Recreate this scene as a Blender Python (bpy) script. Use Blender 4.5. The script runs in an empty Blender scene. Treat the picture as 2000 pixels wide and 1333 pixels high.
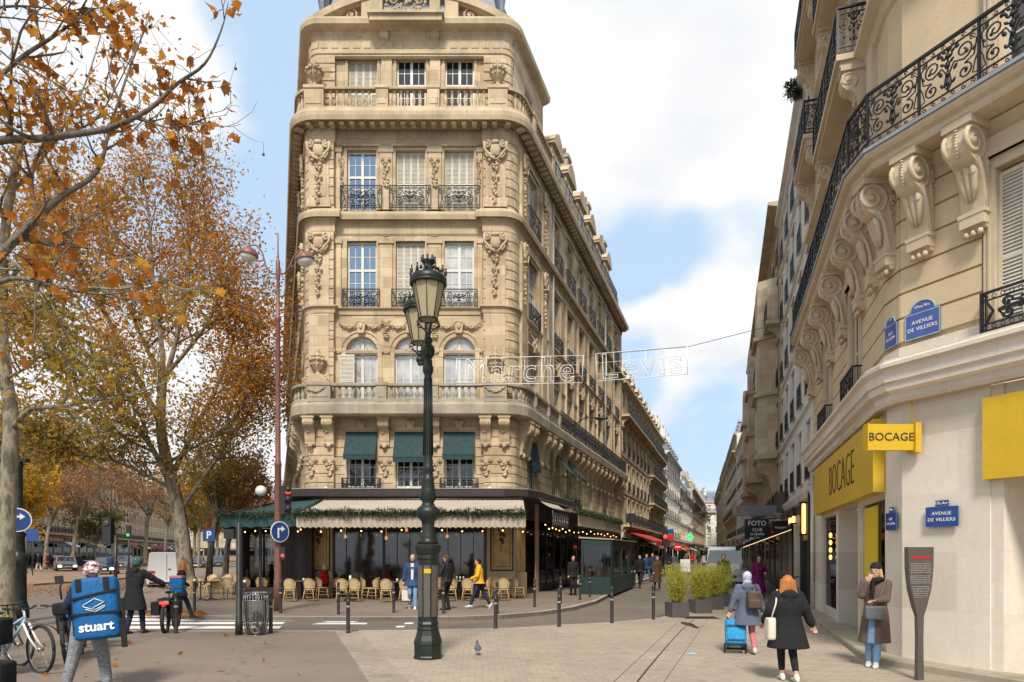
import bpy, bmesh, math, random
import numpy as np
from mathutils import Vector, Matrix, Quaternion
R = math.radians; PI = math.pi; sin = math.sin; cos = math.cos
random.seed(7)
SC = bpy.context.scene
COL = SC.collection

# ---------------------------------------------------------------- camera
HC = 1.9                      # eye height
F = 1333.0                    # focal length measured on the 2000 px wide photograph
cam = bpy.data.cameras.new('camera'); cam.lens = 24.0; cam.sensor_width = 36.0
cam.shift_y = 0.2058; cam.clip_start = 0.1; cam.clip_end = 3000
camo = bpy.data.objects.new('camera', cam); COL.objects.link(camo)
camo.location = (0, 0, HC); camo.rotation_euler = (R(90), 0, 0)
SC.camera = camo

# ---------------------------------------------------------------- sky, sun, exposure
SUN_EL, SUN_AZ = 48.0, 184.0           # azimuth measured clockwise from +Y
def build_world():
    w = bpy.data.worlds.new('World'); SC.world = w; w.use_nodes = True
    nt = w.node_tree; N = nt.nodes; L = nt.links; N.clear()
    out = N.new('ShaderNodeOutputWorld'); bg = N.new('ShaderNodeBackground'); L.new(bg.outputs[0], out.inputs[0])
    bg.inputs[1].default_value = 0.12
    sky = N.new('ShaderNodeTexSky'); sky.sky_type = 'NISHITA'; sky.sun_disc = False
    sky.sun_elevation = R(SUN_EL); sky.sun_rotation = R(SUN_AZ); sky.air_density = 1.0; sky.dust_density = 1.0
    tc = N.new('ShaderNodeTexCoord')
    def math_(op, a, b=None, clamp=False):
        n = N.new('ShaderNodeMath'); n.operation = op; n.use_clamp = clamp
        for i, v in enumerate((a, b)):
            if v is None: continue
            if isinstance(v, (int, float)): n.inputs[i].default_value = v
            else: L.new(v, n.inputs[i])
        return n.outputs[0]
    # clouds on a high layer: direction divided by its height
    sep = N.new('ShaderNodeSeparateXYZ'); L.new(tc.outputs['Generated'], sep.inputs[0])
    h = math_('ADD', math_('MAXIMUM', sep.outputs[2], 0.0), 0.22)
    comb = N.new('ShaderNodeCombineXYZ')
    L.new(math_('DIVIDE', sep.outputs[0], h), comb.inputs[0]); L.new(math_('DIVIDE', sep.outputs[1], h), comb.inputs[1])
    n1 = N.new('ShaderNodeTexNoise'); n1.inputs['Scale'].default_value = 2.2; n1.inputs['Detail'].default_value = 10
    n1.inputs['Roughness'].default_value = 0.58; n1.inputs['Distortion'].default_value = 0.35
    L.new(comb.outputs[0], n1.inputs['Vector'])
    # large cloud banks and clear gaps, by direction (px, py in the photograph give the direction)
    def blob(px, py, rad, amt):
        d = Vector(((px - 1000) / F, 1, (1078 - py) / F)).normalized()
        dp = N.new('ShaderNodeVectorMath'); dp.operation = 'DOT_PRODUCT'; L.new(tc.outputs['Generated'], dp.inputs[0]); dp.inputs[1].default_value = d
        mr = N.new('ShaderNodeMapRange'); mr.interpolation_type = 'SMOOTHSTEP'
        mr.inputs['From Min'].default_value = cos(R(rad)); mr.inputs['From Max'].default_value = 1.0
        mr.inputs['To Min'].default_value = 0; mr.inputs['To Max'].default_value = amt
        L.new(dp.outputs['Value'], mr.inputs['Value']); return mr.outputs[0]
    val = math_('ADD', n1.outputs[0], 0.02)
    for b in ((1330, 60, 20, .50), (1180, 260, 12, .30), (1450, 330, 9, .22), (1330, 600, 8, .26), (1430, 600, 5, .2),
              (1370, 780, 5, .2), (500, 730, 9, .40), (400, 160, 7, .20), (300, 30, 8, .1), (150, 150, 12, .12), (470, 620, 3.5, .15), (200, 900, 14, .25),
              (1210, 455, 7, -.62), (1300, 480, 5, -.3), (1440, 470, 6, -.55), (1400, 700, 4, -.3), (1240, 720, 4, -.35), (1380, 850, 5, -.35), (1230, 540, 3, -.3), (1340, 640, 3, .25), (1440, 640, 3, .2),
              (510, 50, 6, -.42), (480, 400, 9, -.42), (440, 500, 6, -.30), (540, 200, 3, -.15), (250, 420, 8, -.2), (1180, 790, 4, -.2), (1240, 560, 3, .15), (1440, 900, 4, -.12)):
        val = math_('ADD', val, blob(*b))
    mr = N.new('ShaderNodeMapRange'); mr.interpolation_type = 'SMOOTHSTEP'
    mr.inputs['From Min'].default_value = 0.30; mr.inputs['From Max'].default_value = 0.72
    L.new(val, mr.inputs['Value'])
    # cloud brightness varies softly
    n2 = N.new('ShaderNodeTexNoise'); n2.inputs['Scale'].default_value = 2.6; n2.inputs['Detail'].default_value = 6
    L.new(comb.outputs[0], n2.inputs['Vector'])
    cr = N.new('ShaderNodeValToRGB'); L.new(n2.outputs[0], cr.inputs[0])
    cr.color_ramp.elements[0].position = .3; cr.color_ramp.elements[0].color = (5.1, 5.25, 5.5, 1)
    cr.color_ramp.elements[1].position = .62; cr.color_ramp.elements[1].color = (6.5, 6.5, 6.45, 1)
    # clear air: the physical sky thinned by high haze
    m0 = N.new('ShaderNodeMix'); m0.data_type = 'RGBA'; m0.inputs[0].default_value = 0.88
    L.new(sky.outputs[0], m0.inputs[6]); m0.inputs[7].default_value = (3.6, 4.8, 6.2, 1)
    m1 = N.new('ShaderNodeMix'); m1.data_type = 'RGBA'
    L.new(mr.outputs[0], m1.inputs[0]); L.new(m0.outputs[2], m1.inputs[6]); L.new(cr.outputs[0], m1.inputs[7])
    L.new(m1.outputs[2], bg.inputs[0])
build_world()
sl = bpy.data.lights.new('sun', 'SUN'); sl.energy = 3.3; sl.angle = R(12); sl.color = (1.0, .93, .82)
so = bpy.data.objects.new('sun', sl); COL.objects.link(so)
_a = R(SUN_AZ); _e = R(SUN_EL)
sdir = Vector((sin(_a) * cos(_e), cos(_a) * cos(_e), sin(_e)))
so.rotation_euler = (-sdir).to_track_quat('-Z', 'Y').to_euler(); so.location = (0, 0, 60)
SC.view_settings.view_transform = 'Standard'; SC.view_settings.look = 'None'
SC.view_settings.exposure = 0.46; SC.view_settings.gamma = 1.0; SC.view_settings.use_curve_mapping = False
SC.render.engine = 'CYCLES'
try:
    SC.cycles.use_denoising = True; SC.cycles.max_bounces = 8; SC.cycles.diffuse_bounces = 5; SC.cycles.transparent_max_bounces = 12
    SC.cycles.use_adaptive_sampling = True; SC.cycles.caustics_reflective = False; SC.cycles.caustics_refractive = False
except Exception: pass

# ---------------------------------------------------------------- materials
def newmat(name):
    m = bpy.data.materials.new(name); m.use_nodes = True
    nt = m.node_tree; b = nt.nodes['Principled BSDF']
    return m, nt, nt.nodes, nt.links, b
def nse(N, L, vec, scale, detail=4, rough=.55):
    n = N.new('ShaderNodeTexNoise'); n.inputs['Scale'].default_value = scale; n.inputs['Detail'].default_value = detail
    n.inputs['Roughness'].default_value = rough
    if vec is not None: L.new(vec, n.inputs['Vector'])
    return n.outputs[0]
def ramp(N, L, fac, stops):
    r = N.new('ShaderNodeValToRGB'); L.new(fac, r.inputs[0]); e = r.color_ramp.elements
    while len(e) < len(stops): e.new(0.5)
    for i, (p, c) in enumerate(stops):
        e[i].position = p; e[i].color = (c[0], c[1], c[2], 1)
    return r.outputs[0]
def mixc(N, L, fac, a, b, blend='MIX'):
    m = N.new('ShaderNodeMix'); m.data_type = 'RGBA'; m.blend_type = blend
    for i, v in ((0, fac), (6, a), (7, b)):
        if isinstance(v, (int, float)): m.inputs[i].default_value = v
        elif isinstance(v, (tuple, list)): m.inputs[i].default_value = (v[0], v[1], v[2], 1)
        else: L.new(v, m.inputs[i])
    return m.outputs[2]
def mapv(N, L, vec, scale=(1, 1, 1)):
    mp = N.new('ShaderNodeMapping'); mp.inputs['Scale'].default_value = scale; L.new(vec, mp.inputs['Vector']); return mp.outputs[0]
def pos(N): return N.new('ShaderNodeNewGeometry').outputs['Position']
def bump(N, L, b, h, strength=.3, dist=.02):
    bp = N.new('ShaderNodeBump'); bp.inputs['Strength'].default_value = strength; bp.inputs['Distance'].default_value = dist
    L.new(h, bp.inputs['Height']); L.new(bp.outputs[0], b.inputs['Normal'])
MAT = {}
def plain(name, col, rough=.6, metal=0, var=.18, scale=6, spec=.5, bumps=0, emit=0, coat=0, local=True):
    m, nt, N, L, b = newmat(name)
    tc = N.new('ShaderNodeTexCoord'); v = tc.outputs['Object'] if local else pos(N)
    f = nse(N, L, v, scale)
    c = ramp(N, L, f, [(.3, [x * (1 - var) for x in col]), (.7, [min(1, x * (1 + var)) for x in col])])
    L.new(c, b.inputs['Base Color']); b.inputs['Roughness'].default_value = rough; b.inputs['Metallic'].default_value = metal
    b.inputs['Specular IOR Level'].default_value = spec
    if coat: b.inputs['Coat Weight'].default_value = coat
    if bumps: bump(N, L, b, nse(N, L, v, scale * 5, 5), bumps, .01)
    if emit: L.new(c, b.inputs['Emission Color']); b.inputs['Emission Strength'].default_value = emit
    MAT[name] = m; return m
def stone(name, col, dark, joint=None, joints=(.9, .42), jamt=.35, streak=.5, rough=.85, plaster=False):
    m, nt, N, L, b = newmat(name)
    g = N.new('ShaderNodeNewGeometry'); P = g.outputs['Position']
    base = ramp(N, L, nse(N, L, P, .9, 6, .6), [(.3, dark), (.62, col), (.9, [min(1, x * 1.12) for x in col])])
    fine = nse(N, L, P, 9, 6, .65)
    c = mixc(N, L, ramp(N, L, fine, [(.3, (.0, 0, 0)), (.75, (.35, .35, .35))]), base, [x * .72 for x in col])
    # rain streaks running down the face
    sv = mapv(N, L, P, (3.2, 3.2, .22))
    st = ramp(N, L, nse(N, L, sv, 1.6, 5, .6), [(.52, (0, 0, 0)), (.78, (streak, streak, streak))])
    c = mixc(N, L, st, c, [x * .48 for x in col])
    if joint:
        cr = N.new('ShaderNodeVectorMath'); cr.operation = 'CROSS_PRODUCT'; L.new(g.outputs['True Normal'], cr.inputs[0]); cr.inputs[1].default_value = (0, 0, 1)
        dt = N.new('ShaderNodeVectorMath'); dt.operation = 'DOT_PRODUCT'; L.new(cr.outputs[0], dt.inputs[0]); L.new(P, dt.inputs[1])
        sp = N.new('ShaderNodeSeparateXYZ'); L.new(P, sp.inputs[0])
        cb = N.new('ShaderNodeCombineXYZ'); L.new(dt.outputs['Value'], cb.inputs[0]); L.new(sp.outputs[2], cb.inputs[1])
        br = N.new('ShaderNodeTexBrick'); L.new(cb.outputs[0], br.inputs['Vector'])
        br.inputs['Scale'].default_value = 1; br.inputs['Brick Width'].default_value = joints[0]; br.inputs['Row Height'].default_value = joints[1]
        br.inputs['Mortar Size'].default_value = .008; br.inputs['Mortar Smooth'].default_value = .3
        br.inputs['Color1'].default_value = (1, 1, 1, 1); br.inputs['Color2'].default_value = (.70, .67, .63, 1); br.inputs['Mortar'].default_value = (1 - jamt, 1 - jamt, 1 - jamt, 1)
        c = mixc(N, L, 1.0, c, br.outputs['Color'], 'MULTIPLY')
    L.new(c, b.inputs['Base Color']); b.inputs['Roughness'].default_value = rough; b.inputs['Specular IOR Level'].default_value = .25
    bump(N, L, b, nse(N, L, P, 22, 5, .7), .25, .02)
    MAT[name] = m; return m
stone('stone_main', (.68, .54, .365), (.48, .37, .24), joint=True, streak=.6, jamt=.45)
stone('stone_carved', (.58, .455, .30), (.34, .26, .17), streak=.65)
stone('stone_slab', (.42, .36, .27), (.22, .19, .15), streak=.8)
stone('stone_right', (.66, .515, .335), (.55, .425, .27), streak=.15)
stone('stone_right_carved', (.64, .525, .375), (.50, .40, .27), streak=.3)
stone('plaster_cream', (.82, .74, .63), (.73, .66, .555), streak=.16, joint=True, joints=(2.3, .95), jamt=.1)
stone('yellow_paint', (.66, .43, .03), (.58, .37, .028), streak=.14, rough=.45)
stone('plaster_white', (.76, .72, .65), (.62, .58, .52), streak=.3)
stone('stone_far', (.72, .60, .44), (.56, .45, .32), joint=True, streak=.4)
stone('stone_far_grey', (.56, .47, .36), (.42, .35, .26), joint=True, streak=.4)
plain('slate', (.13, .16, .20), .5, 0, .25, 3, local=False)
plain('zinc', (.30, .33, .36), .45, .3, .15, 2, local=False)
plain('iron_black', (.015, .016, .020), .45, .3, .3, 8)
plain('iron_green', (.022, .028, .026), .42, .4, .35, 7, bumps=.15)
plain('frame_white', (.62, .60, .54), .5, 0, .06, 4)
plain('frame_grey', (.30, .29, .26), .5)
plain('shutter_grey', (.60, .56, .47), .6, 0, .08, 5)
plain('ochre_panel', (.50, .32, .11), .6, 0, .2, 3, local=False); plain('cream_fabric', (.42, .36, .28), .9, 0, .06, 3, local=False); plain('garland_green', (.03, .055, .022), .8, 0, .5, 12, local=False); plain('table_top', (.12, .08, .06), .35); plain('white_glass', (.75, .73, .68), .3); plain('planter_grey', (.085, .08, .078), .6, 0, .1, 3); plain('terrace_green', (.012, .035, .03), .5); plain('red_fabric', (.42, .03, .03), .8); plain('paper', (.7, .68, .62), .7)
plain('dark_wood', (.035, .026, .022), .4, 0, .3, 5)
plain('blind_green', (.012, .040, .045), .8, 0, .25, 5)
plain('awning_green', (.020, .060, .058), .8, 0, .2, 3, local=False)
plain('curtain', (.55, .53, .48), .8, 0, .12, 3)
plain('terracotta', (.45, .20, .11), .8)
plain('black_paint', (.02, .02, .02), .5)
plain('dark_metal', (.045, .04, .038), .45, .3, .25, 8)
plain('brown_metal', (.20, .085, .065), .5, .1, .2, 6)
plain('steel', (.38, .37, .35), .35, .8, .15, 6)
plain('rubber', (.02, .02, .02), .8)
plain('white_paint', (.75, .75, .73), .35, 0, .04, 3, coat=.3)
plain('panel_brown', (.10, .085, .075), .5, .1, .15, 5); plain('sign_blue', (.018, .06, .23), .4, 0, .05)
plain('sign_blue_pale', (.06, .09, .33), .4, 0, .1)
plain('sign_red', (.55, .02, .02), .4, 0, .05)
plain('sign_white', (.78, .78, .76), .5, 0, .03)
plain('skin', (.50, .28, .19), .55, 0, .08, 12)
plain('rattan', (.50, .32, .13), .55, 0, .25, 30)
plain('leather_brown', (.075, .045, .03), .6, 0, .3, 9)
plain('plastic_black', (.018, .018, .02), .5)
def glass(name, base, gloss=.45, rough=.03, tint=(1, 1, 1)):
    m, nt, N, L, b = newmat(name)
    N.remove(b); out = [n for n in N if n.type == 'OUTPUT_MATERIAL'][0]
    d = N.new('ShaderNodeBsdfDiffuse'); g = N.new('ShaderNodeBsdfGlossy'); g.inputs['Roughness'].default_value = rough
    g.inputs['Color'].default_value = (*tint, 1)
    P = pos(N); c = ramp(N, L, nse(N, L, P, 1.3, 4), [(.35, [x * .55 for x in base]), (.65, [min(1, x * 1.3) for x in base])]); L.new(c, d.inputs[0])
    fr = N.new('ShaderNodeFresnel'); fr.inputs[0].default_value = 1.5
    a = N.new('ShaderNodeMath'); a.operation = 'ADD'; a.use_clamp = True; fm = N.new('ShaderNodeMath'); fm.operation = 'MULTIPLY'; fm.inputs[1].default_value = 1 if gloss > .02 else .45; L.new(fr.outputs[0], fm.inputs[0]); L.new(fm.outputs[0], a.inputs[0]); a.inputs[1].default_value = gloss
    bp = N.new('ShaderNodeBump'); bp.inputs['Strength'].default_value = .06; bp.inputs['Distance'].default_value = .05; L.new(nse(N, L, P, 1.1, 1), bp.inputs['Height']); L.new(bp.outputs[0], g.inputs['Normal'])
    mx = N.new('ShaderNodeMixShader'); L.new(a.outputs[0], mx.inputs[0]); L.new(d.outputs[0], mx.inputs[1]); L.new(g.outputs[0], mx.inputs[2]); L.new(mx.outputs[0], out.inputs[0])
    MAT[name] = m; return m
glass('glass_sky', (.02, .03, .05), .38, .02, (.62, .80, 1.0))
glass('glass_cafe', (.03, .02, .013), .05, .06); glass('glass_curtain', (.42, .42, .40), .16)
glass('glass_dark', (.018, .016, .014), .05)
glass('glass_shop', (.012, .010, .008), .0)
def clearglass(name, tint, alpha):
    m, nt, N, L, b = newmat(name); N.remove(b); out = [n for n in N if n.type == 'OUTPUT_MATERIAL'][0]
    t = N.new('ShaderNodeBsdfTransparent'); t.inputs[0].default_value = (*tint, 1); g = N.new('ShaderNodeBsdfGlossy'); g.inputs['Roughness'].default_value = .04
    lw = N.new('ShaderNodeFresnel'); lw.inputs[0].default_value = 1.45; a = N.new('ShaderNodeMath'); a.operation = 'ADD'; L.new(lw.outputs[0], a.inputs[0]); a.inputs[1].default_value = alpha
    mx = N.new('ShaderNodeMixShader'); L.new(a.outputs[0], mx.inputs[0]); L.new(t.outputs[0], mx.inputs[1]); L.new(g.outputs[0], mx.inputs[2]); L.new(mx.outputs[0], out.inputs[0]); MAT[name] = m
clearglass('clear_glass', (.8, .82, .82), .06); clearglass('tinted_glass', (.16, .16, .15), .06)
def frosted(name, col, a):
    m, nt, N, L, b = newmat(name); N.remove(b); out = [n for n in N if n.type == 'OUTPUT_MATERIAL'][0]
    t = N.new('ShaderNodeBsdfTranslucent'); t.inputs[0].default_value = (*col, 1); g = N.new('ShaderNodeBsdfPrincipled'); g.inputs['Base Color'].default_value = (*col, 1); g.inputs['Roughness'].default_value = .25
    mx = N.new('ShaderNodeMixShader'); mx.inputs[0].default_value = a; L.new(t.outputs[0], mx.inputs[1]); L.new(g.outputs[0], mx.inputs[2]); L.new(mx.outputs[0], out.inputs[0]); MAT[name] = m
frosted('lantern_glass', (.62, .54, .34), .6)
glass('glass_car', (.015, .022, .03), .12)
def emis(name, col, s):
    m, nt, N, L, b = newmat(name); b.inputs['Base Color'].default_value = (*col, 1)
    b.inputs['Emission Color'].default_value = (*col, 1); b.inputs['Emission Strength'].default_value = s; MAT[name] = m
plain('lamp_none', (.05, .05, .05)); emis('bulb_warm', (1, .50, .16), 4); emis('lamp_red', (1, .03, .02), 3); emis('lamp_green', (.01, .75, .12), 1.3)
emis('strip_warm', (1, .65, .38), 1.2); emis('lamp_amber', (1, .50, .13), 2.2); emis('headlight_lit', (1, .9, .75), 6)

# ---------------------------------------------------------------- mesh builder
class MB:
    def __init__(s, T=None): s.v = []; s.f = []; s.T = T; s.sm = []
    def add(s, vs, fs, smooth=False):
        o = len(s.v)
        if s.T is not None: vs = [s.T @ Vector(p) for p in vs]
        s.v.extend([tuple(p) for p in vs]); s.f.extend([tuple(o + i for i in f) for f in fs]); s.sm.extend([smooth] * len(fs)); return s
    def box(s, x0, x1, y0, y1, z0, z1):
        if x1 < x0: x0, x1 = x1, x0
        if y1 < y0: y0, y1 = y1, y0
        if z1 < z0: z0, z1 = z1, z0
        return s.add([(x0,y0,z0),(x1,y0,z0),(x1,y1,z0),(x0,y1,z0),(x0,y0,z1),(x1,y0,z1),(x1,y1,z1),(x0,y1,z1)],
                     [(0,3,2,1),(4,5,6,7),(0,1,5,4),(1,2,6,5),(2,3,7,6),(3,0,4,7)])
    def hexa(s, b, t):        # bottom 4 pts, top 4 pts
        return s.add(list(b) + list(t), [(0,3,2,1),(4,5,6,7),(0,1,5,4),(1,2,6,5),(2,3,7,6),(3,0,4,7)])
    def poly(s, pts): return s.add(pts, [tuple(range(len(pts)))])
    def prism(s, pts, z0, z1):   # pts ccw in xy
        n = len(pts)
        return s.add([(x, y, z0) for x, y in pts] + [(x, y, z1) for x, y in pts],
                     [tuple(range(n))[::-1], tuple(range(n, 2 * n))] + [(i, (i + 1) % n, n + (i + 1) % n, n + i) for i in range(n)])
    def prismy(s, pts, y0, y1):  # outline in xz, extruded in y
        n = len(pts)
        return s.add([(x, y0, z) for x, z in pts] + [(x, y1, z) for x, z in pts],
                     [tuple(range(n)), tuple(range(n, 2 * n))[::-1]] + [(i, n + i, n + (i + 1) % n, (i + 1) % n) for i in range(n)])
    def prismx(s, pts, x0, x1):  # outline in yz, extruded in x
        n = len(pts)
        return s.add([(x0, y, z) for y, z in pts] + [(x1, y, z) for y, z in pts],
                     [tuple(range(n))[::-1], tuple(range(n, 2 * n))] + [(i, (i + 1) % n, n + (i + 1) % n, n + i) for i in range(n)])
    def lathe(s, prof, c=(0, 0, 0), n=12, smooth=True, sx=1, sy=1):   # prof: (r,z)
        vs = []; fs = []
        for r, z in prof:
            for k in range(n):
                a = 2 * PI * k / n; vs.append((c[0] + r * cos(a) * sx, c[1] + r * sin(a) * sy, c[2] + z))
        for i in range(len(prof) - 1):
            for k in range(n):
                k2 = (k + 1) % n; fs.append((i * n + k, i * n + k2, (i + 1) * n + k2, (i + 1) * n + k))
        fs.append(tuple(range(n))[::-1]); fs.append(tuple((len(prof) - 1) * n + k for k in range(n)))
        return s.add(vs, fs, smooth)
    def ell(s, c, r, n=8, m=6, smooth=True, rot=None):
        if isinstance(r, (int, float)): r = (r, r, r)
        vs = []; fs = []
        for i in range(1, m):
            t = PI * i / m
            for k in range(n):
                a = 2 * PI * k / n; vs.append(Vector((r[0] * sin(t) * cos(a), r[1] * sin(t) * sin(a), r[2] * cos(t))))
        vs += [Vector((0, 0, r[2])), Vector((0, 0, -r[2]))]
        if rot is not None: vs = [rot @ p for p in vs]
        vs = [p + Vector(c) for p in vs]
        for i in range(m - 2):
            for k in range(n): k2 = (k + 1) % n; fs.append((i * n + k, (i + 1) * n + k, (i + 1) * n + k2, i * n + k2))
        T = (m - 1) * n
        for k in range(n): k2 = (k + 1) % n; fs.append((T, k, k2)); fs.append((T + 1, (m - 2) * n + k2, (m - 2) * n + k))
        return s.add(vs, fs, smooth)
    def tube(s, pts, r, n=6, smooth=True, cap=True, flat=None):
        pts = [Vector(p) for p in pts]
        if isinstance(r, (int, float)): r = [r] * len(pts)
        vs = []; fs = []; up = None
        for i, p in enumerate(pts):
            d = (pts[min(i + 1, len(pts) - 1)] - pts[max(i - 1, 0)])
            if d.length < 1e-9: d = Vector((0, 0, 1))
            d.normalize()
            if up is None:
                up = Vector((0, 0, 1)) if abs(d.z) < .9 else Vector((0, 1, 0))
            a = d.cross(up)
            if a.length < 1e-6: a = d.cross(Vector((1, 0, 0)))
            a.normalize(); b = a.cross(d).normalized(); up = b
            for k in range(n):
                t = 2 * PI * (k + .5) / n; vs.append(p + a * (r[i] * cos(t)) + b * (r[i] * sin(t) * (flat or 1)))
        for i in range(len(pts) - 1):
            for k in range(n): k2 = (k + 1) % n; fs.append((i * n + k, i * n + k2, (i + 1) * n + k2, (i + 1) * n + k))
        if cap: fs.append(tuple(range(n))[::-1]); fs.append(tuple((len(pts) - 1) * n + k for k in range(n)))
        return s.add(vs, fs, smooth)
    def mesh(s, name, mat, loc=None):
        me = bpy.data.meshes.new(name)
        vs = s.v if loc is None else [(a - loc[0], b - loc[1], c - loc[2]) for a, b, c in s.v]
        me.from_pydata(vs, [], s.f)
        if any(s.sm): me.polygons.foreach_set('use_smooth', s.sm)
        if mat is not None: me.materials.append(MAT[mat] if isinstance(mat, str) else mat)
        return me
    def build(s, name, mat, parent=None, world=True):
        loc = None
        if parent is not None and world: loc = wloc(parent)
        o = bpy.data.objects.new(name, s.mesh(name, mat, loc)); COL.objects.link(o)
        if parent is not None: o.parent = parent
        return o
def wloc(p):
    l = Vector(p.location)
    while p.parent: p = p.parent; l = l + Vector(p.location)
    return l
def tag(o, label=None, cat=None, group=None, kind=None):
    if label: o['label'] = label
    if cat: o['category'] = cat
    if group: o['group'] = group
    if kind: o['kind'] = kind
    return o
def empty(name, loc=(0, 0, 0), rz=0, label=None, cat=None, group=None):
    o = bpy.data.objects.new(name, None); COL.objects.link(o); o.location = loc; o.rotation_euler = (0, 0, rz); o.empty_display_size = .1
    return tag(o, label, cat, group)
def copy_tree(o, parent=None):
    c = o.copy(); COL.objects.link(c)
    if parent is not None: c.parent = parent
    for ch in list(o.children): copy_tree(ch, c)
    return c
def inst(name, me, parent, loc, rz=0, sc=None):      # a part that shares mesh data; loc in the parent's space
    o = bpy.data.objects.new(name, me); COL.objects.link(o); o.parent = parent; o.location = loc; o.rotation_euler = (0, 0, rz)
    if sc is not None: o.scale = sc
    return o
def gp(px, py, z=0):          # photo pixel to ground point
    D = (HC - z) * F / (py - 1078); return Vector(((px - 1000) / F * D, D, z))
def at(px, py, D): return Vector(((px - 1000) / F * D, D, HC + (1078 - py) * D / F))
class Fr:                      # a facade frame: x along the wall to the right as seen from outside, y into the wall, z up
    def __init__(s, o, d):
        s.o = Vector((o[0], o[1], 0)); s.d = Vector((d[0], d[1], 0)).normalized(); s.a = math.atan2(s.d.y, s.d.x)
        s.T = Matrix.Translation(s.o) @ Matrix.Rotation(s.a, 4, 'Z')
    def p(s, x, y=0, z=0): return s.T @ Vector((x, y, z))
def wallgrid(mb, x0, x1, z0, z1, ops, y=0, depth=.3):     # wall with rectangular openings and reveals
    xs = sorted(set([x0, x1] + [v for o in ops for v in o[:2] if x0 < v < x1])); zs = sorted(set([z0, z1] + [v for o in ops for v in o[2:4] if z0 < v < z1]))
    for i in range(len(xs) - 1):
        for j in range(len(zs) - 1):
            cx = (xs[i] + xs[i + 1]) / 2; cz = (zs[j] + zs[j + 1]) / 2
            if any(o[0] < cx < o[1] and o[2] < cz < o[3] for o in ops): continue
            mb.add([(xs[i], y, zs[j]), (xs[i + 1], y, zs[j]), (xs[i + 1], y, zs[j + 1]), (xs[i], y, zs[j + 1])], [(0, 1, 2, 3)])
    for o in ops:
        a, b, c, d = o[:4]; Y = y + depth
        mb.add([(a, y, c), (a, Y, c), (a, Y, d), (a, y, d)], [(0, 1, 2, 3)]); mb.add([(b, y, c), (b, y, d), (b, Y, d), (b, Y, c)], [(0, 1, 2, 3)])
        mb.add([(a, y, d), (a, Y, d), (b, Y, d), (b, y, d)], [(0, 1, 2, 3)]); mb.add([(a, y, c), (b, y, c), (b, Y, c), (a, Y, c)], [(0, 1, 2, 3)])
        mb.add([(a, Y, c), (b, Y, c), (b, Y, d), (a, Y, d)], [(0, 1, 2, 3)])
def offs(path, o):            # offset a plan polyline to its right
    n = len(path); res = []
    for i in range(n):
        p = Vector(path[i]); ns = []
        for a, b in ((i - 1, i), (i, i + 1)):
            if a < 0 or b >= n: continue
            t = Vector(path[b]) - Vector(path[a])
            if t.length < 1e-6: continue
            t.normalize(); ns.append(Vector((t.y, -t.x)))
        if len(ns) == 2:
            k = 1 + ns[0].dot(ns[1]); k = max(k, .35); m = (ns[0] + ns[1]) / k
        else: m = ns[0]
        res.append(p + m * o)
    return res
def mould(mb, path, prof):    # prof: list of (out, z), swept along the path; ends are capped
    rows = [offs(path, o) for o, z in prof]; n = len(path); k = len(prof)
    vs = [(rows[j][i].x, rows[j][i].y, prof[j][1]) for i in range(n) for j in range(k)]
    fs = [(i * k + j, (i + 1) * k + j, (i + 1) * k + j + 1, i * k + j + 1) for i in range(n - 1) for j in range(k - 1)]
    fs += [tuple(range(k))[::-1], tuple((n - 1) * k + j for j in range(k))]
    mb.add(vs, fs)
def along(path, spacing, start=0, end=None, even=True):
    pts = [Vector(p) for p in path]; L = [0]
    for i in range(1, len(pts)): L.append(L[-1] + (pts[i] - pts[i - 1]).length)
    end = L[-1] if end is None else end
    n = max(1, int(round((end - start) / spacing))) if even else int((end - start) / spacing)
    step = (end - start) / n if even else spacing; out = []
    for k in range(n):
        s = start + (k + .5) * step; i = 1
        while i < len(L) - 1 and L[i] < s: i += 1
        t = (s - L[i - 1]) / max(1e-9, L[i] - L[i - 1]); p = pts[i - 1].lerp(pts[i], t); d = (pts[i] - pts[i - 1]).normalized()
        out.append((p, d))
    return out
def dentils(mb, path, z0, z1, o0, o1, w, sp):
    for p, d in along(path, sp):
        n = Vector((d.y, -d.x)); a = p + n * o0; b = p + n * o1; h = d * (w / 2)
        q = [a - h, a + h, b + h, b - h]
        mb.hexa([(v.x, v.y, z0) for v in q], [(v.x, v.y, z1) for v in q])
def arc(cx, cy, r, a0, a1, n=6):
    return [(cx + r * cos(a0 + (a1 - a0) * i / n), cy + r * sin(a0 + (a1 - a0) * i / n)) for i in range(n + 1)]
def textmesh(txt, size, depth=.01, bold=0, align='CENTER', sx=1.0, spacing=1.0, line=1.0):
    c = bpy.data.curves.new('lettering', 'FONT'); c.body = txt; c.size = size; c.extrude = depth; c.offset = bold; c.align_x = align; c.align_y = 'CENTER'
    c.space_character = spacing; c.space_line = line; c.resolution_u = 3
    o = bpy.data.objects.new('lettering', c); COL.objects.link(o)
    dg = bpy.context.evaluated_depsgraph_get(); dg.update()
    me = bpy.data.meshes.new_from_object(o.evaluated_get(dg)); bpy.data.objects.remove(o); bpy.data.curves.remove(c)
    for v in me.vertices: v.co = (v.co.x * sx, -v.co.z, v.co.y)     # stand it up, facing -y
    return me
def lettering(txt, size, mat, parent, T, **k):
    me = textmesh(txt, size, **k); me.transform(T); me.materials.clear(); me.materials.append(MAT[mat] if isinstance(mat, str) else mat)
    l = wloc(parent); me.transform(Matrix.Translation(-l))
    o = bpy.data.objects.new('lettering', me); COL.objects.link(o); o.parent = parent; return o
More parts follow.
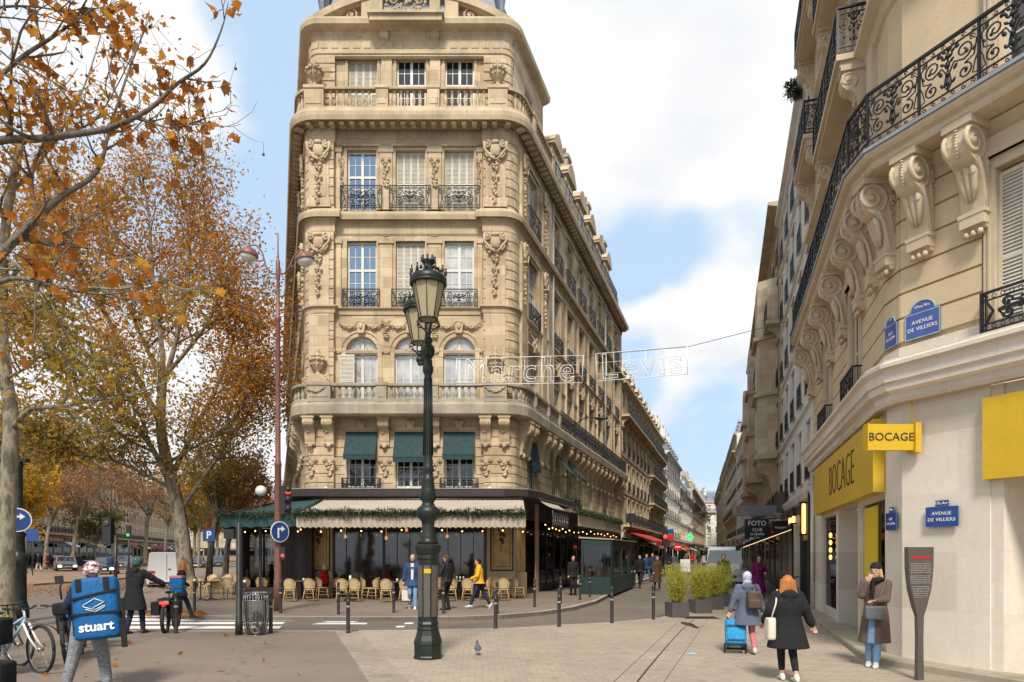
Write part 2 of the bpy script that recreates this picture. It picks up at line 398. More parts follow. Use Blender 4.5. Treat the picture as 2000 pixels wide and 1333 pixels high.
# ---------------------------------------------------------------- building components (shared meshes)
def spiral(cx, cz, r, turns, a0, sgn=1, n=14, r1=.12):
    return [(cx + r * (1 - (1 - r1) * i / n) * cos(a0 + sgn * turns * 2 * PI * i / n), cz + r * (1 - (1 - r1) * i / n) * sin(a0 + sgn * turns * 2 * PI * i / n)) for i in range(n + 1)]
def iron(mb, pts, t=.011, y=0): mb.tube([(x, y, z) for x, z in pts], t, 4, False)
def scrolls(mb, x0, x1, z0, z1, t=.011, y=0, leaf=True):
    cx = (x0 + x1) / 2; w = (x1 - x0) / 2; h = z1 - z0; zc = (z0 + z1) / 2; r = min(w * .42, h * .24)
    for s in (-1, 1):
        X = lambda v: cx + s * v
        a = [(X(p[0]), p[1]) for p in spiral(w * .52, z1 - r * 1.1, r, 1.2, PI, -1, 13)]
        b = [(X(p[0]), p[1]) for p in spiral(w * .50, z0 + r * 1.1, r, 1.2, 0, -1, 13)]
        iron(mb, a[::-1] + [(X(w * .12), zc + h * .08), (X(w * .7), zc - h * .06)] + b, t, y)
        iron(mb, [(X(p[0]), p[1]) for p in spiral(w * .28, zc - h * .05, r * .55, 1.1, PI / 2, 1, 10)], t, y)
        iron(mb, [(X(w * .95), z0), (X(w * .8), zc), (X(w * .95), z1)], t, y)
        if leaf:
            mb.ell((X(w * .62), y, zc), (w * .1, .012, h * .08), 6, 4); mb.ell((X(w * .2), y, z1 - h * .2), (w * .08, .012, h * .07), 6, 4)
    if leaf:
        mb.ell((cx, y, zc), (w * .16, .02, h * .13), 6, 5); mb.ell((cx, y, zc + h * .25), (w * .09, .015, h * .1), 6, 4); mb.ell((cx, y, zc - h * .27), (w * .09, .015, h * .1), 6, 4)
    iron(mb, [(cx, z0), (cx, z1)], t * .9, y)
def rail_mesh(w, h, n=1, style='rich', sides=.0):
    mb = MB(); x0 = -w / 2
    mb.box(x0, -x0, -.02, .02, h - .035, h); mb.box(x0, -x0, -.015, .015, .03, .055)
    if style != 'plain': mb.box(x0, -x0, -.012, .012, h - .14, h - .12); mb.box(x0, -x0, -.012, .012, .13, .15)
    for i in range(n + 1):
        x = x0 + w * i / n; mb.box(x - .016, x + .016, -.016, .016, 0, h)
    if style == 'plain':
        k = int(w / .11)
        for i in range(1, k): mb.box(x0 + w * i / k - .007, x0 + w * i / k + .007, -.007, .007, .05, h - .03)
        return mb
    for i in range(n): scrolls(mb, x0 + w * i / n + .03, x0 + w * (i + 1) / n - .03, .15, h - .14, .023)
    k = max(4, int(w / .12))
    for i in range(k):
        c = x0 + w * (i + .5) / k
        for z in (h - .085, .095): iron(mb, [(c + .032 * cos(a * PI / 3), z + .032 * sin(a * PI / 3)) for a in range(7)], .006)
    if sides:
        for s in (-1, 1):
            mb.box(s * w / 2 - .015, s * w / 2 + .015, 0, sides, h - .035, h); mb.box(s * w / 2 - .012, s * w / 2 + .012, 0, sides, .03, .055)
            for q in range(1, 4): mb.box(s * w / 2 - .007, s * w / 2 + .007, sides * q / 4 - .007, sides * q / 4 + .007, .05, h)
    return mb
def window_meshes(w, h, rows=(3, 2), arch=False, transom=None, t=.05):
    f = MB(); hw = w / 2; d0, d1 = .0, .06; H = h - (hw if arch else 0)
    if transom is None: transom = h * .58
    f.box(-hw, -hw + .07, d0, d1, 0, H); f.box(hw - .07, hw, d0, d1, 0, H); f.box(-.055, .055, d0 - .012, d1, 0, h if not arch else H + hw - .02)
    f.box(-hw + .07, hw - .07, d0 + .002, d1, 0, .12)
    if not arch: f.box(-hw + .07, hw - .07, d0 + .002, d1, h - .08, h)
    else:
        a = arc(0, H, hw, 0, PI, 10); b = arc(0, H, hw - .07, 0, PI, 10)
        for i in range(10):
            f.hexa([(a[i][0], d0, a[i][1]), (a[i + 1][0], d0, a[i + 1][1]), (b[i + 1][0], d0, b[i + 1][1]), (b[i][0], d0, b[i][1])],
                   [(a[i][0], d1, a[i][1]), (a[i + 1][0], d1, a[i + 1][1]), (b[i + 1][0], d1, b[i + 1][1]), (b[i][0], d1, b[i][1])])
        for q in (PI * .3, PI * .7): f.tube([(0, .03, H), (hw * cos(q), .03, H + hw * sin(q))], .016, 4, False)
        r2 = hw * .5; f.tube([(r2 * cos(PI * k / 8), .03, H + r2 * sin(PI * k / 8)) for k in range(9)], .016, 4, False)
        transom = H
    f.box(-hw + .07, hw - .07, d0 - .008, d1, transom - .05, transom + .05)
    for (za, zb, n) in ((.12, transom - .05, rows[0]), (transom + .05, h - .08, 0 if arch else rows[1])):
        for s in (-1, 1):
            a, b = (-hw + .07, -.055) if s < 0 else (.055, hw - .07)
            if n: f.box((a + b) / 2 - .012, (a + b) / 2 + .012, .012, .045, za, zb)
            for k in range(1, n): z = za + (zb - za) * k / n; f.box(a, b, .014, .043, z - .012, z + .012)
    g = MB()
    if arch:
        pts = [(-hw + .02, .02), (hw - .02, .02)] + arc(0, H, hw - .03, 0, PI, 10); g.add([(x, .035, z) for x, z in pts], [tuple(range(len(pts)))])
    else: g.add([(-hw + .02, .035, .02), (hw - .02, .035, .02), (hw - .02, .035, h - .02), (-hw + .02, .035, h - .02)], [(0, 1, 2, 3)])
    return f, g
_wc = {}
def winset(w, h, **k):
    key = (round(w, 3), round(h, 3), tuple(sorted(k.items())))
    if key not in _wc:
        f, g = window_meshes(w, h, **k); _wc[key] = (f.mesh('window', 'frame_white'), g)
    return _wc[key]
_pc = {}
def add_window(parent, loc, rz, w, h, glassmat='glass_sky', frame=None, **k):
    fm, g = winset(w, h, **k)
    if frame:
        kk = (id(fm), frame)
        if kk not in _pc: m2 = fm.copy(); m2.materials.clear(); m2.materials.append(MAT[frame]); _pc[kk] = m2
        fm = _pc[kk]
    kk = (id(g), glassmat)
    if kk not in _pc: _pc[kk] = g.mesh('pane', glassmat)
    o = inst('window', fm, parent, loc, rz); inst('pane', _pc[kk], o, (0, 0, 0)); return o
def shutter_mesh(w, h, leaves=4):
    mb = MB()
    for i in range(leaves):
        a = -w / 2 + w * i / leaves + .006; b = -w / 2 + w * (i + 1) / leaves - .006
        mb.box(a, a + .035, 0, .035, 0, h); mb.box(b - .035, b, 0, .035, 0, h); mb.box(a + .035, b - .035, .001, .034, 0, .08); mb.box(a + .035, b - .035, .001, .034, h - .06, h); mb.box(a + .035, b - .035, .001, .034, h * .45, h * .45 + .06)
        n = int((h - .14) / .055)
        for k in range(n):
            z = .09 + k * .055; mb.add([(a + .035, .004, z), (b - .035, .004, z), (b - .035, .03, z + .045), (a + .035, .03, z + .045)], [(0, 1, 2, 3)])
    mb.box(-w / 2, w / 2, .034, .038, 0, h)
    return mb
def blobs(mb, x, z, w, h, n, r=.05, y=-.05, seed=0):     # carved foliage: overlapping small lumps
    rd = random.Random(seed)
    for i in range(n):
        u = rd.uniform(-1, 1); v = rd.uniform(-1, 1)
        rr = r * rd.uniform(.6, 1.25)
        mb.ell((x + u * w / 2, y + rd.uniform(0, .03), z + v * h / 2), (rr, rr * .8, rr * rd.uniform(.7, 1.2)), 6, 4)
def volute(mb, x, z, r, y=-.06, sgn=1, t=.03, turns=1.5):
    mb.tube([(p[0], y, p[1]) for p in spiral(x, z, r, turns, PI / 2, sgn, 16)], t, 5)
    mb.ell((x, y, z), (r * .3, .06, r * .3), 6, 4)
def cartouche(h=2.6, w=.95, drop=True):
    mb = MB()
    for s in (-1, 1):
        volute(mb, s * w * .36, -.22, w * .17, -.12, s, .045); volute(mb, s * w * .3, -.62, w * .13, -.1, -s, .04)
        mb.tube([(s * w * .5, -.1, -.1), (s * w * .47, -.1, -.4), (s * w * .2, -.12, -.75), (0, -.12, -.85)], [.05, .06, .05, .04], 6)
    mb.ell((0, -.05, -.4), (w * .26, .12, .3), 10, 7); mb.ell((0, -.12, -.12), (w * .2, .09, .1), 8, 5)
    blobs(mb, 0, -.72, w * .6, .28, 14, .07, -.1, 3)
    if drop:
        z = -.95; i = 0
        while z > -h:
            ww = .34 * (1 - .5 * (-z / h)); blobs(mb, 0, z, ww, .2, 6, .065, -.08, i + 5); z -= .26; i += 1
        mb.tube([(0, -.03, -.8), (0, -.03, -h)], .02, 4)
    return mb
def drop_orn(h=1.2):
    mb = MB()
    for s in (-1, 1): volute(mb, s * .13, -.05, .07, -.06, s, .02)
    i = 0; z = -.15
    while z > -h: blobs(mb, 0, z, .26 * (1 + .6 * z / h), .14, 6, .045, -.05, i + 11); z -= .17; i += 1
    return mb
def garland(w=1.0, sag=.25, r=.06):
    mb = MB(); n = 14; rd = random.Random(2)
    for i in range(n + 1):
        u = i / n * 2 - 1; z = -sag * (1 - u * u); k = r * (1.25 - .5 * abs(u))
        for q in range(3): mb.ell((u * w / 2 + rd.uniform(-.02, .02), -.05 + rd.uniform(-.02, .02), z + rd.uniform(-k, k) * .7), (k * .8, k * .7, k * .7), 6, 4)
    return mb
def keystone_orn():
    mb = MB(); mb.prismy([(-.13, -.25), (.13, -.25), (.2, .25), (-.2, .25)], -.16, 0)
    for s in (-1, 1): volute(mb, s * .17, .14, .08, -.14, s, .03)
    mb.ell((0, -.16, .02), (.09, .08, .14), 8, 6); blobs(mb, 0, .2, .3, .1, 6, .05, -.16, 1); return mb
def urn_mesh(h=1.3):
    mb = MB(); k = h / 1.3
    mb.lathe([(0.2, 0), (.2, .06), (.1, .1), (.07, .2), (.16, .28), (.27, .42), (.31, .6), (.27, .74), (.16, .82), (.19, .88), (.12, .95), (.06, 1.03), (.09, 1.1), (.05, 1.18), (.02, 1.3), (0, 1.3)], n=12)
    for i in range(10):
        a = i / 10 * 2 * PI; c, q = cos(a), sin(a); mb.ell((c * .33, q * .33, .68), (.10, .10, .085), 7, 5); mb.ell((c * .24, q * .24, .86), (.06, .06, .05), 6, 4); mb.ell((c * .29, q * .29, .50), (.05, .05, .07), 6, 4)
    mb.v = [(x * k, y * k, z * k) for x, y, z in mb.v]; return mb
def baluster(h=.55, r=.085):
    return [(r * .9, 0), (r * .9, h * .07), (r * .5, h * .1), (r * .45, h * .16), (r, h * .34), (r * .9, h * .45), (r * .45, h * .72), (r * .42, h * .84), (r * .75, h * .88), (r * .9, h * .93), (r * .9, h)]
def balustrade(mb, path, z0, z1, posts=(), gaps=None, w=.11):
    mould(mb, path, [(-w, z0), (w + .02, z0), (w + .02, z0 + .13), (-w, z0 + .13), (-w, z0)]); mould(mb, path, [(-w - .02, z1 - .12), (w + .04, z1 - .12), (w + .05, z1 - .03), (w, z1), (-w - .02, z1), (-w - .02, z1 - .12)])
    pr = baluster(z1 - z0 - .25); ctr = [Vector(p[:2]) for p in posts]
    for p, d in along(path, .265):
        if any((p - c).length < q[2] / 2 + .1 for c, q in zip(ctr, posts)): continue
        mb.lathe(pr, (p.x, p.y, z0 + .13), 8)
    for q in posts:
        T = Matrix.Translation((q[0], q[1], 0)) @ Matrix.Rotation(q[3] if len(q) > 3 else 0, 4, 'Z'); hw = q[2] / 2
        o = MB(T); o.box(-hw, hw, -w - .05, w + .05, z0 - .002, z1 + .01); o.box(-hw + .08, hw - .08, -w - .075, -w - .045, z0 + .2, z1 - .16); o.box(-hw - .03, hw + .03, -w - .085, w + .06, z1 - .1, z1 + .03)
        mb.add(o.v, o.f)
def console(w=.4, h=1.2, d=.6, rich=False):
    mb = MB(); hw = w / 2
    mb.box(-hw - .05, hw + .05, -d - .03, 0, -.07 * h, 0)
    P = [(.0, -.07), (.98, -.07), (1.02, -.14), (1.04, -.22), (.98, -.31), (.84, -.37), (.66, -.40), (.52, -.46), (.42, -.56), (.37, -.68), (.33, -.8), (.26, -.9), (.3, -.94), (.22, -1.0), (0, -1.0)]
    mb.prismx([(-o * d, z * h) for o, z in P], -hw, hw)
    rv = .155 * h if not rich else .17 * h
    for s in (-1, 1):      # side volutes in relief
        sp = [(-d * .78 + p[0], -.22 * h + p[1]) for p in spiral(0, 0, rv, 1.9 if rich else 1.4, -PI * .3, 1, 26 if rich else 12, .08)]
        mb.tube([(s * hw, y, z) for y, z in sp], .022 * (1.6 if rich else 1), 5)
        mb.ell((s * hw, -d * .78, -.22 * h), (.05, rv * .22, rv * .22), 8, 5)
        if rich:
            mb.tube([(s * hw, -d * .6, -.36 * h), (s * hw, -d * .40, -.5 * h), (s * hw, -d * .3, -.7 * h), (s * hw, -d * .2, -.88 * h)], .03, 5)
            mb.tube([(s * hw, -d * .15, -.12 * h), (s * hw, -d * .3, -.3 * h), (s * hw, -d * .12, -.6 * h)], [.02, .035, .02], 5)
            blobs_side(mb, s * hw, -d * .1, -.3 * h, d * .25, .3 * h, 8)
    if rich:
        mb.tube([(0, -d * 1.0, -.12 * h), (0, -d * 1.05, -.22 * h), (0, -d * .97, -.33 * h)], .025, 5)
        for i in range(9): a = -.1 - i * .03; mb.ell((0, -d * (1.05 - max(0, i - 5) * .03), a * h), (.03, .03, .018), 6, 4)
        for s in (-1, 0, 1):      # acanthus leaf below the roll
            mb.tube([(s * hw * .55, -d * .66, -.42 * h), (s * hw * .6, -d * .58, -.47 * h), (s * hw * .45, -d * .48, -.6 * h), (s * hw * .3, -d * .42, -.72 * h)], [.03, .055, .05, .02], 6)
        blobs(mb, 0, -.46 * h, w * .8, .06 * h, 10, .045, -d * .62, 8); blobs(mb, 0, -.62 * h, w * .6, .12 * h, 10, .04, -d * .43, 9)
        mb.box(-hw - .03, hw + .03, -d * .42, 0, -.86 * h, -.82 * h); mb.box(-hw - .01, hw + .01, -d * .40, 0, -.96 * h, -.86 * h)
        for s in (-1, 0, 1): mb.lathe([(.03, 0), (.05, -.08)], (s * hw * .6, -d * .3, -1.0 * h), 8)
    else:
        blobs(mb, 0, -.5 * h, w * .7, .12 * h, 6, .06, -d * .5, 4); mb.ell((0, -d * .25, -1.02 * h), (hw * .5, .1, .1), 8, 5)
        for s in (-.5, 0, .5): mb.tube([(s * w * .6, -d * 1.0, -.12 * h), (s * w * .6, -d * 1.05, -.22 * h), (s * w * .6, -d * .93, -.34 * h)], .016, 4)
    return mb
def blobs_side(mb, x, y, z, w, h, n):
    rd = random.Random(6)
    for i in range(n): mb.ell((x, y + rd.uniform(-w, w) / 2, z + rd.uniform(-h, h) / 2), (.04, rd.uniform(.03, .06), rd.uniform(.03, .07)), 6, 4)
def surround(mb, x, z0, z1, w, t=.13, o=.06, y=0, sill=True, lintel=True):
    a, b = x - w / 2, x + w / 2
    mb.box(a - t, a, y - o, y + .02, z0, z1); mb.box(b, b + t, y - o, y + .02, z0, z1); mb.box(a - t, b + t, y - o - .003, y + .02, z1, z1 + t)
    mb.box(a - t * .55, a - t * .35, y - o - .02, y - o, z0, z1); mb.box(b + t * .35, b + t * .55, y - o - .02, y - o, z0, z1)
    if lintel: mb.box(a - t - .05, b + t + .05, y - o - .09, y + .02, z1 + t, z1 + t + .08)
    if sill: mb.box(a - t, b + t, y - o - .08, y + .3, z0 - .1, z0)
def rust(mb, path, z0, z1, ch=.36, out=.035, gap=.035):
    n = max(1, int(round((z1 - z0) / ch))); c = (z1 - z0) / n
    for i in range(n):
        a = z0 + i * c + gap / 2; b = z0 + (i + 1) * c - gap / 2
        mould(mb, path, [(0, a), (out, a + .015), (out, b - .015), (0, b)])
# ---------------------------------------------------------------- ground
def ground_mat(name, col, dark, brick=None, rot=0, scale=1, speck=.3, bs=.12):
    m, nt, N, L, b = newmat(name); P = pos(N)
    big = ramp(N, L, nse(N, L, P, .35, 6, .6), [(.3, dark), (.65, col)])
    c = mixc(N, L, ramp(N, L, nse(N, L, P, 60, 3, .8), [(.35, (0, 0, 0)), (.7, (speck, speck, speck))]), big, [x * .55 for x in col])
    st = ramp(N, L, nse(N, L, P, 2.3, 6, .7), [(.58, (0, 0, 0)), (.72, (.35, .35, .35))])
    c = mixc(N, L, st, c, [x * .6 for x in col])
    h = nse(N, L, P, 45, 4, .7)
    if brick:
        mp = N.new('ShaderNodeMapping'); mp.inputs['Rotation'].default_value = (0, 0, rot); L.new(P, mp.inputs['Vector'])
        dist = N.new('ShaderNodeTexNoise'); dist.inputs['Scale'].default_value = 3; L.new(P, dist.inputs['Vector'])
        ad = N.new('ShaderNodeVectorMath'); ad.operation = 'MULTIPLY_ADD'; L.new(dist.outputs[1], ad.inputs[0]); ad.inputs[1].default_value = (.03, .03, 0); L.new(mp.outputs[0], ad.inputs[2])
        br = N.new('ShaderNodeTexBrick'); L.new(ad.outputs[0], br.inputs['Vector']); br.inputs['Scale'].default_value = 1
        br.inputs['Brick Width'].default_value = brick[0]; br.inputs['Row Height'].default_value = brick[1]; br.inputs['Mortar Size'].default_value = brick[2]
        br.inputs['Mortar Smooth'].default_value = .4; br.inputs['Bias'].default_value = -.2
        br.inputs['Color1'].default_value = (1.12, 1.08, 1.04, 1); br.inputs['Color2'].default_value = (.80, .78, .75, 1); br.inputs['Mortar'].default_value = (.52, .50, .48, 1)
        c = mixc(N, L, .65, c, br.outputs['Color'], 'MULTIPLY'); bump(N, L, b, br.outputs['Fac'], -.35, .02)
    else: bump(N, L, b, h, .3, .01)
    gum = ramp(N, L, nse(N, L, P, 5.5, 0), [(.735, (0, 0, 0)), (.75, (.4, .4, .4))]); c = mixc(N, L, gum, c, [x * .35 for x in col])
    if not brick:
        vo = N.new('ShaderNodeTexVoronoi'); vo.feature = 'DISTANCE_TO_EDGE'; vo.inputs['Scale'].default_value = .16; wv = N.new('ShaderNodeVectorMath'); wv.operation = 'MULTIPLY_ADD'; nz = N.new('ShaderNodeTexNoise'); nz.inputs['Scale'].default_value = 1.2; nz.inputs['Detail'].default_value = 6; L.new(P, nz.inputs['Vector']); L.new(nz.outputs[1], wv.inputs[0]); wv.inputs[1].default_value = (1.6, 1.6, 0); L.new(P, wv.inputs[2]); L.new(wv.outputs[0], vo.inputs['Vector'])
        c = mixc(N, L, ramp(N, L, vo.outputs['Distance'], [(.0015, (.55, .55, .55)), (.004, (0, 0, 0))]), c, [x * .3 for x in col]); pt = ramp(N, L, nse(N, L, mapv(N, L, P, (.22, .5, 1)), 1, 1), [(.56, (0, 0, 0)), (.565, (.22, .22, .22))]); c = mixc(N, L, pt, c, [x * .62 for x in col])
    L.new(c, b.inputs['Base Color']); b.inputs['Roughness'].default_value = .8; b.inputs['Specular IOR Level'].default_value = .3
    MAT[name] = m
ground_mat('asphalt_road', (.20, .163, .132), (.155, .128, .105), speck=.4)
ground_mat('asphalt_pavement', (.25, .198, .155), (.20, .16, .127), speck=.35)
ground_mat('pavers', (.41, .345, .275), (.32, .268, .213), brick=(.22, .11, .007), rot=R(-3))
ground_mat('pavers_border', (.36, .30, .245), (.28, .24, .195), brick=(.32, .32, .012), rot=R(17))
ground_mat('granite_kerb', (.42, .38, .33), (.33, .30, .26), brick=(.9, .4, .012), rot=0)
ground_mat('leafy_dirt', (.30, .20, .12), (.22, .155, .10), speck=.5)
def sheet(name, pts, z, mat, t=None, kind='structure'):
    mb = MB()
    if t: mb.prism([tuple(p[:2]) for p in pts], z - t, z)
    else: mb.add([(p[0], p[1], z) for p in pts], [tuple(range(len(pts)))])
    o = mb.build(name, mat); tag(o, kind=kind); return o
ZR = -.10
sheet('road', [(-1400, -30), (1400, -30), (1400, 2500), (-1400, 2500)], ZR, 'asphalt_road')
def strip(name, path, w, z, mat, t=None):      # a band along a polyline, w to its right
    o = offs(path, w); pts = [tuple(p) for p in path] + [tuple(v) for v in o[::-1]]
    mb = MB(); n = len(path)
    for i in range(n - 1):
        a, b = path[i], path[i + 1]; c, d = o[i + 1], o[i]
        if t: mb.hexa([(p[0], p[1], z - t) for p in (a, b, c, d)], [(p[0], p[1], z) for p in (a, b, c, d)])
        else: mb.add([(p[0], p[1], z) for p in (a, b, c, d)], [(0, 1, 2, 3)])
    ob = mb.build(name, mat); tag(ob, kind='structure'); return ob
# near pavement: asphalt on the left, stone pavers on the right
YN = 16.3
jx = gp(655, 1233); j2 = gp(722, 1333)
dj = (j2 - jx).normalized(); far_b = jx + dj * 20
sheet('pavement', [(-30, -12), (far_b.x, far_b.y), (jx.x, YN), (gp(190, 1233).x, YN), (-19, 23), (-60, 60), (-60, -12)], 0, 'asphalt_pavement', .12)
RS = [gp(1000, 1228)[:2], gp(1090, 1222)[:2], gp(1195, 1217)[:2], gp(1290, 1208)[:2], gp(1345, 1190)[:2], gp(1385, 1160)[:2]]
RS = [(jx.x, YN), (gp(800, 1231).x, YN + .1)] + [tuple(p) for p in RS] + [(50.0, 160.0), (74, 240)]
sheet('paved_square', [(far_b.x, far_b.y)] + [(40, -12), (140, 240)][0:2] + RS[::-1], .0, 'pavers', .12)
strip('kerb', [(gp(190, 1233).x, YN + .16)] + [(x, y + .16) for x, y in RS], .16, .004, 'granite_kerb', .1)
strip('paver_border', [(jx.x, jx.y - .05), tuple((jx + dj * 12)[:2])], -.55, .004, 'pavers_border')
# cafe island: pavement round the corner building
ca_pts = [gp(1212, 1150, 0)[:2], gp(1190, 1162, 0)[:2], gp(1165, 1175)[:2], gp(1120, 1187)[:2], gp(1060, 1196)[:2], gp(990, 1202)[:2], gp(900, 1206)[:2], gp(700, 1207)[:2], gp(560, 1206)[:2], gp(380, 1205)[:2], gp(300, 1197)[:2], gp(255, 1180)[:2], gp(262, 1160)[:2]]
isl = [(54, 190)] + [tuple(p) for p in ca_pts] + [(-23.5, 45), (-75, 195)]
sheet('cafe_pavement', isl, .02, 'asphalt_pavement', .14)
strip('kerb', [(54, 190)] + [tuple(p) for p in ca_pts] + [(-23.5, 45), (-75, 195)], .17, .024, 'granite_kerb', .13)
# the far pavement on the left of the avenue
dlv = Vector((-.326, .945)); a0 = Vector((-19.3, 30)); 
b0 = gp(330, 1122); b1 = gp(60, 1133)
sheet('leafy_pavement', [(-90, 35), (-28, 40), (b0.x + 1, b0.y), (-88, 230), (-160, 230)], .02, 'leafy_dirt', .12)
sheet('far_pavement', [(-63, 84), (-57.5, 86), (-118, 262), (-124, 260)], .05, 'asphalt_pavement', .14)
# painted road markings
mk = MB()
def mark(pts): mk.add([(p[0], p[1], ZR + .005) for p in pts], [(0, 1, 2, 3)])
for y0, y1, xa, xb in ((1203, 1205.5, 150, 600), (1208.5, 1213, 215, 575), (1215.5, 1219.5, 210, 552), (1223.5, 1228.5, 200, 545)):
    mark([gp(xa, y1, ZR), gp(xb, y1, ZR), gp(xb + 6, y0, ZR), gp(xa + 8, y0, ZR)])
mark([gp(608, 1220, ZR), gp(715, 1220, ZR), gp(718, 1217, ZR), gp(625, 1217, ZR)]); mark([gp(640, 1216, ZR), gp(690, 1216, ZR), gp(700, 1214, ZR), gp(628, 1214, ZR)])
for (x, y) in ((780, 1224), (797, 1217.5), (803, 1211), (813, 1206)): mark([gp(x - 8, y + 2, ZR), gp(x + 8, y + 2, ZR), gp(x + 12, y - 1, ZR), gp(x - 4, y - 1, ZR)])
o = mk.build('road_markings', 'sign_white'); tag(o, kind='structure')
# gutter and puddle on the square
g = MB(); pth = [gp(1355, 1210), gp(1330, 1232), gp(1300, 1265), gp(1262, 1310), gp(1215, 1370)]
g.tube([(p.x, p.y, .003) for p in pth], [.014, .010, .013, .016, .014], 5, flat=.15); o = g.build('gutter', 'dark_metal'); tag(o, kind='structure')
def joint_line(a, b):
    d = (b - a).normalized(); n = Vector((d.y, -d.x, 0)) * .005; mbj.add([(a - n) + Vector((0, 0, .0045)), (a + n) + Vector((0, 0, .0045)), (b + n) + Vector((0, 0, .0045)), (b - n) + Vector((0, 0, .0045))], [(0, 1, 2, 3)])
mbj = MB(); joint_line(gp(1335, 1205), gp(1180, 1350)); joint_line(gp(1385, 1205), gp(1285, 1350)); o = mbj.build('paving_joint', 'panel_brown'); tag(o, kind='structure')
m, nt, N, L, b = newmat('water'); b.inputs['Base Color'].default_value = (.03, .03, .03, 1); b.inputs['Roughness'].default_value = .03; MAT['water'] = m
w = MB(); c = gp(1347, 1221); w.add([(c.x + .12 * cos(a) * (1 + .3 * sin(3 * a)), c.y + .8 * sin(a), .006) for a in [k * PI / 8 for k in range(16)]], [tuple(range(16))]); o = w.build('puddle', 'water'); tag(o, kind='structure')
gr = MB(); c = gp(1368, 1207)
for k in range(14): gr.box(c.x - .48 + k * .07, c.x - .44 + k * .07, c.y - .3, c.y + .3, .004, .012)
gr.box(c.x - .5, c.x + .5, c.y - .32, c.y - .3, .004, .012); gr.box(c.x - .5, c.x + .5, c.y + .3, c.y + .32, .004, .012)
o = gr.build('drain_grate', 'dark_metal'); tag(o, 'flat iron drain grate in the paving beside the bamboo planters', 'drain')
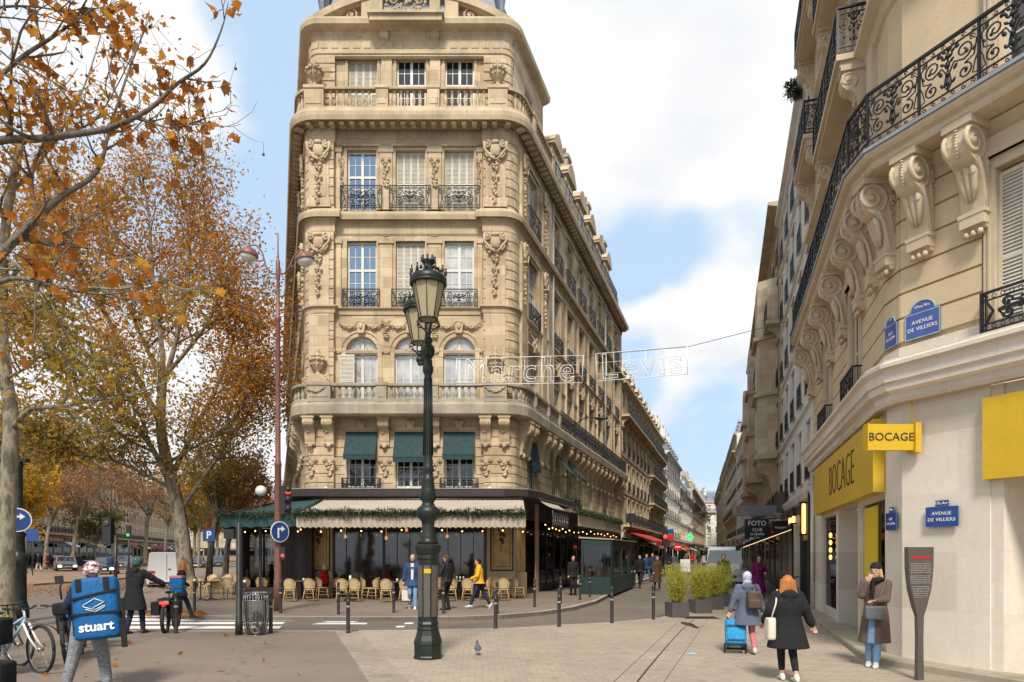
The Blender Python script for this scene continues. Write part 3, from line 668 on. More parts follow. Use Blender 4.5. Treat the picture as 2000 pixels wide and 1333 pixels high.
# ---------------------------------------------------------------- the corner building in the middle
D0 = 28.8
def FX(px): return (px - 1000) * D0 / F
def FZ(py, D=28.8): return HC + (1078 - py) * D / F
def build_main():
    B = empty('apartment_building', (-4.3, 31, 0), 0, 'tall ornate honey stone corner building above the green awninged cafe', 'building')
    XL, XR = FX(655), FX(945); yc, yp = 28.8, 28.55
    dr = Vector((.313, .95)).normalized(); dl = Vector((-.326, .945)).normalized()
    nR = Vector((dr.y, -dr.x)); nL = Vector((-dl.y, dl.x))
    aL = math.atan2(nL.y, nL.x); aR = math.atan2(nR.y, nR.x)
    if aL > 0: aL -= 2 * PI
    cl = (-8.10, 29.25); cr = (-.456, 29.25); rr = .7
    LA = [(cl[0] + rr * cos(a), cl[1] + rr * sin(a)) for a in [aL + (-PI / 2 - aL) * i / 6 for i in range(7)]]
    RA = [(cr[0] + rr * cos(a), cr[1] + rr * sin(a)) for a in [-PI / 2 + (aR + PI / 2) * i / 6 for i in range(7)]]
    R0 = Vector(RA[-1]); L0 = Vector(LA[0]); LEN = 27.2; LL = 44
    Rend = R0 + dr * LEN; Lend = L0 + dl * LL
    pierL = LA + [(XL, yp), (XL, yc)]; pierR = [(XR, yc), (XR, yp)] + RA
    full = [tuple(Lend)] + LA + [(XL, yp), (XL, yc), (XR, yc), (XR, yp)] + RA + [tuple(Rend)]
    simple = [tuple(Lend)] + LA + RA + [tuple(Rend)]
    pav = [tuple(L0 + dl * 4.6)] + LA + RA + [tuple(R0 + dr * 4.6)]
    FRr = Fr(R0, dr); FRl = Fr(Lend, -dl)
    cols = [FX(707), FX(802), FX(897)]; ww = 1.24
    zEnt0, zEnt1 = FZ(955), FZ(845); zSl0, zSl1 = FZ(812, 28), FZ(785, 28); zBal = FZ(748, 28)
    zA = FZ(658); z30, z31 = FZ(602), FZ(472); z40, z41 = FZ(412), FZ(295); zc0, zc1 = FZ(250), FZ(208, 27.95); zB5 = FZ(168, 28.1)
    z50, z51 = zc1 + .05, FZ(108); zt0, zt1 = FZ(54, 28.4), FZ(27, 28.2)
    W = MB()
    # front centre wall
    ops = []
    for x in cols:
        ops += [(x - .62, x + .62, zEnt0, zEnt1), (x - .67, x + .67, zSl1, zA), (x - .62, x + .62, z30, z31), (x - .62, x + .62, z40, z41)]
    wallgrid(W, XL, XR, 0, zc1, ops, yc, .32)
    wallgrid(W, XL - .3, XR + .3, zc1, zt1, [(x - .62, x + .62, z50, z51) for x in cols], yc + .15, .3)
    # arch spandrels of the second level
    for x in cols:
        zs = zA - .67; a = arc(x, zs, .67, 0, PI, 12)
        for q in range(12):
            xa, za = a[q]; xb, zb = a[q + 1]
            W.add([(xa, yc + .001, za), (xb, yc + .001, zb), (xb, yc + .001, zA + .001), (xa, yc + .001, zA + .001)], [(0, 3, 2, 1)])
            W.add([(xa, yc + .001, za), (xb, yc + .001, zb), (xb, yc + .32, zb), (xa, yc + .32, za)], [(0, 1, 2, 3)])
    # piers and rounded corners
    for p in (pierL, pierR):
        mould(W, p, [(0, 0), (0, zc1)]); q = offs(p, -.2); mould(W, [tuple(v) for v in q], [(0, zc1), (0, zt1)])
    # side walls
    bays = [2.2, 6.5, 9.4, 12.3, 15.2, 18.1, 21.0, 24.6]
    so = []
    for i, u in enumerate(bays):
        w = .62 if i not in (0,) else .75
        so += [(u - w, u + w, zEnt0, zEnt1), (u - w, u + w, zSl1, zA), (u - w, u + w, z30, z31), (u - w, u + w, z40, z41)]
    Wr = MB(FRr.T); wallgrid(Wr, 0, LEN, 0, zc1, so, 0, .3); wallgrid(Wr, 0, 4.6, zc1, zt1, [(2.2 - .6, 2.2 + .6, z50, z51)], .15, .3)
    wallgrid(Wr, 23.2, LEN, zc1, zc1 + 2.0, [], .15, .3)
    lb = [LL - u for u in (2.4, 7, 11, 15, 19, 23, 27, 31, 35, 39)]
    lo = []
    for u in lb: lo += [(u - .6, u + .6, zEnt0, zEnt1), (u - .6, u + .6, zSl1, zA), (u - .6, u + .6, z30, z31), (u - .6, u + .6, z40, z41)]
    Wl = MB(FRl.T); wallgrid(Wl, 0, LL, 0, zc1, lo, 0, .3); wallgrid(Wl, LL - 4.6, LL, zc1, zt1, [], .15, .3)
    # end and back walls
    W.add(Wr.v, Wr.f); W.add(Wl.v, Wl.f)
    W.add([(Rend.x, Rend.y, 0), (Lend.x, Lend.y, 0), (Lend.x, Lend.y, zc1), (Rend.x, Rend.y, zc1)], [(0, 1, 2, 3)])
    # rusticated courses
    Q = MB()
    pl = pierL[:-1]; pr = pierR[1:]
    for p in (pl, pr):
        for a, b in ((4.4, zSl0 - .05), (zSl1 + .1, z30 - .3), (z30 - .1, FZ(455) - .05), (z40 + .1, FZ(285))):
            rust(Q, p, a, b, .38)
        q = [tuple(v) for v in offs(p, -.2)]; rust(Q, q, zc1 + .1, FZ(110), .38)
    def sidecourse(fr, a, b, z0, z1, ch=.38, out=.035):
        m = MB(fr.T); n = max(1, int(round((z1 - z0) / ch))); c = (z1 - z0) / n
        for i in range(n): m.box(a, b, -out, .0, z0 + i * c + .018, z0 + (i + 1) * c - .018)
        Q.add(m.v, m.f)
    for (a, b) in ((0, 1.0), (3.4, 4.6), (22.3, 23.4), (25.9, LEN)):
        for z0, z1 in ((zSl1 + .1, z30 - .3), (z30 - .1, FZ(455) - .05), (z40 + .1, FZ(285))): sidecourse(FRr, a, b, z0, z1)
    for a, b in ((0, 1.4), (3.0, 5.7), (7.3, 8.6), (10.2, 11.5), (13.1, 14.4), (16, 17.3), (18.9, 20.2), (21.8, 23.8), (25.4, LEN)): sidecourse(FRr, a, b, 4.4, zSl0 - .1)
    for (a, b) in ((LL - 1.2, LL), (LL - 4.6, LL - 3.6)):
        for z0, z1 in ((4.4, zSl0 - .1), (zSl1 + .1, z30 - .3), (z30 - .1, FZ(455) - .05), (z40 + .1, FZ(285))): sidecourse(FRl, a, b, z0, z1)
    fc = Fr((XL, yc), (1, 0))
    edges = [XL] + [v for x in cols for v in (x - .72, x + .72)] + [XR]
    for i in range(0, 8, 2):
        sidecourse(fc, edges[i] - XL, edges[i + 1] - XL, 4.4, zEnt1 + .1, .40, .03)
    W.add(Q.v, Q.f); W.build('wall', 'stone_main', B)
    # mouldings
    M = MB()
    mould(M, full, [(0, FZ(462)), (.05, FZ(458)), (.05, FZ(437)), (.12, FZ(435)), (.14, FZ(428)), (.30, FZ(424, 28.3)), (.34, FZ(416, 28.3)), (.34, FZ(413, 28.3)), (.0, z40)])
    dentils(M, full, FZ(435), FZ(429), .12, .22, .05, .12)
    mould(M, full, [(0, FZ(287)), (.06, FZ(285)), (.06, FZ(280)), (.10, FZ(276)), (.05, FZ(272)), (.05, FZ(254)), (.16, FZ(250, 28.5)), (.18, FZ(244, 28.4)), (.20, FZ(240, 28.4))])
    dentils(M, full, FZ(266), FZ(258), .05, .075, .13, .2)
    mould(M, simple, [(-.1, FZ(240, 28.4)), (.28, FZ(240, 28.4)), (.30, FZ(236, 28.2)), (.62, FZ(234, 27.95)), (.66, FZ(226, 27.95)), (.66, FZ(218, 27.95)), (.58, FZ(212, 27.95)), (.55, zc1), (-.2, zc1)])
    dentils(M, simple, FZ(247, 28.2), FZ(235, 28.0), .2, .5, .19, .42)
    mould(M, full, [(0, z30 - .32), (.05, z30 - .3), (.07, z30 - .1), (.16, z30 - .06), (.16, z30), (0, z30)])
    mould(M, full, [(0, FZ(692)), (.05, FZ(691)), (.07, FZ(686)), (.0, FZ(684))])
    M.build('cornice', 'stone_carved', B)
    M = MB()
    mould(M, simple, [(-.1, zSl0), (.5, zSl0), (.6, zSl0 + .08), (.62, zSl1 - .12), (.56, zSl1), (-.1, zSl1)])
    # only the front and the first bays carry the stone slab; the long side has the iron balcony
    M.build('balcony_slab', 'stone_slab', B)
    M = MB()
    pv = [(-.3, zt0 - 1.0), (-.185, zt0 - .95), (-.185, zt0 - .1), (-.1, zt0), (.1, zt0 + .05), (.22, zt0 + .12), (.25, zt1 - .1), (.2, zt1), (-.4, zt1 + .02)]
    mould(M, pav, [(-.2, FZ(110) - .0), (-.14, FZ(108)), (-.14, FZ(100)), (-.2, FZ(98))])
    mould(M, pav, pv); dentils(M, pav, zt0 - .62, zt0 - .35, -.2, -.16, .3, .45)
    # central balcony of the attic and its brackets
    xa, xb = FX(733), FX(862)
    M.box(xa - .1, xb + .1, yc - .75, yc, FZ(66), FZ(52)); M.box(xa - .18, xb + .18, yc - .85, yc, FZ(55), FZ(50))
    M.box(xa, xa + .42, yc - .65, yc - .3, FZ(50), FZ(6)); M.box(xb - .42, xb, yc - .65, yc - .3, FZ(50), FZ(6)); M.box(xa - .06, xb + .06, yc - .72, yc - .25, FZ(8), FZ(3))
    M.box(xa + .42, xb - .42, yc - .6, yc - .5, FZ(50), FZ(45))
    # segmental pediment, broken at the centre
    cxp = (FX(600) + FX(1004)) / 2; hc = (FX(1004) - FX(600)) / 2; rise = 1.35; RR = (hc * hc + rise * rise) / (2 * rise); zc = zt1 + rise - RR
    half = math.asin(hc / RR)
    for s in (-1, 1):
        pts = [half * (1 - i / 8 * .68) for i in range(9)]
        for i in range(8):
            for (r0, r1, y0) in ((RR - .28, RR, -.3), (RR - .34, RR - .28, -.15)):
                q = [(cxp + s * r * sin(t), zc + r * cos(t)) for r, t in ((r0, pts[i]), (r1, pts[i]), (r1, pts[i + 1]), (r0, pts[i + 1]))]
                M.hexa([(x, yc + y0, z) for x, z in q], [(x, yc + .4, z) for x, z in q])
            q = [(cxp + s * RR * sin(t) * .97, zc + (RR - .3) * cos(t)) for t in (pts[i], pts[i + 1])]
            M.add([(q[0][0], yc + .12, zt1), (q[1][0], yc + .12, zt1), (q[1][0], yc + .12, q[1][1]), (q[0][0], yc + .12, q[0][1])], [(0, 1, 2, 3)])
        x = cxp + s * 1.75; M.box(x - .28, x + .28, yc - .25, yc + .2, zt1, zt1 + 2.6)
        volute(M, x + s * .75, zt1 + .35, .28, yc - .05, s, .06)
    M.box(cxp - 1.5, cxp + 1.5, yc + .2, yc + .6, zt1 + 1.9, zt1 + 2.6)
    M.build('pediment', 'stone_carved', B)
    M = MB(); blobs(M, (xa + xb) / 2, FZ(28), 1.7, .6, 46, .07, yc - .56, 21)
    for s in (-1, 1): volute(M, (xa + xb) / 2 + s * .55, FZ(22), .2, yc - .58, s, .035); volute(M, (xa + xb) / 2 + s * .3, FZ(36), .14, yc - .58, -s, .03)
    M.build('carved_panel', 'stone_carved', B)
    # roofs
    M = MB(); ins = [tuple(v) for v in offs(pav, -.7)]
    mould(M, ins, [(0, zt1), (-.5, zt1 + 2.6), (-1.2, zt1 + 4.2), (-3, zt1 + 4.6)])
    m = MB(FRr.T); m.prismx([(.9, zc1), (1.7, zc1 + 2.1), (3.5, zc1 + 2.8), (9, zc1 + 2.8), (9, zc1)], 4.6, LEN - .1); M.add(m.v, m.f)
    m = MB(FRl.T); m.prismx([(.9, zc1), (1.7, zc1 + 2.1), (3.5, zc1 + 2.8), (9, zc1 + 2.8), (9, zc1)], .1, LL - 4.6); M.add(m.v, m.f)
    M.build('roof', 'slate', B)
    M = MB(); M.poly([(v.x, v.y, zc1 + .01) for v in offs(simple, -.05)]); M.build('roof_terrace', 'zinc', B)
    # balustrades
    M = MB(); pth = [tuple(v) for v in offs([tuple(L0 + dl * 2)] + LA + RA + [tuple(R0 + dr * 5.4)], .42)]
    fy = yp - .42
    balustrade(M, pth, zSl1, zBal, [(FX(633), fy, .95), (FX(968), fy, .95), (FX(752), fy, .42), (FX(850), fy, .42),
        tuple(FRr.p(1.0, -.42)[:2]) + (.3, FRr.a), tuple(FRr.p(3.2, -.42)[:2]) + (.3, FRr.a), tuple(FRr.p(5.3, -.42)[:2]) + (.35, FRr.a)])
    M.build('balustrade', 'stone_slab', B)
    M = MB(); pth = [tuple(v) for v in offs([tuple(L0 + dl * 2)] + LA + RA + [tuple(R0 + dr * 4.8)], .3)]
    balustrade(M, pth, zc1, zB5, [(FX(622), yp - .3, .8), (FX(973), yp - .3, .8), (FX(752), yp - .3, .5), (FX(850), yp - .3, .5), tuple(FRr.p(1.2, -.3)[:2]) + (.4, FRr.a), tuple(FRr.p(4.5, -.3)[:2]) + (.4, FRr.a)])
    M.build('balustrade', 'stone_main', B)
    # window surrounds, pilasters between windows, hoods
    M = MB(fc.T)
    for x in cols:
        u = x - XL
        surround(M, u, z30, z31, ww, .12, .05, sill=False, lintel=False); surround(M, u, z40, z41, ww, .12, .06, sill=False)
        surround(M, u, z50, z51, ww, .12, .04, y=.15, sill=False, lintel=False); surround(M, u, zEnt0, zEnt1, ww, .1, .03)
        a = arc(u, zA - .67, .67, 0, PI, 14); b = arc(u, zA - .67, .85, 0, PI, 14); c = arc(u, zA - .67, .92, 0, PI, 14)
        for i in range(14):
            for (p, q, o) in ((a, b, -.06), (b, c, -.1)):
                M.hexa([(p[i][0], o, p[i][1]), (p[i + 1][0], o, p[i + 1][1]), (q[i + 1][0], o, q[i + 1][1]), (q[i][0], o, q[i][1])],
                       [(p[i][0], .02, p[i][1]), (p[i + 1][0], .02, p[i + 1][1]), (q[i + 1][0], .02, q[i + 1][1]), (q[i][0], .02, q[i][1])])
        for s in (-1, 1): M.box(u + s * .67, u + s * .85, -.061, .02, zSl1, zA - .67)
    for px in (754.5, 849.5):
        u = FX(px) - XL
        M.box(u - .27, u + .27, -.09, 0, z40, FZ(300)); M.box(u - .32, u + .32, -.13, 0, FZ(300), FZ(288)); M.box(u - .3, u + .3, -.12, 0, z40, z40 + .18)
        M.box(u - .27, u + .27, -.09, 0, z30, FZ(478)); M.box(u - .33, u + .33, -.14, 0, FZ(478), FZ(470)); M.box(u - .3, u + .3, -.12, 0, z30, z30 + .55)
        M.box(u - .22, u + .22, .05, .15, zc1, FZ(110))
    for px in (657, 943):
        u = FX(px) - XL + (.12 if px < 800 else -.12)
        for (a, b) in ((z40, FZ(300)), (z30, FZ(478))): M.box(u - .1, u + .1, -.09, 0, a, b); M.box(u - .14, u + .14, -.13, 0, b, b + .2)
    # tall flat strips on the corner piers
    for px in (627, 968):
        u = FX(px) - XL
        for a, b in ((zSl1, z30 - .35), (z30, FZ(462)), (z40, FZ(290))): M.box(u - .42, u + .42, yp - yc - .07, yp - yc, a + .02, b)
        M.box(u - .3, u + .3, yp - yc - .095, yp - yc - .065, z40 + .45, FZ(330)); M.box(u - .5, u + .5, yp - yc - .12, yp - yc, z40, z40 + .35)
    M.build('window_surround', 'stone_main', B)
    M = MB(FRr.T)
    for i, u in enumerate(bays):
        w = 1.5 if i == 0 else 1.24
        surround(M, u, z30, z31, w, .14, .06); surround(M, u, z40, z41, w, .14, .07, sill=False); surround(M, u, zSl1, zA, w, .14, .07, sill=False)
        M.box(u - w / 2 - .3, u - w / 2 - .14, -.12, 0, zSl1, FZ(462)) ; M.box(u + w / 2 + .14, u + w / 2 + .3, -.12, 0, zSl1, FZ(462))
    for u in (.6, 3.9, 4.9, 22.6, 26.4):
        M.box(u - .35, u + .35, -.16, 0, zSl1, FZ(462)); M.box(u - .35, u + .35, -.16, 0, z40, FZ(290))
    M.build('window_surround', 'stone_main', B)
    # dormers and chimneys over the street side
    for i, u in enumerate(bays[1:7]):
        M = MB(FRr.T); M.box(u - .85, u + .85, -.05, 1.9, zc1, zc1 + 2.3); M.box(u - 1.0, u + 1.0, -.22, 2.0, zc1 + 2.3, zc1 + 2.45)
        M.prismy([(u - 1.05, zc1 + 2.45), (u + 1.05, zc1 + 2.45), (u + .55, zc1 + 2.95), (u, zc1 + 3.2), (u - .55, zc1 + 2.95)], -.22, 1.6)
        d = M.build('dormer', 'stone_carved', B)
        fr = FRr.p(u, -.12, zc1 + .1); add_window(d, Vector(fr) - wloc(B), FRr.a, 1.05, 1.75, 'glass_dark')
    for u in (5.0, 10.9, 16.6, 22.4):
        M = MB(FRr.T); M.box(u - .35, u + .35, .35, 2.2, zc1, zc1 + 4.4); M.box(u - .42, u + .42, .27, 2.3, zc1 + 4.4, zc1 + 4.6)
        c = M.build('chimney', 'stone_slab', B)
        M = MB(FRr.T)
        for k in range(3): M.lathe([(.11, 0), (.09, .45), (.12, .5)], (u, .6 + k * .5, zc1 + 4.6), 8)
        M.build('chimney_pot', 'terracotta', c)
    # ornaments
    bl = wloc(B)
    def put(name, me, p, rz=0, sc=None): return inst(name, me, B, Vector(p) - bl, rz, sc)
    ca = cartouche().mesh('cartouche', 'stone_carved'); dp = drop_orn().mesh('carved_drop', 'stone_carved'); ga = garland(1.05, .22).mesh('garland', 'stone_carved')
    ks = keystone_orn().mesh('keystone', 'stone_carved'); ur = urn_mesh(1.25).mesh('urn', 'stone_carved')
    for px in (627, 968):
        put('cartouche', ca, (FX(px), yp - .1, FZ(285))); put('cartouche', ca, (FX(px), yp - .08, FZ(462)))
        put('urn', ur, (FX(px) - (.1 if px < 800 else -.1), yp - .3, zB5 + .03)); put('urn', ur, (FX(px), yp - .2, zBal + .35), 0, (.95, .95, 1))
        put('garland', ga, (FX(px), yp - .42 - .16, FZ(757, 28)), 0, (.75, 1, .8))
        M = MB()
        for s in (-1, 1): volute(M, FX(px) + s * .42, zBal + .18, .16, yp - .4, s, .05)
        M.prismy([(FX(px) - .5, zBal + .03), (FX(px) + .5, zBal + .03), (FX(px) + .22, zBal + .4), (FX(px) - .22, zBal + .4)], yp - .45, yp - .05)
        M.build('urn_pedestal', 'stone_carved', B)
    for px in (754.5, 849.5):
        put('carved_drop', dp, (FX(px), yc - .1, FZ(312)), 0, (1.2, 1, 1.0)); put('garland', ga, (FX(px), yc - .13, FZ(462)), 0, (.55, 1, .4))
    for px in (668, 936): put('carved_drop', dp, (FX(px), yc - .1, FZ(312)), 0, (.7, 1, 1.0))
    for px in (707, 802, 897): put('keystone', ks, (FX(px), yc - .08, FZ(642))); put('keystone', ks, (FX(px), yc - .02, FZ(830)), 0, (.9, .8, .6))
    for px in (683, 731, 778, 826, 873, 921): put('garland', ga, (FX(px), yc - .06, FZ(630)), 0, (.8, 1, 1.1))
    for px in (754.5, 849.5): put('carved_drop', dp, (FX(px), yc - .06, FZ(628)), 0, (1.3, 1, .6))
    for x, w in ((FX(683), 1.4), (FX(802), 1.6), (FX(915), 1.4)):
        put('garland', ga, (x, yc + .1, FZ(84)), 0, (w, .8, .35))
    co = console(.42, 1.15, .5).mesh('console', 'stone_carved'); cs = console(.34, 1.0, .4).mesh('console', 'stone_carved')
    for px in (611, 647, 949, 985): put('console', co, (FX(px), yp - .02, zSl0))
    for px in (752, 850): put('console', co, (FX(px), yc - .02, zSl0))
    for px in (752, 850, 705, 893): put('console', cs, (FX(px), yc + .13, FZ(66) if px in (752, 850) else FZ(52)), 0, (1, 1, .95))
    dm = drop_orn(.5).mesh('carved_drop', 'stone_carved')
    for px in (611, 647, 752, 850, 949, 985): put('carved_drop', dm, (FX(px), (yp if px not in (752, 850) else yc) - .03, FZ(897)), 0, (1.6, 1.2, 1.3))
    for u in (.5, 1.3, 3.4, 4.4, 5.6) + tuple(7.95 + 1.45 * k for k in range(11)) + (25.4, 26.6): put('console', co, FRr.p(u, 0, zSl0), FRr.a, (1, 1.1, 1.25))
    for u in (LL - .6, LL - 1.6, LL - 3.6, LL - 5, LL - 8, LL - 11): put('console', co, FRl.p(u, 0, zSl0), FRl.a, (1, 1.1, 1.3))
    for u in (.6, 3.9): put('cartouche', ca, FRr.p(u, -.14, FZ(285)), FRr.a, (.7, 1, 1)); put('cartouche', ca, FRr.p(u, -.14, FZ(462)), FRr.a, (.7, 1, 1))
    for u in (LL - .7, LL - 3.9): put('cartouche', ca, FRl.p(u, -.04, FZ(285)), FRl.a, (.8, 1.2, 1)); put('cartouche', ca, FRl.p(u, -.04, FZ(462)), FRl.a, (.8, 1.2, 1))
    for u in bays: put('keystone', ks, FRr.p(u, -.06, zA + .2), FRr.a); put('garland', ga, FRr.p(u, -.06, z30 - .45), FRr.a)
    # windows
    kinds4 = ['sky', 'shut', 'shut']; kinds3 = ['sky', 'shut', 'cur']; kinds5 = ['shut', 'cur2', 'cur2']
    def window_at(fr, x, z0, z1, kind, w=ww, y=.14, arch=False, fixed=True):
        p = Vector(fr.p(x, y, z0)) - bl; h = z1 - z0
        if kind == 'shut':
            k = (round(w, 2), round(h, 2))
            if k not in _sh: _sh[k] = shutter_mesh(w - .02, h - .02, 4).mesh('shutter', 'shutter_grey')
            inst('shutter', _sh[k], B, p, fr.a)
        else:
            g = {'sky': 'glass_sky', 'cur': 'glass_curtain', 'cur2': 'glass_dark', 'dark': 'glass_dark'}[kind]
            add_window(B, p, fr.a, w, h, g, arch=arch, rows=(3, 2) if not arch else (2, 0))
    _sh = {}
    for x, k4, k3, k5 in zip(cols, kinds4, kinds3, kinds5):
        u = x - XL
        window_at(fc, u, z40, z41, k4); window_at(fc, u, z30, z31, k3); window_at(fc, u, z50, z51, k5, y=.3)
        window_at(fc, u, zSl1, zA, 'cur', 1.32, arch=True); window_at(fc, u, zEnt0, zEnt1, 'dark')
    sh1 = shutter_mesh(.62, FZ(692) - zSl1 - .1, 1).mesh('shutter', 'shutter_grey'); put('shutter', sh1, (FX(679), yc - .1, zSl1 + .05))
    rr1 = rail_mesh(FX(936) - FX(856), FZ(367) - FZ(412), 1, sides=.16).mesh('window_railing', 'iron_black'); rr2 = rail_mesh(FX(936) - FX(865), FZ(568) - FZ(602), 1, sides=.16).mesh('window_railing', 'iron_black')
    re = rail_mesh(FX(938) - FX(865), FZ(935) - FZ(960), 2, 'rich', sides=.2).mesh('window_railing', 'iron_black')
    for x in cols:
        put('window_railing', rr1, (x, yc - .2, z40)); put('window_railing', rr2, (x, yc - .2, z30))
    for x in (cols[0], cols[2]): put('window_railing', re, (x, yc - .24, FZ(960)))
    for u, i in zip(bays, range(8)):
        w = 1.5 if i == 0 else 1.24
        window_at(FRr, u, z40, z41, 'cur' if i % 3 == 0 else 'dark', w); window_at(FRr, u, z30, z31, 'sky' if i == 0 else ('shut' if i % 3 == 1 else 'cur'), w)
        window_at(FRr, u, zSl1, zA, 'cur', w); window_at(FRr, u, zEnt0, zEnt1, 'dark', w)
        put('window_railing', rr1, FRr.p(u, -.2, z40), FRr.a, (1.0, 1, 1)); put('window_railing', rr2, FRr.p(u, -.2, z30), FRr.a, (1.08, 1, 1))
        if i in (0, 1, 2, 4):
            M = MB(FRr.T); M.box(u + .2, u + .62, -.1, -.08, z30 + .75, z30 + 1.2); M.build('white_blind', 'curtain', B)
    for u in lb[:10]:
        window_at(FRl, u, z40, z41, 'dark', 1.2); window_at(FRl, u, z30, z31, 'shut', 1.2); window_at(FRl, u, zSl1, zA, 'dark', 1.2); window_at(FRl, u, zEnt0, zEnt1, 'dark', 1.2)
        put('window_railing', rr1, FRl.p(u, -.3, z40), FRl.a); put('window_railing', rr2, FRl.p(u, -.3, z30), FRl.a)
    # long iron balconies on the street side
    lr = rail_mesh(3.0, .95, 3).mesh('balcony_railing', 'iron_black')
    for k in range(7): put('balcony_railing', lr, FRr.p(7.2 + 3.0 * k, -.5, zSl1), FRr.a)
    lp = rail_mesh(3.0, .95, 1, 'plain').mesh('balcony_railing', 'iron_black')
    for k in range(6): put('balcony_railing', lp, FRr.p(6.3 + 3.0 * k, -.45, zc1), FRr.a)
    # drain pipes
    for u in (5.35, 19.6): M = MB(FRr.T); M.tube([(u, -.18, 4.4), (u, -.18, FZ(275))], .06, 8); M.build('drain_pipe', 'frame_grey', B)
    # green window blinds of the entresol
    for x in cols:
        M = MB(); a, b = x - .66, x + .66; z1 = zEnt1 + .02; z0 = FZ(892) if x != cols[1] else FZ(897); o = .55
        M.add([(a, yc - .05, z1), (b, yc - .05, z1), (b, yc - o, z0), (a, yc - o, z0), (a, yc - .03, z1), (b, yc - .03, z1), (b, yc - o + .03, z0 - .01), (a, yc - o + .03, z0 - .01)],
              [(0, 1, 2, 3), (4, 7, 6, 5), (0, 4, 5, 1), (1, 5, 6, 2), (2, 6, 7, 3), (3, 7, 4, 0)])
        M.box(a, b, yc - o - .01, yc - o + .01, z0 - .2, z0); M.box(a - .02, b + .02, yc - o - .02, yc - o + .02, z0 - .01, z0 + .02)
        for s in (a, b): M.tube([(s, yc - o, z0), (s, yc - .03, z0 - .1)], .012, 5)
        M.build('window_blind', 'blind_green', B)
    for u, o in ((2.2, .25), (6.5, .9), (9.4, .9)):
        M = MB(FRr.T); M.add([(u - .7, -.04, zEnt1), (u + .7, -.04, zEnt1), (u + .7, -o, zEnt1 - 1.3 + o * .3), (u - .7, -o, zEnt1 - 1.3 + o * .3)], [(0, 1, 2, 3)]); M.box(u - .7, u + .7, -o - .01, -o + .01, zEnt1 - 1.5 + o * .3, zEnt1 - 1.3 + o * .3)
        M.build('window_blind', 'blind_green', B)
    M = MB(FRr.T); M.tube([(8.2, -.5, zSl1 + .6), (8.2, -1.2, zSl1 + 1.0), (8.2, -1.9, zSl1 + .95)], .03, 6); M.ell((8.2, -2.1, zSl1 + .9), (.12, .38, .08), 10, 6); M.build('wall_lantern', 'iron_black', B)
    return B, FRr, FRl, dict(R0=R0, L0=L0, dr=dr, dl=dl, Rend=Rend, Lend=Lend)
MAIN, FRR, FRL, MI = build_main()
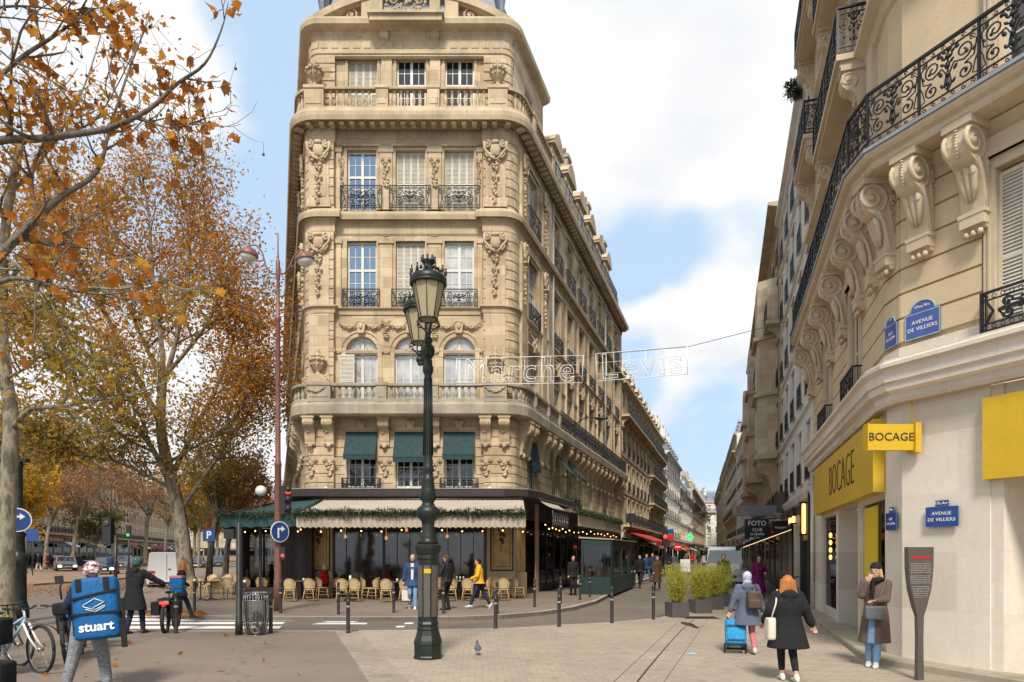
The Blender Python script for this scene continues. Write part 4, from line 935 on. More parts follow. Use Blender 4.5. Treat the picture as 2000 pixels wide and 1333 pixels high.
# ---------------------------------------------------------------- generic street building
def street_building(name, fr, x0, x1, zg, floors, bayw, label, mat='stone_far', carved='stone_carved', roofh=2.6, roof='slate', balc=(1, 4), depth=9, shop=None, chim=2, win=(1.15, 2.0), glassm='glass_dark', rail=True, dorm=True, gable=None, cap=100, individual=True, arch=False, cornice=.45, cat='building', oy=0):
    L = x1 - x0; mid = fr.p((x0 + x1) / 2, 0, 0)
    B = empty(name, (mid.x, mid.y, 0), 0, label, cat)
    bl = wloc(B); n = max(1, int(round(L / bayw))); bw = L / n; xs = [x0 + bw * (i + .5) for i in range(n)]
    zt = zg + sum(floors); W = MB(fr.T); ops = []; z = zg
    for j, h in enumerate(floors):
        wh = min(win[1], h - .7)
        for x in xs: ops.append((x - win[0] / 2, x + win[0] / 2, z + .35, z + .35 + wh))
        z += h
    wallgrid(W, x0, x1, zg, zt, ops, oy, .25)
    W.add([(x0, oy, 0), (x0, oy + depth, 0), (x0, oy + depth, zt), (x0, oy, zt)], [(0, 1, 2, 3)]); W.add([(x1, oy, 0), (x1, oy + depth, 0), (x1, oy + depth, zt), (x1, oy, zt)], [(0, 1, 2, 3)])
    W.add([(x0, oy + depth, 0), (x1, oy + depth, 0), (x1, oy + depth, zt), (x0, oy + depth, zt)], [(0, 1, 2, 3)])
    W.build('wall', mat, B)
    if shop != 'none':
        G = MB(fr.T); G.box(x0, x1, oy, oy + .4, 0, zg)
        G.build('shop_wall', shop or 'dark_wood', B)
        S = MB(fr.T); ns = max(1, int(L / 4)); sw = L / ns
        for k in range(ns): S.add([(x0 + sw * k + .5, oy - .01, .4), (x0 + sw * (k + 1) - .5, oy - .01, .4), (x0 + sw * (k + 1) - .5, oy - .01, zg - .9), (x0 + sw * k + .5, oy - .01, zg - .9)], [(0, 1, 2, 3)])
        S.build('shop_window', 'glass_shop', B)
        rd = random.Random(int(abs(x0) * 7 + L)); cols_ = ['red_fabric', 'awning_green', 'cream_fabric', 'dark_metal', 'sign_white', 'ochre_panel', 'blind_green']
        for k in range(ns):
            a = x0 + sw * k; q = MB(fr.T); q.box(a + .1, a + sw - .1, oy - .12, oy, zg - .85, zg - .3); q.build('shop_fascia', rd.choice(cols_), B)
            q = MB(fr.T); q.box(a, a + .35, oy - .06, oy, 0, zg - .3); q.build('shop_pilaster', carved, B)
            if rd.random() < .6:
                d = rd.uniform(.9, 1.6); q = MB(fr.T); q.hexa([(a + .3, oy - d, zg - 1.45), (a + sw - .2, oy - d, zg - 1.45), (a + sw - .2, oy, zg - .9), (a + .3, oy, zg - .9)], [(a + .3, oy - d, zg - 1.4), (a + sw - .2, oy - d, zg - 1.4), (a + sw - .2, oy, zg - .85), (a + .3, oy, zg - .85)])
                q.box(a + .3, a + sw - .2, oy - d - .01, oy - d + .01, zg - 1.65, zg - 1.41); q.build('shop_awning', rd.choice(cols_), B)
    C = MB(); pth = [tuple(fr.p(x0, oy)[:2]), tuple(fr.p(x1, oy)[:2])]; z = zg
    mould(C, pth, [(0, zg - .35), (.12, zg - .3), (.2, zg - .1), (.2, zg), (0, zg)])
    mould(C, pth, [(0, zt - .5), (.08, zt - .45), (.12, zt - .25), (cornice, zt - .15), (cornice, zt), (0, zt + .02)])
    for j, h in enumerate(floors[:-1]):
        z += h; mould(C, pth, [(0, z - .12), (.09, z - .08), (.09, z), (0, z)])
    c2 = MB(fr.T); z = zg
    for j, h in enumerate(floors):
        wh = min(win[1], h - .7)
        for x in xs:
            a, b = x - win[0] / 2, x + win[0] / 2
            c2.box(a - .12, a, oy - .05, oy + .02, z + .35, z + .35 + wh); c2.box(b, b + .12, oy - .05, oy + .02, z + .35, z + .35 + wh); c2.box(a - .16, b + .16, oy - .09, oy + .02, z + .35 + wh, z + .5 + wh)
        z += h
    C.add(c2.v, c2.f); C.build('cornice', carved, B)
    z = zg; cnt = 0
    bal = MB(fr.T); key = None
    for j, h in enumerate(floors):
        wh = min(win[1], h - .7)
        for i, x in enumerate(xs):
            if cnt >= cap: break
            gm = glassm if (i * 7 + j * 3) % 4 else 'glass_curtain'
            if (i * 5 + j * 2) % 5 == 0:
                k = ('s', round(win[0], 2), round(wh, 2))
                if k not in _pc: _pc[k] = shutter_mesh(win[0], wh, 3).mesh('shutter', 'shutter_grey')
                inst('shutter', _pc[k], B, Vector(fr.p(x, oy + .1, z + .35)) - bl, fr.a)
            else: add_window(B, Vector(fr.p(x, oy + .12, z + .35)) - bl, fr.a, win[0], wh, gm, rows=(2, 1))
            cnt += 1
            if rail and j not in balc:
                k = ('r', round(win[0], 2))
                if k not in _pc: _pc[k] = rail_mesh(win[0] + .1, .8, 1, 'rich').mesh('window_railing', 'iron_black')
                inst('window_railing', _pc[k], B, Vector(fr.p(x, oy - .1, z + .3)) - bl, fr.a)
        if j in balc:
            sb = MB(fr.T); sb.box(x0 + .1, x1 - .1, oy - .7, oy, z + .02, z + .2); sb.build('balcony_slab', carved, B)
            m = max(1, int(round((L - .3) / 3))); seg = (L - .3) / m; k = ('b', round(seg, 2), j == 1)
            if k not in _pc: _pc[k] = rail_mesh(seg, .95, 2 if j != 1 else 3, 'rich').mesh('balcony_railing', 'iron_black')
            for q in range(m): inst('balcony_railing', _pc[k], B, Vector(fr.p(x0 + .15 + seg * (q + .5), oy - .66, z + .2)) - bl, fr.a)
            k = 'cons'
            if k not in _pc: _pc[k] = console(.3, .75, .55).mesh('console', carved)
            for x in xs:
                for s in (-1, 1): inst('console', _pc[k], B, Vector(fr.p(x + s * (win[0] / 2 + .25), oy, z + .02)) - bl, fr.a)
        z += h
    Rf = MB(fr.T); Rf.prismx([(oy + .25, zt), (oy + .25 + roofh * .45, zt + roofh), (oy + depth * .5, zt + roofh + .7), (oy + depth, zt + roofh), (oy + depth, zt)], x0 + .02, x1 - .02)
    rf = Rf.build('roof', roof, B)
    if dorm:
        dm = MB()
        dm.box(-.6, .6, 0, 1.5, 0, 1.5); dm.prismy([(-.75, 1.5), (.75, 1.5), (.4, 1.8), (0, 1.95), (-.4, 1.8)], -.1, 1.4); dm.add([(-.42, -.01, .15), (.42, -.01, .15), (.42, -.01, 1.35), (-.42, -.01, 1.35)], [(0, 1, 2, 3)])
        k = ('d', mat)
        if k not in _pc: _pc[k] = dm.mesh('dormer', 'zinc' if mat == 'plaster_white' else mat)
        for x in xs: inst('dormer', _pc[k], B, Vector(fr.p(x, oy + .3, zt + .1)) - bl, fr.a)
    for q in range(chim):
        x = x0 + L * (q + .5) / chim if chim > 1 else x0 + .6; M = MB(fr.T); M.box(x - .4, x + .4, oy + 1.2, oy + 4, zt, zt + roofh + 1.4)
        c = M.build('chimney', 'plaster_white' if q % 2 else mat, B)
        M = MB(fr.T)
        for k in range(5): M.lathe([(.12, 0), (.1, .5)], (x, oy + 1.5 + k * .5, zt + roofh + 1.4), 6)
        M.build('chimney_pot', 'terracotta', c)
    return B
dr = MI['dr']; R0 = MI['R0']
FS = Fr(R0, dr)           # left side of the street, x grows away from the camera
street_building('apartment_building', FS, 27.3, 46, 3.9, [2.9, 3.0, 3.0, 2.9], 2.7, 'beige stone building with stacked iron balconies just past the corner building', balc=(0, 3), win=(1.15, 2.1), chim=3)
street_building('apartment_building', FS, 46.1, 61, 3.9, [3.0, 3.0, 3.0, 2.9], 2.6, 'second beige building down the street, before the white gable', balc=(0, 1, 2, 3), win=(1.1, 2.1), chim=2, mat='stone_far', oy=.15)
street_building('apartment_building', FS, 61.5, 84, 3.6, [2.8, 2.8, 2.8, 2.9], 2.8, 'white rendered building with bare gable facing the corner', mat='plaster_white', carved='plaster_white', balc=(), chim=3, oy=-.3, roofh=3.4)
street_building('apartment_building', FS, 84.2, 120, 3.6, [2.9, 2.9, 2.9], 3.0, 'low pale building with dormers in the left row of the street', mat='plaster_white', carved='plaster_white', balc=(), chim=4, rail=False)
street_building('apartment_building', FS, 120.2, 190, 3.6, [2.9, 2.9, 2.9, 2.9], 4.2, 'farthest beige building in the left row of the street', mat='stone_far', balc=(3,), chim=5, rail=False, win=(1.3, 2))
# right side of the street: x grows towards the camera
dR = Vector((-.295, -.955)); RB = Vector((6.62, 12.05)); 
def rs(t): return RB - dR * t          # t metres up the street from the corner
def frR(t): return Fr(rs(t), dR)
FQ = frR(240)                           # x = 240 - t
X_ = lambda t: 240 - t
# end of the street
fe = Fr((46, 203), (1, .05))
street_building('apartment_building', fe, 0, 9, 4, [3, 3, 3], 2.2, 'pale block closing the end of the street, left half', mat='plaster_white', carved='plaster_white', balc=(), rail=False, chim=2, win=(1.0, 1.9))
street_building('apartment_building', fe, 9.2, 26, 4, [3.2, 3.2, 3.2, 3.2], 2.4, 'taller pale block closing the end of the street, right half', mat='plaster_white', carved='plaster_white', balc=(3,), rail=False, chim=3, win=(1.0, 1.9))
dB = Vector((-.262, -.965)).normalized(); FB = Fr(rs(58) - dB * 130, dB); Y_ = lambda t: 130 - t      # the street bends a little to the left
street_building('apartment_building', FB, Y_(129), Y_(92), 3.6, [2.9, 2.9, 2.9, 2.9, 2.7], 4.2, 'farthest cream building in the right row of the street', mat='plaster_white', balc=(4,), rail=False, chim=5, win=(1.3, 2))
street_building('apartment_building', FB, Y_(91), Y_(60), 3.8, [3, 3, 3, 3, 2.6], 3.4, 'beige building far up the right row of the street', mat='stone_far', balc=(4,), rail=False, chim=4, win=(1.2, 2))
street_building('apartment_building', FB, Y_(59), Y_(27), 3.8, [2.9, 3, 3, 2.9, 2.6], 2.8, 'narrow balconied building behind the white one on the right', mat='plaster_white', carved='stone_carved', balc=(1, 4), chim=2, win=(1.15, 2))
street_building('apartment_building', FB, Y_(26), Y_(.3), 3.8, [2.9, 3, 2.9, 2.7], 2.6, 'white rendered building just behind the stone oriel building on the right', mat='plaster_white', carved='plaster_white', balc=(), chim=2, win=(1.1, 2), oy=.05)
# oriel building
B = street_building('apartment_building', FQ, X_(57.5), X_(23.3), 3.9, [3.1, 3.2, 3.2, 3.2, 2.9], 2.85, 'beige stone building with oriel bays, brackets and a slate dome', mat='stone_far', balc=(3,), chim=3, win=(1.2, 2.2), oy=.0, cornice=.6)
bl = wloc(B)
for t in (27, 40, 53):
    M = MB(FQ.T); x = X_(t); M.prism([(x - 1.9, 0), (x - 1.3, -1.0), (x + 1.3, -1.0), (x + 1.9, 0)], 7.1, 16.4)
    o = M.build('oriel', 'stone_far', B)
    M = MB(FQ.T); M.prism([(x - 2.05, 0), (x - 1.45, -1.15), (x + 1.45, -1.15), (x + 2.05, 0)], 6.85, 7.1); M.prism([(x - 2.05, 0), (x - 1.45, -1.2), (x + 1.45, -1.2), (x + 2.05, 0)], 13.2, 13.4); M.prism([(x - 2.05, 0), (x - 1.45, -1.2), (x + 1.45, -1.2), (x + 2.05, 0)], 10.2, 10.36)
    M.build('cornice', 'stone_carved', o)
    k = console(.4, 1.9, 1.0).mesh('console', 'stone_carved')
    for s in (-1.1, 0, 1.1): inst('console', k, B, Vector(FQ.p(x + s, 0, 6.85)) - bl, FQ.a)
    for z in (7.5, 10.7, 13.8):
        w = add_window(B, Vector(FQ.p(x, -1.03, z)) - bl, FQ.a, 1.2, 2.1, 'glass_dark', rows=(2, 1))
c = FQ.p(X_(24.5), 2.0, 0); M = MB(); M.lathe([(1.5, 16.5), (1.5, 20.6), (1.75, 20.7), (1.7, 21)], (c.x, c.y, 0), 16); M.build('turret', 'stone_far', B)
M = MB(); M.lathe([(1.5, 21), (1.55, 22), (1.4, 23.2), (1.05, 24.3), (.55, 25.0), (.15, 25.3), (.08, 26), (0, 26.3)], (c.x, c.y, 0), 16); M.build('dome', 'slate', B)
# white rendered building next to the shoe shop
B2 = street_building('apartment_building', FQ, X_(23.1), X_(9.9), 4.0, [2.9, 2.9, 2.9, 2.9, 2.7], 2.6, 'white rendered building with small green window railings beside the yellow shop', mat='plaster_white', carved='plaster_white', balc=(), chim=1, win=(1.0, 1.9), shop='none', cornice=.3, dorm=False, roofh=2.0)
# left side of the avenue, far row
FA = Fr((-66.5, 105), (-.326 * 1, .945)); FA = Fr((-66.5, 105), (-.345, 1))
tot = 0
for i, (L_, fl, lb_, mt) in enumerate(((17, [3.1, 3.2, 3.1, 3.0], 'stone building with long balconies at the left end of the far avenue row', 'stone_far_grey'),
        (20, [3.3, 3.2, 3.2, 3.0], 'second stone building of the far avenue row', 'stone_far'), (22, [3.1, 3.2, 3.2, 3.1], 'third stone building of the far avenue row', 'stone_far_grey'),
        (26, [3.3, 3.3, 3.2, 3.2], 'fourth stone building of the far avenue row, seen through bare branches', 'stone_far'), (40, [3.2, 3.2, 3.2, 3.2], 'farthest stone building of the far avenue row', 'stone_far_grey'))):
    # seen from the street this facade runs to the right as it recedes
    street_building('apartment_building', FA, tot, tot + L_ - .2, 4.2, fl, 2.9 if i < 4 else 4, lb_, mat=mt, balc=(0, 3), rail=i < 2, chim=2, win=(1.2, 2.2), depth=12)
    tot += L_
street_building('apartment_building', Fr((-170, 330), (1, .1)), 0, 60, 4, [3.2, 3.2, 3.2, 3.2], 4, 'pale far building across the end of the avenue', mat='stone_far_grey', balc=(), rail=False, chim=3, win=(1.4, 2.2), dorm=False)
street_building('apartment_building', Fr((-66.5 + .345 * 36, 105 - 36), (-.345, 1)), 0, 37.5, 4.2, [3.2, 3.2, 3.2, 3.0], 3.0, 'big stone building behind the nearest plane tree', mat='stone_far', balc=(0, 3), rail=False, chim=3, win=(1.2, 2.2), depth=12)
# ---------------------------------------------------------------- the near right building with the yellow shop
def build_right():
    A = Vector((6.60, 11.55)); Bc = Vector((6.62, 12.05)); d2 = Vector((.41, -.912)).normalized(); LR = 9.9; LA = 9.0
    far = rs(LR); E = A + d2 * LA
    B = empty('apartment_building', (9, 12, 0), 0, 'cream stone corner building on the right with big scroll brackets and yellow shop front', 'building')
    bl = wloc(B); FR = Fr(far, dR); FA2 = Fr(A, d2); xs = lambda s: LR - s * 1.0466   # s = metres of depth past the corner
    FC = Fr(Bc, A - Bc); path = [tuple(far), tuple(Bc), tuple(A), tuple(E)]
    Z1, ZB, ZT = 5.0, 8.55, 19.0
    # ground floor walls
    G = MB(FR.T)
    G.box(xs(9.35), xs(9.2), -.02, .3, 0, 4.3); G.box(0, xs(8.0), 0, .4, 0, 4.4); G.box(xs(8.0), xs(.1), .0, .4, 2.95, 4.4); G.box(xs(.15), LR, 0, .4, 0, 4.4); G.box(xs(5.4), xs(5.1), .0, .9, 0, 2.95)
    G.box(xs(2.6), xs(2.45), .0, .9, 0, 2.95); G.box(xs(5.1), xs(2.6), .9, 1.0, 0, 2.95)
    W = MB(); W.add(G.v, G.f)
    c = MB(FC.T); c.box(0, .5, 0, .4, 0, 4.4); W.add(c.v, c.f)
    a = MB(FA2.T); a.box(0, 1.42, 0, .5, 0, 4.4); a.box(1.42, 1.6, .02, 1.2, 0, 4.4); a.box(1.42, LA, .05, .5, 3.0, 4.4); a.box(1.6, LA, 1.2, 1.3, 0, 4.4); W.add(a.v, a.f)
    W.build('ground_floor_wall', 'plaster_cream', B)
    # upper walls
    U = MB(FR.T); ops = []
    wr = [(xs(2.65), 1.15), (xs(6.4), 1.15)]
    lev = [(Z1 + .15, 2.45), (ZB + .25, 2.6), (11.95, 2.4), (15.1, 2.3)]
    for x, w in wr:
        for z, h in lev: ops.append((x - w / 2, x + w / 2, z, z + h))
    wallgrid(U, 0, LR, 4.4, ZT, ops, 0, .3)
    V = MB(); V.add(U.v, U.f); c = MB(FC.T); wallgrid(c, 0, .5, 4.4, ZT, [], 0); V.add(c.v, c.f)
    a = MB(FA2.T); wa = [(2.15, 1.25), (5.6, 1.25)]; oa = []
    for x, w in wa:
        for z, h in lev: oa.append((x - w / 2, x + w / 2, z, z + h))
    wallgrid(a, 0, LA, 4.4, ZT, oa, 0, .3); V.add(a.v, a.f)
    V.add([(far.x, far.y, 0), (far.x + 9, far.y - 2.8, 0), (far.x + 9, far.y - 2.8, ZT), (far.x, far.y, ZT)], [(0, 1, 2, 3)])
    V.add([(E.x, E.y, 0), (E.x + 9, E.y + 4, 0), (E.x + 9, E.y + 4, ZT), (E.x, E.y, ZT)], [(0, 1, 2, 3)])
    # smooth courses with deep joints
    Q = MB()
    def course(fr, a, b, z0, z1, n, out=.045):
        m = MB(fr.T); c = (z1 - z0) / n
        for i in range(n):
            m.box(a, b, -out, 0, z0 + i * c + .02, z0 + (i + 1) * c - .02)
        Q.add(m.v, m.f)
    cz0, cz1 = Z1 + .42, 8.3
    corner = [tuple(Bc + dR * -.0), tuple(A)]
    for (a_, b_) in ((0, wr[1][0] - .78), (wr[1][0] + .78, wr[0][0] - .78), (wr[0][0] + .78, LR)): course(FR, a_, b_, cz0, cz1, 7)
    course(FC, 0, .5, cz0, cz1, 7, .046)
    for (a_, b_) in ((0, wa[0][0] - .82), (wa[0][0] + .82, wa[1][0] - .8), (wa[1][0] + .8, LA)): course(FA2, a_, b_, cz0, cz1, 7)
    V.add(Q.v, Q.f); V.build('wall', 'stone_right', B)
    M = MB()
    mould(M, path, [(0, 4.4), (.16, 4.4), (.2, 4.46), (.2, 4.56), (.3, 4.6), (.3, 4.72), (.34, 4.74), (.34, 4.90), (.36, 4.93), (.42, 4.97), (.42, 5.03), (.38, 5.05), (.34, 5.08), (.34, 5.11), (0, 5.16)])
    mould(M, path, [(0, 5.16), (.06, 5.16), (.06, 5.34), (0, 5.36)])
    M.build('cornice', 'plaster_cream', B)
    M = MB()
    bal = [(0, 8.3), (.55, 8.3), (.58, 8.34), (.58, 8.42), (.66, 8.45), (.70, 8.5), (.70, ZB), (0, ZB + .01)]
    mould(M, path, bal); M.build('balcony_slab', 'stone_right_carved', B)
    M = MB(); mould(M, path, [(.55, ZB + .005), (.73, ZB + .005), (.73, ZB + .06), (.55, ZB + .06)]); M.build('balcony_edge', 'zinc', B)
    M = MB()
    mould(M, path, [(0, 8.05), (.06, 8.08), (.1, 8.18), (.16, 8.28), (0, 8.3)])
    mould(M, path, [(0, 11.35), (.06, 11.4), (.12, 11.55), (.3, 11.65), (.3, 11.75), (0, 11.8)]); mould(M, path, [(0, 14.6), (.06, 14.65), (.3, 14.9), (.3, 15), (0, 15.05)])
    mould(M, path, [(0, 18.3), (.2, 18.5), (.5, 18.8), (.5, 19.0), (0, 19.05)])
    M.build('cornice', 'stone_right_carved', B)
    for (fr, lst) in ((FR, wr), (FA2, wa)):
        M = MB(fr.T)
        for x, w in lst:
            for z, h in lev: surround(M, x, z, z + h, w, .16, .07, sill=False)
            M.box(x - w / 2 - .2, x + w / 2 + .2, -.14, 0, lev[0][0] + lev[0][1] + .16, 8.05)
        if fr is FR:
            for s in (1.0, 4.4, 8.4): M.box(xs(s) - .25, xs(s) + .25, -.1, 0, 8.6, 18.3)
        M.build('window_surround', 'stone_right_carved', B)
        for x, w in lst:
            for j, (z, h) in enumerate(lev):
                if j == 0:      # folded shutters beside the glass
                    sm = shutter_mesh(.36, h - .05, 1).mesh('shutter', 'shutter_grey')
                    for s in (-1, 1): inst('shutter', sm, B, Vector(fr.p(x + s * (w / 2 - .17), .06, z)) - bl, fr.a)
                add_window(B, Vector(fr.p(x, .18, z)) - bl, fr.a, w, h, 'glass_curtain' if j % 2 == 0 else 'glass_dark', rows=(2, 1))
    # railings
    big = MB(); floral(big, .9, .95)
    bm = big.mesh('balcony_railing', 'iron_black')
    cf = [tuple(v) for v in offs(path, .64)]; c1, c2 = Vector(cf[1]), Vector(cf[2])
    for k in range(9):
        p = c2 + d2 * (.45 + .9 * k); inst('balcony_railing', bm, B, Vector((p.x, p.y, ZB + .06)) - bl, FA2.a)
    n = 13; seg = (Vector(cf[0]) - c1).length / n
    for k in range(n):
        p = c1 - dR * (seg * (k + .5)); inst('balcony_railing', bm, B, Vector((p.x, p.y, ZB + .06)) - bl, FR.a, (seg / .9, 1, 1))
    dd = (c2 - c1); inst('balcony_railing', bm, B, Vector(((c1.x + c2.x) / 2, (c1.y + c2.y) / 2, ZB + .06)) - bl, math.atan2(dd.y, dd.x), (dd.length / .9, 1, 1))
    wrl = rail_mesh(1.45, .62, 1, 'rich', sides=.2).mesh('window_railing', 'iron_black')
    for fr, lst in ((FR, wr), (FA2, wa)):
        for x, w in lst: inst('window_railing', wrl, B, Vector(fr.p(x, -.22, 5.12)) - bl, fr.a)
    # consoles
    cm = console(.34, 1.55, .56, True).mesh('scroll_bracket', 'stone_right_carved')
    for s in (.55, 1.75, 3.55, 5.5, 7.3, 9.3): inst('scroll_bracket', cm, B, Vector(FR.p(xs(s), 0, 8.3)) - bl, FR.a)
    for t in (.42, 1.28, 3.1, 4.6, 6.7, 8.2): inst('scroll_bracket', cm, B, Vector(FA2.p(t, 0, 8.3)) - bl, FA2.a)
    inst('scroll_bracket', cm, B, Vector(FC.p(.2, 0, 8.3)) - bl, FC.a)
    # upper balconies on the street side
    for (s0, s1, z) in ((1.3, 5.0, 11.75), (6.9, 9.4, 13.6), (1.3, 5.0, 15.0), (6.4, 9.4, 17.3)):
        M = MB(FR.T); a_, b_ = xs(s1), xs(s0); M.box(a_ + .06, b_ - .06, -.55, 0, z - .22, z - .12); M.box(a_, b_, -.62, 0, z - .12, z); M.build('balcony_slab', 'stone_right_carved', B)
        n = max(2, int((b_ - a_) / .9)); sg = (b_ - a_ - .1) / n
        for k in range(n): inst('balcony_railing', bm, B, Vector(FR.p(a_ + .05 + sg * (k + .5), -.58, z)) - bl, FR.a, (sg / .9, 1, 1))
        for xx in (a_ + .04, b_ - .04): inst('balcony_railing', bm, B, Vector(FR.p(xx, -.3, z)) - bl, FR.a + PI / 2, (.6 / .9, 1, 1))
        cc = console(.3, 1.2, .5).mesh('console', 'stone_right_carved')
        for xx in (a_ + .25, b_ - .25): inst('console', cc, B, Vector(FR.p(xx, 0, z - .22)) - bl, FR.a)
    # yellow shop fascias and windows
    Y = MB(FR.T); Y.box(xs(8.05), xs(.12), -.2, 0, 2.97, 4.28); Y.build('shop_fascia', 'yellow_paint', B)
    Y = MB(FA2.T); Y.box(1.38, LA, -.12, .05, 2.98, 4.2); o = Y.build('shop_fascia', 'yellow_paint', B)
    o2 = [c for c in B.children if c.name.startswith('shop_fascia')][0]
    lettering('BOCAGE', 1.08, 'black_paint', o2, Matrix.Translation(FR.p(xs(3.5), -.205, 3.62)) @ Matrix.Rotation(FR.a, 4, 'Z'), depth=.006, sx=.80, bold=-.026)
    for (a_, b_, gl) in ((xs(2.45), xs(.15), 1), (xs(8.0), xs(5.4), 0)):
        S = MB(FR.T); S.box(a_, b_, .12, .16, .35, 2.95); w = S.build('shop_window', 'glass_shop', B)
        S = MB(FR.T); S.box(a_, b_, .05, .2, .0, .35); S.box(a_, a_ + .06, .05, .17, .35, 2.95); S.box(b_ - .06, b_, .05, .17, .35, 2.95); S.box(a_ + .06, b_ - .06, .05, .17, 2.87, 2.95); S.build('window_frame', 'plaster_cream', w)
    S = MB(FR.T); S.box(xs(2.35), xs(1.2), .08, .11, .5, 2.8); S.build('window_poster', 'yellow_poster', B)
    S = MB(FR.T); S.add([(xs(5.0), .88, .05), (xs(2.7), .88, .05), (xs(2.7), .88, 2.9), (xs(5.0), .88, 2.9)], [(0, 1, 2, 3)]); S.build('shop_door', 'glass_shop', B)
    S = MB(FR.T); 
    for z in (1.75, 1.95, 2.15, 2.35): S.ell((xs(6.6), .04, z), (.05, .04, .07), 8, 6)
    S.build('wall_light', 'lamp_amber', B)
    S = MB(FR.T); S.tube([(.25, -.1, 0), (.25, -.1, 4.3)], .06, 8); S.build('drain_pipe', 'plaster_cream', B)
    # low step round the foot of the wall
    st = MB(); mould(st, [tuple(FR.p(-1, 0)[:2]), tuple(Bc), tuple(A), tuple(E)], [(0, .0), (.42, 0), (.42, .10), (.40, .12), (-.1, .12)])
    st.build('doorstep', 'stone_slab', B)
    return B, FR, FA2, FC, xs
def floral(mb, w, h):
    hw = w / 2; t = .010
    mb.box(-hw, hw, -.03, .03, h - .035, h); mb.box(-hw, hw, -.018, .018, .03, .055)
    mb.box(-hw, hw, -.012, .012, h - .15, h - .13); mb.box(-hw, hw, -.012, .012, .14, .16)
    for s in (-1, 1): mb.box(s * hw - .018, s * hw + .018, -.018, .018, 0, h)
    n = 6
    for i in range(n):      # running scroll friezes
        c = -hw + w * (i + .5) / n
        for z, q in ((h - .09, 1), (.098, -1)): iron(mb, spiral(c, z, .036, 1.1, PI * (i % 2), q, 8, .2), .008)
    # big mirrored acanthus scrolls
    for s in (-1, 1):
        X = lambda pts: [(s * p[0], p[1]) for p in pts]
        iron(mb, X(spiral(hw * .52, h * .66, h * .14, 1.5, -PI / 2, 1, 18)), .013)
        iron(mb, X(spiral(hw * .55, h * .33, h * .12, 1.5, PI / 2, -1, 18)), .013)
        iron(mb, X([(0, .18), (hw * .12, h * .28), (hw * .05, h * .45), (hw * .2, h * .58), (hw * .52, h * .52)]), .013)
        iron(mb, X([(hw * .55, h * .45), (hw * .85, h * .5), (hw * .93, h * .72), (hw * .7, h * .83)]), .011); iron(mb, X(spiral(hw * .78, h * .78, h * .05, 1.2, 0, 1, 10)), .009)
        iron(mb, X([(hw * .98, h * .2), (hw * .8, h * .23), (hw * .88, h * .4), (hw * .98, h * .5)]), .010)
        for (x, z, a, b) in ((.3, .8, .07, .05), (.62, .62, .05, .04), (.25, .5, .05, .07), (.6, .35, .05, .04), (.2, .3, .04, .06), (.85, .6, .03, .06)):
            mb.ell((s * hw * x, 0, h * z), (a * .62, .02, b * .7), 6, 4, rot=Matrix.Rotation(s * .6, 3, 'Y'))
        for (x, z) in ((.12, .70), (.2, .76), (.1, .80), (.16, .62)): mb.ell((s * hw * x, -.02, h * z), (.022, .02, .045), 6, 4, rot=Matrix.Rotation(s * .9, 3, 'Y'))
    iron(mb, [(0, .16), (0, h - .15)], .014)
    for z, r in ((.72, .045), (.58, .055), (.44, .04), (.3, .05), (.84, .03)): mb.ell((0, -.01, h * z), (r * .8, .03, r), 7, 5)
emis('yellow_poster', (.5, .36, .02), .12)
RB_, FRW, FAV, FCH, XS = build_right()
# hanging shop sign
S = empty('hanging_sign', (6.3, 11.3, 3.8), 0, 'yellow projecting box sign reading BOCAGE on the cream corner', 'sign')
M = MB(); M.box(5.86, 6.60, 11.22, 11.34, 3.57, 4.0); M.box(5.84, 5.86, 11.2, 11.36, 3.56, 4.01); M.build('sign_box', 'yellow_paint', S)
M = MB(); M.box(6.60, 6.70, 11.16, 11.42, 3.53, 4.02); M.tube([(6.62, 11.3, 4.0), (6.62, 11.3, 4.4)], .012, 5); M.build('bracket', 'yellow_paint', S)
lettering('BOCAGE', .185, 'black_paint', S, Matrix.Translation((6.23, 11.215, 3.785)), depth=.006, sx=1.02, bold=-.001)
# street name plates
def plate(fr, t, z, w, h, lines, label, pale=False, tab=None, arch=False, size=.1):
    c = fr.p(t, -.03, z); S = empty('street_sign', c, 0, label, 'sign'); col = 'sign_blue_pale' if pale else 'sign_blue'
    M = MB(fr.T); M.box(t - w / 2, t + w / 2, -.065, -.045, z - h / 2, z + h / 2); M.build('plate', col, S)
    M = MB(fr.T); b = .018
    for (x0, x1, z0, z1) in ((-w / 2, w / 2, h / 2 - b, h / 2), (-w / 2, w / 2, -h / 2, -h / 2 + b), (-w / 2, -w / 2 + b, -h / 2 + b, h / 2 - b), (w / 2 - b, w / 2, -h / 2 + b, h / 2 - b)): M.box(t + x0, t + x1, -.069, -.064, z + z0, z + z1)
    M.build('border', 'sign_border' if pale else col, S)
    T = lambda x, zz: Matrix.Translation(fr.p(x, -.069, zz)) @ Matrix.Rotation(fr.a, 4, 'Z')
    for i, ln in enumerate(lines): lettering(ln, size, 'sign_white', S, T(t, z + (len(lines) / 2 - .5 - i) * size * 1.25), depth=.002, bold=0, spacing=1.12)
    if tab:
        if arch:
            M = MB(fr.T); pts = arc(t, z + h / 2, w * .36, 0, PI, 14); M.prismy([(p[0], z + h / 2 + (p[1] - z - h / 2) * .85) for p in pts], -.065, -.045); M.build('plate', col, S)
            M = MB(fr.T); q = [(p[0], -.066, z + h / 2 + (p[1] - z - h / 2) * .85) for p in pts]; M.tube(q, .012, 5); M.build('border', 'sign_border', S)
        else: M = MB(fr.T); M.box(t - w * .2, t + w * .2, -.064, -.045, z + h / 2 + .005, z + h / 2 + .1); M.build('plate', col, S)
        lettering(tab, .065, 'sign_white', S, T(t, z + h / 2 + (.09 if arch else .052)), depth=.003)
    return S
plain('sign_border', (.25, .42, .36), .5)
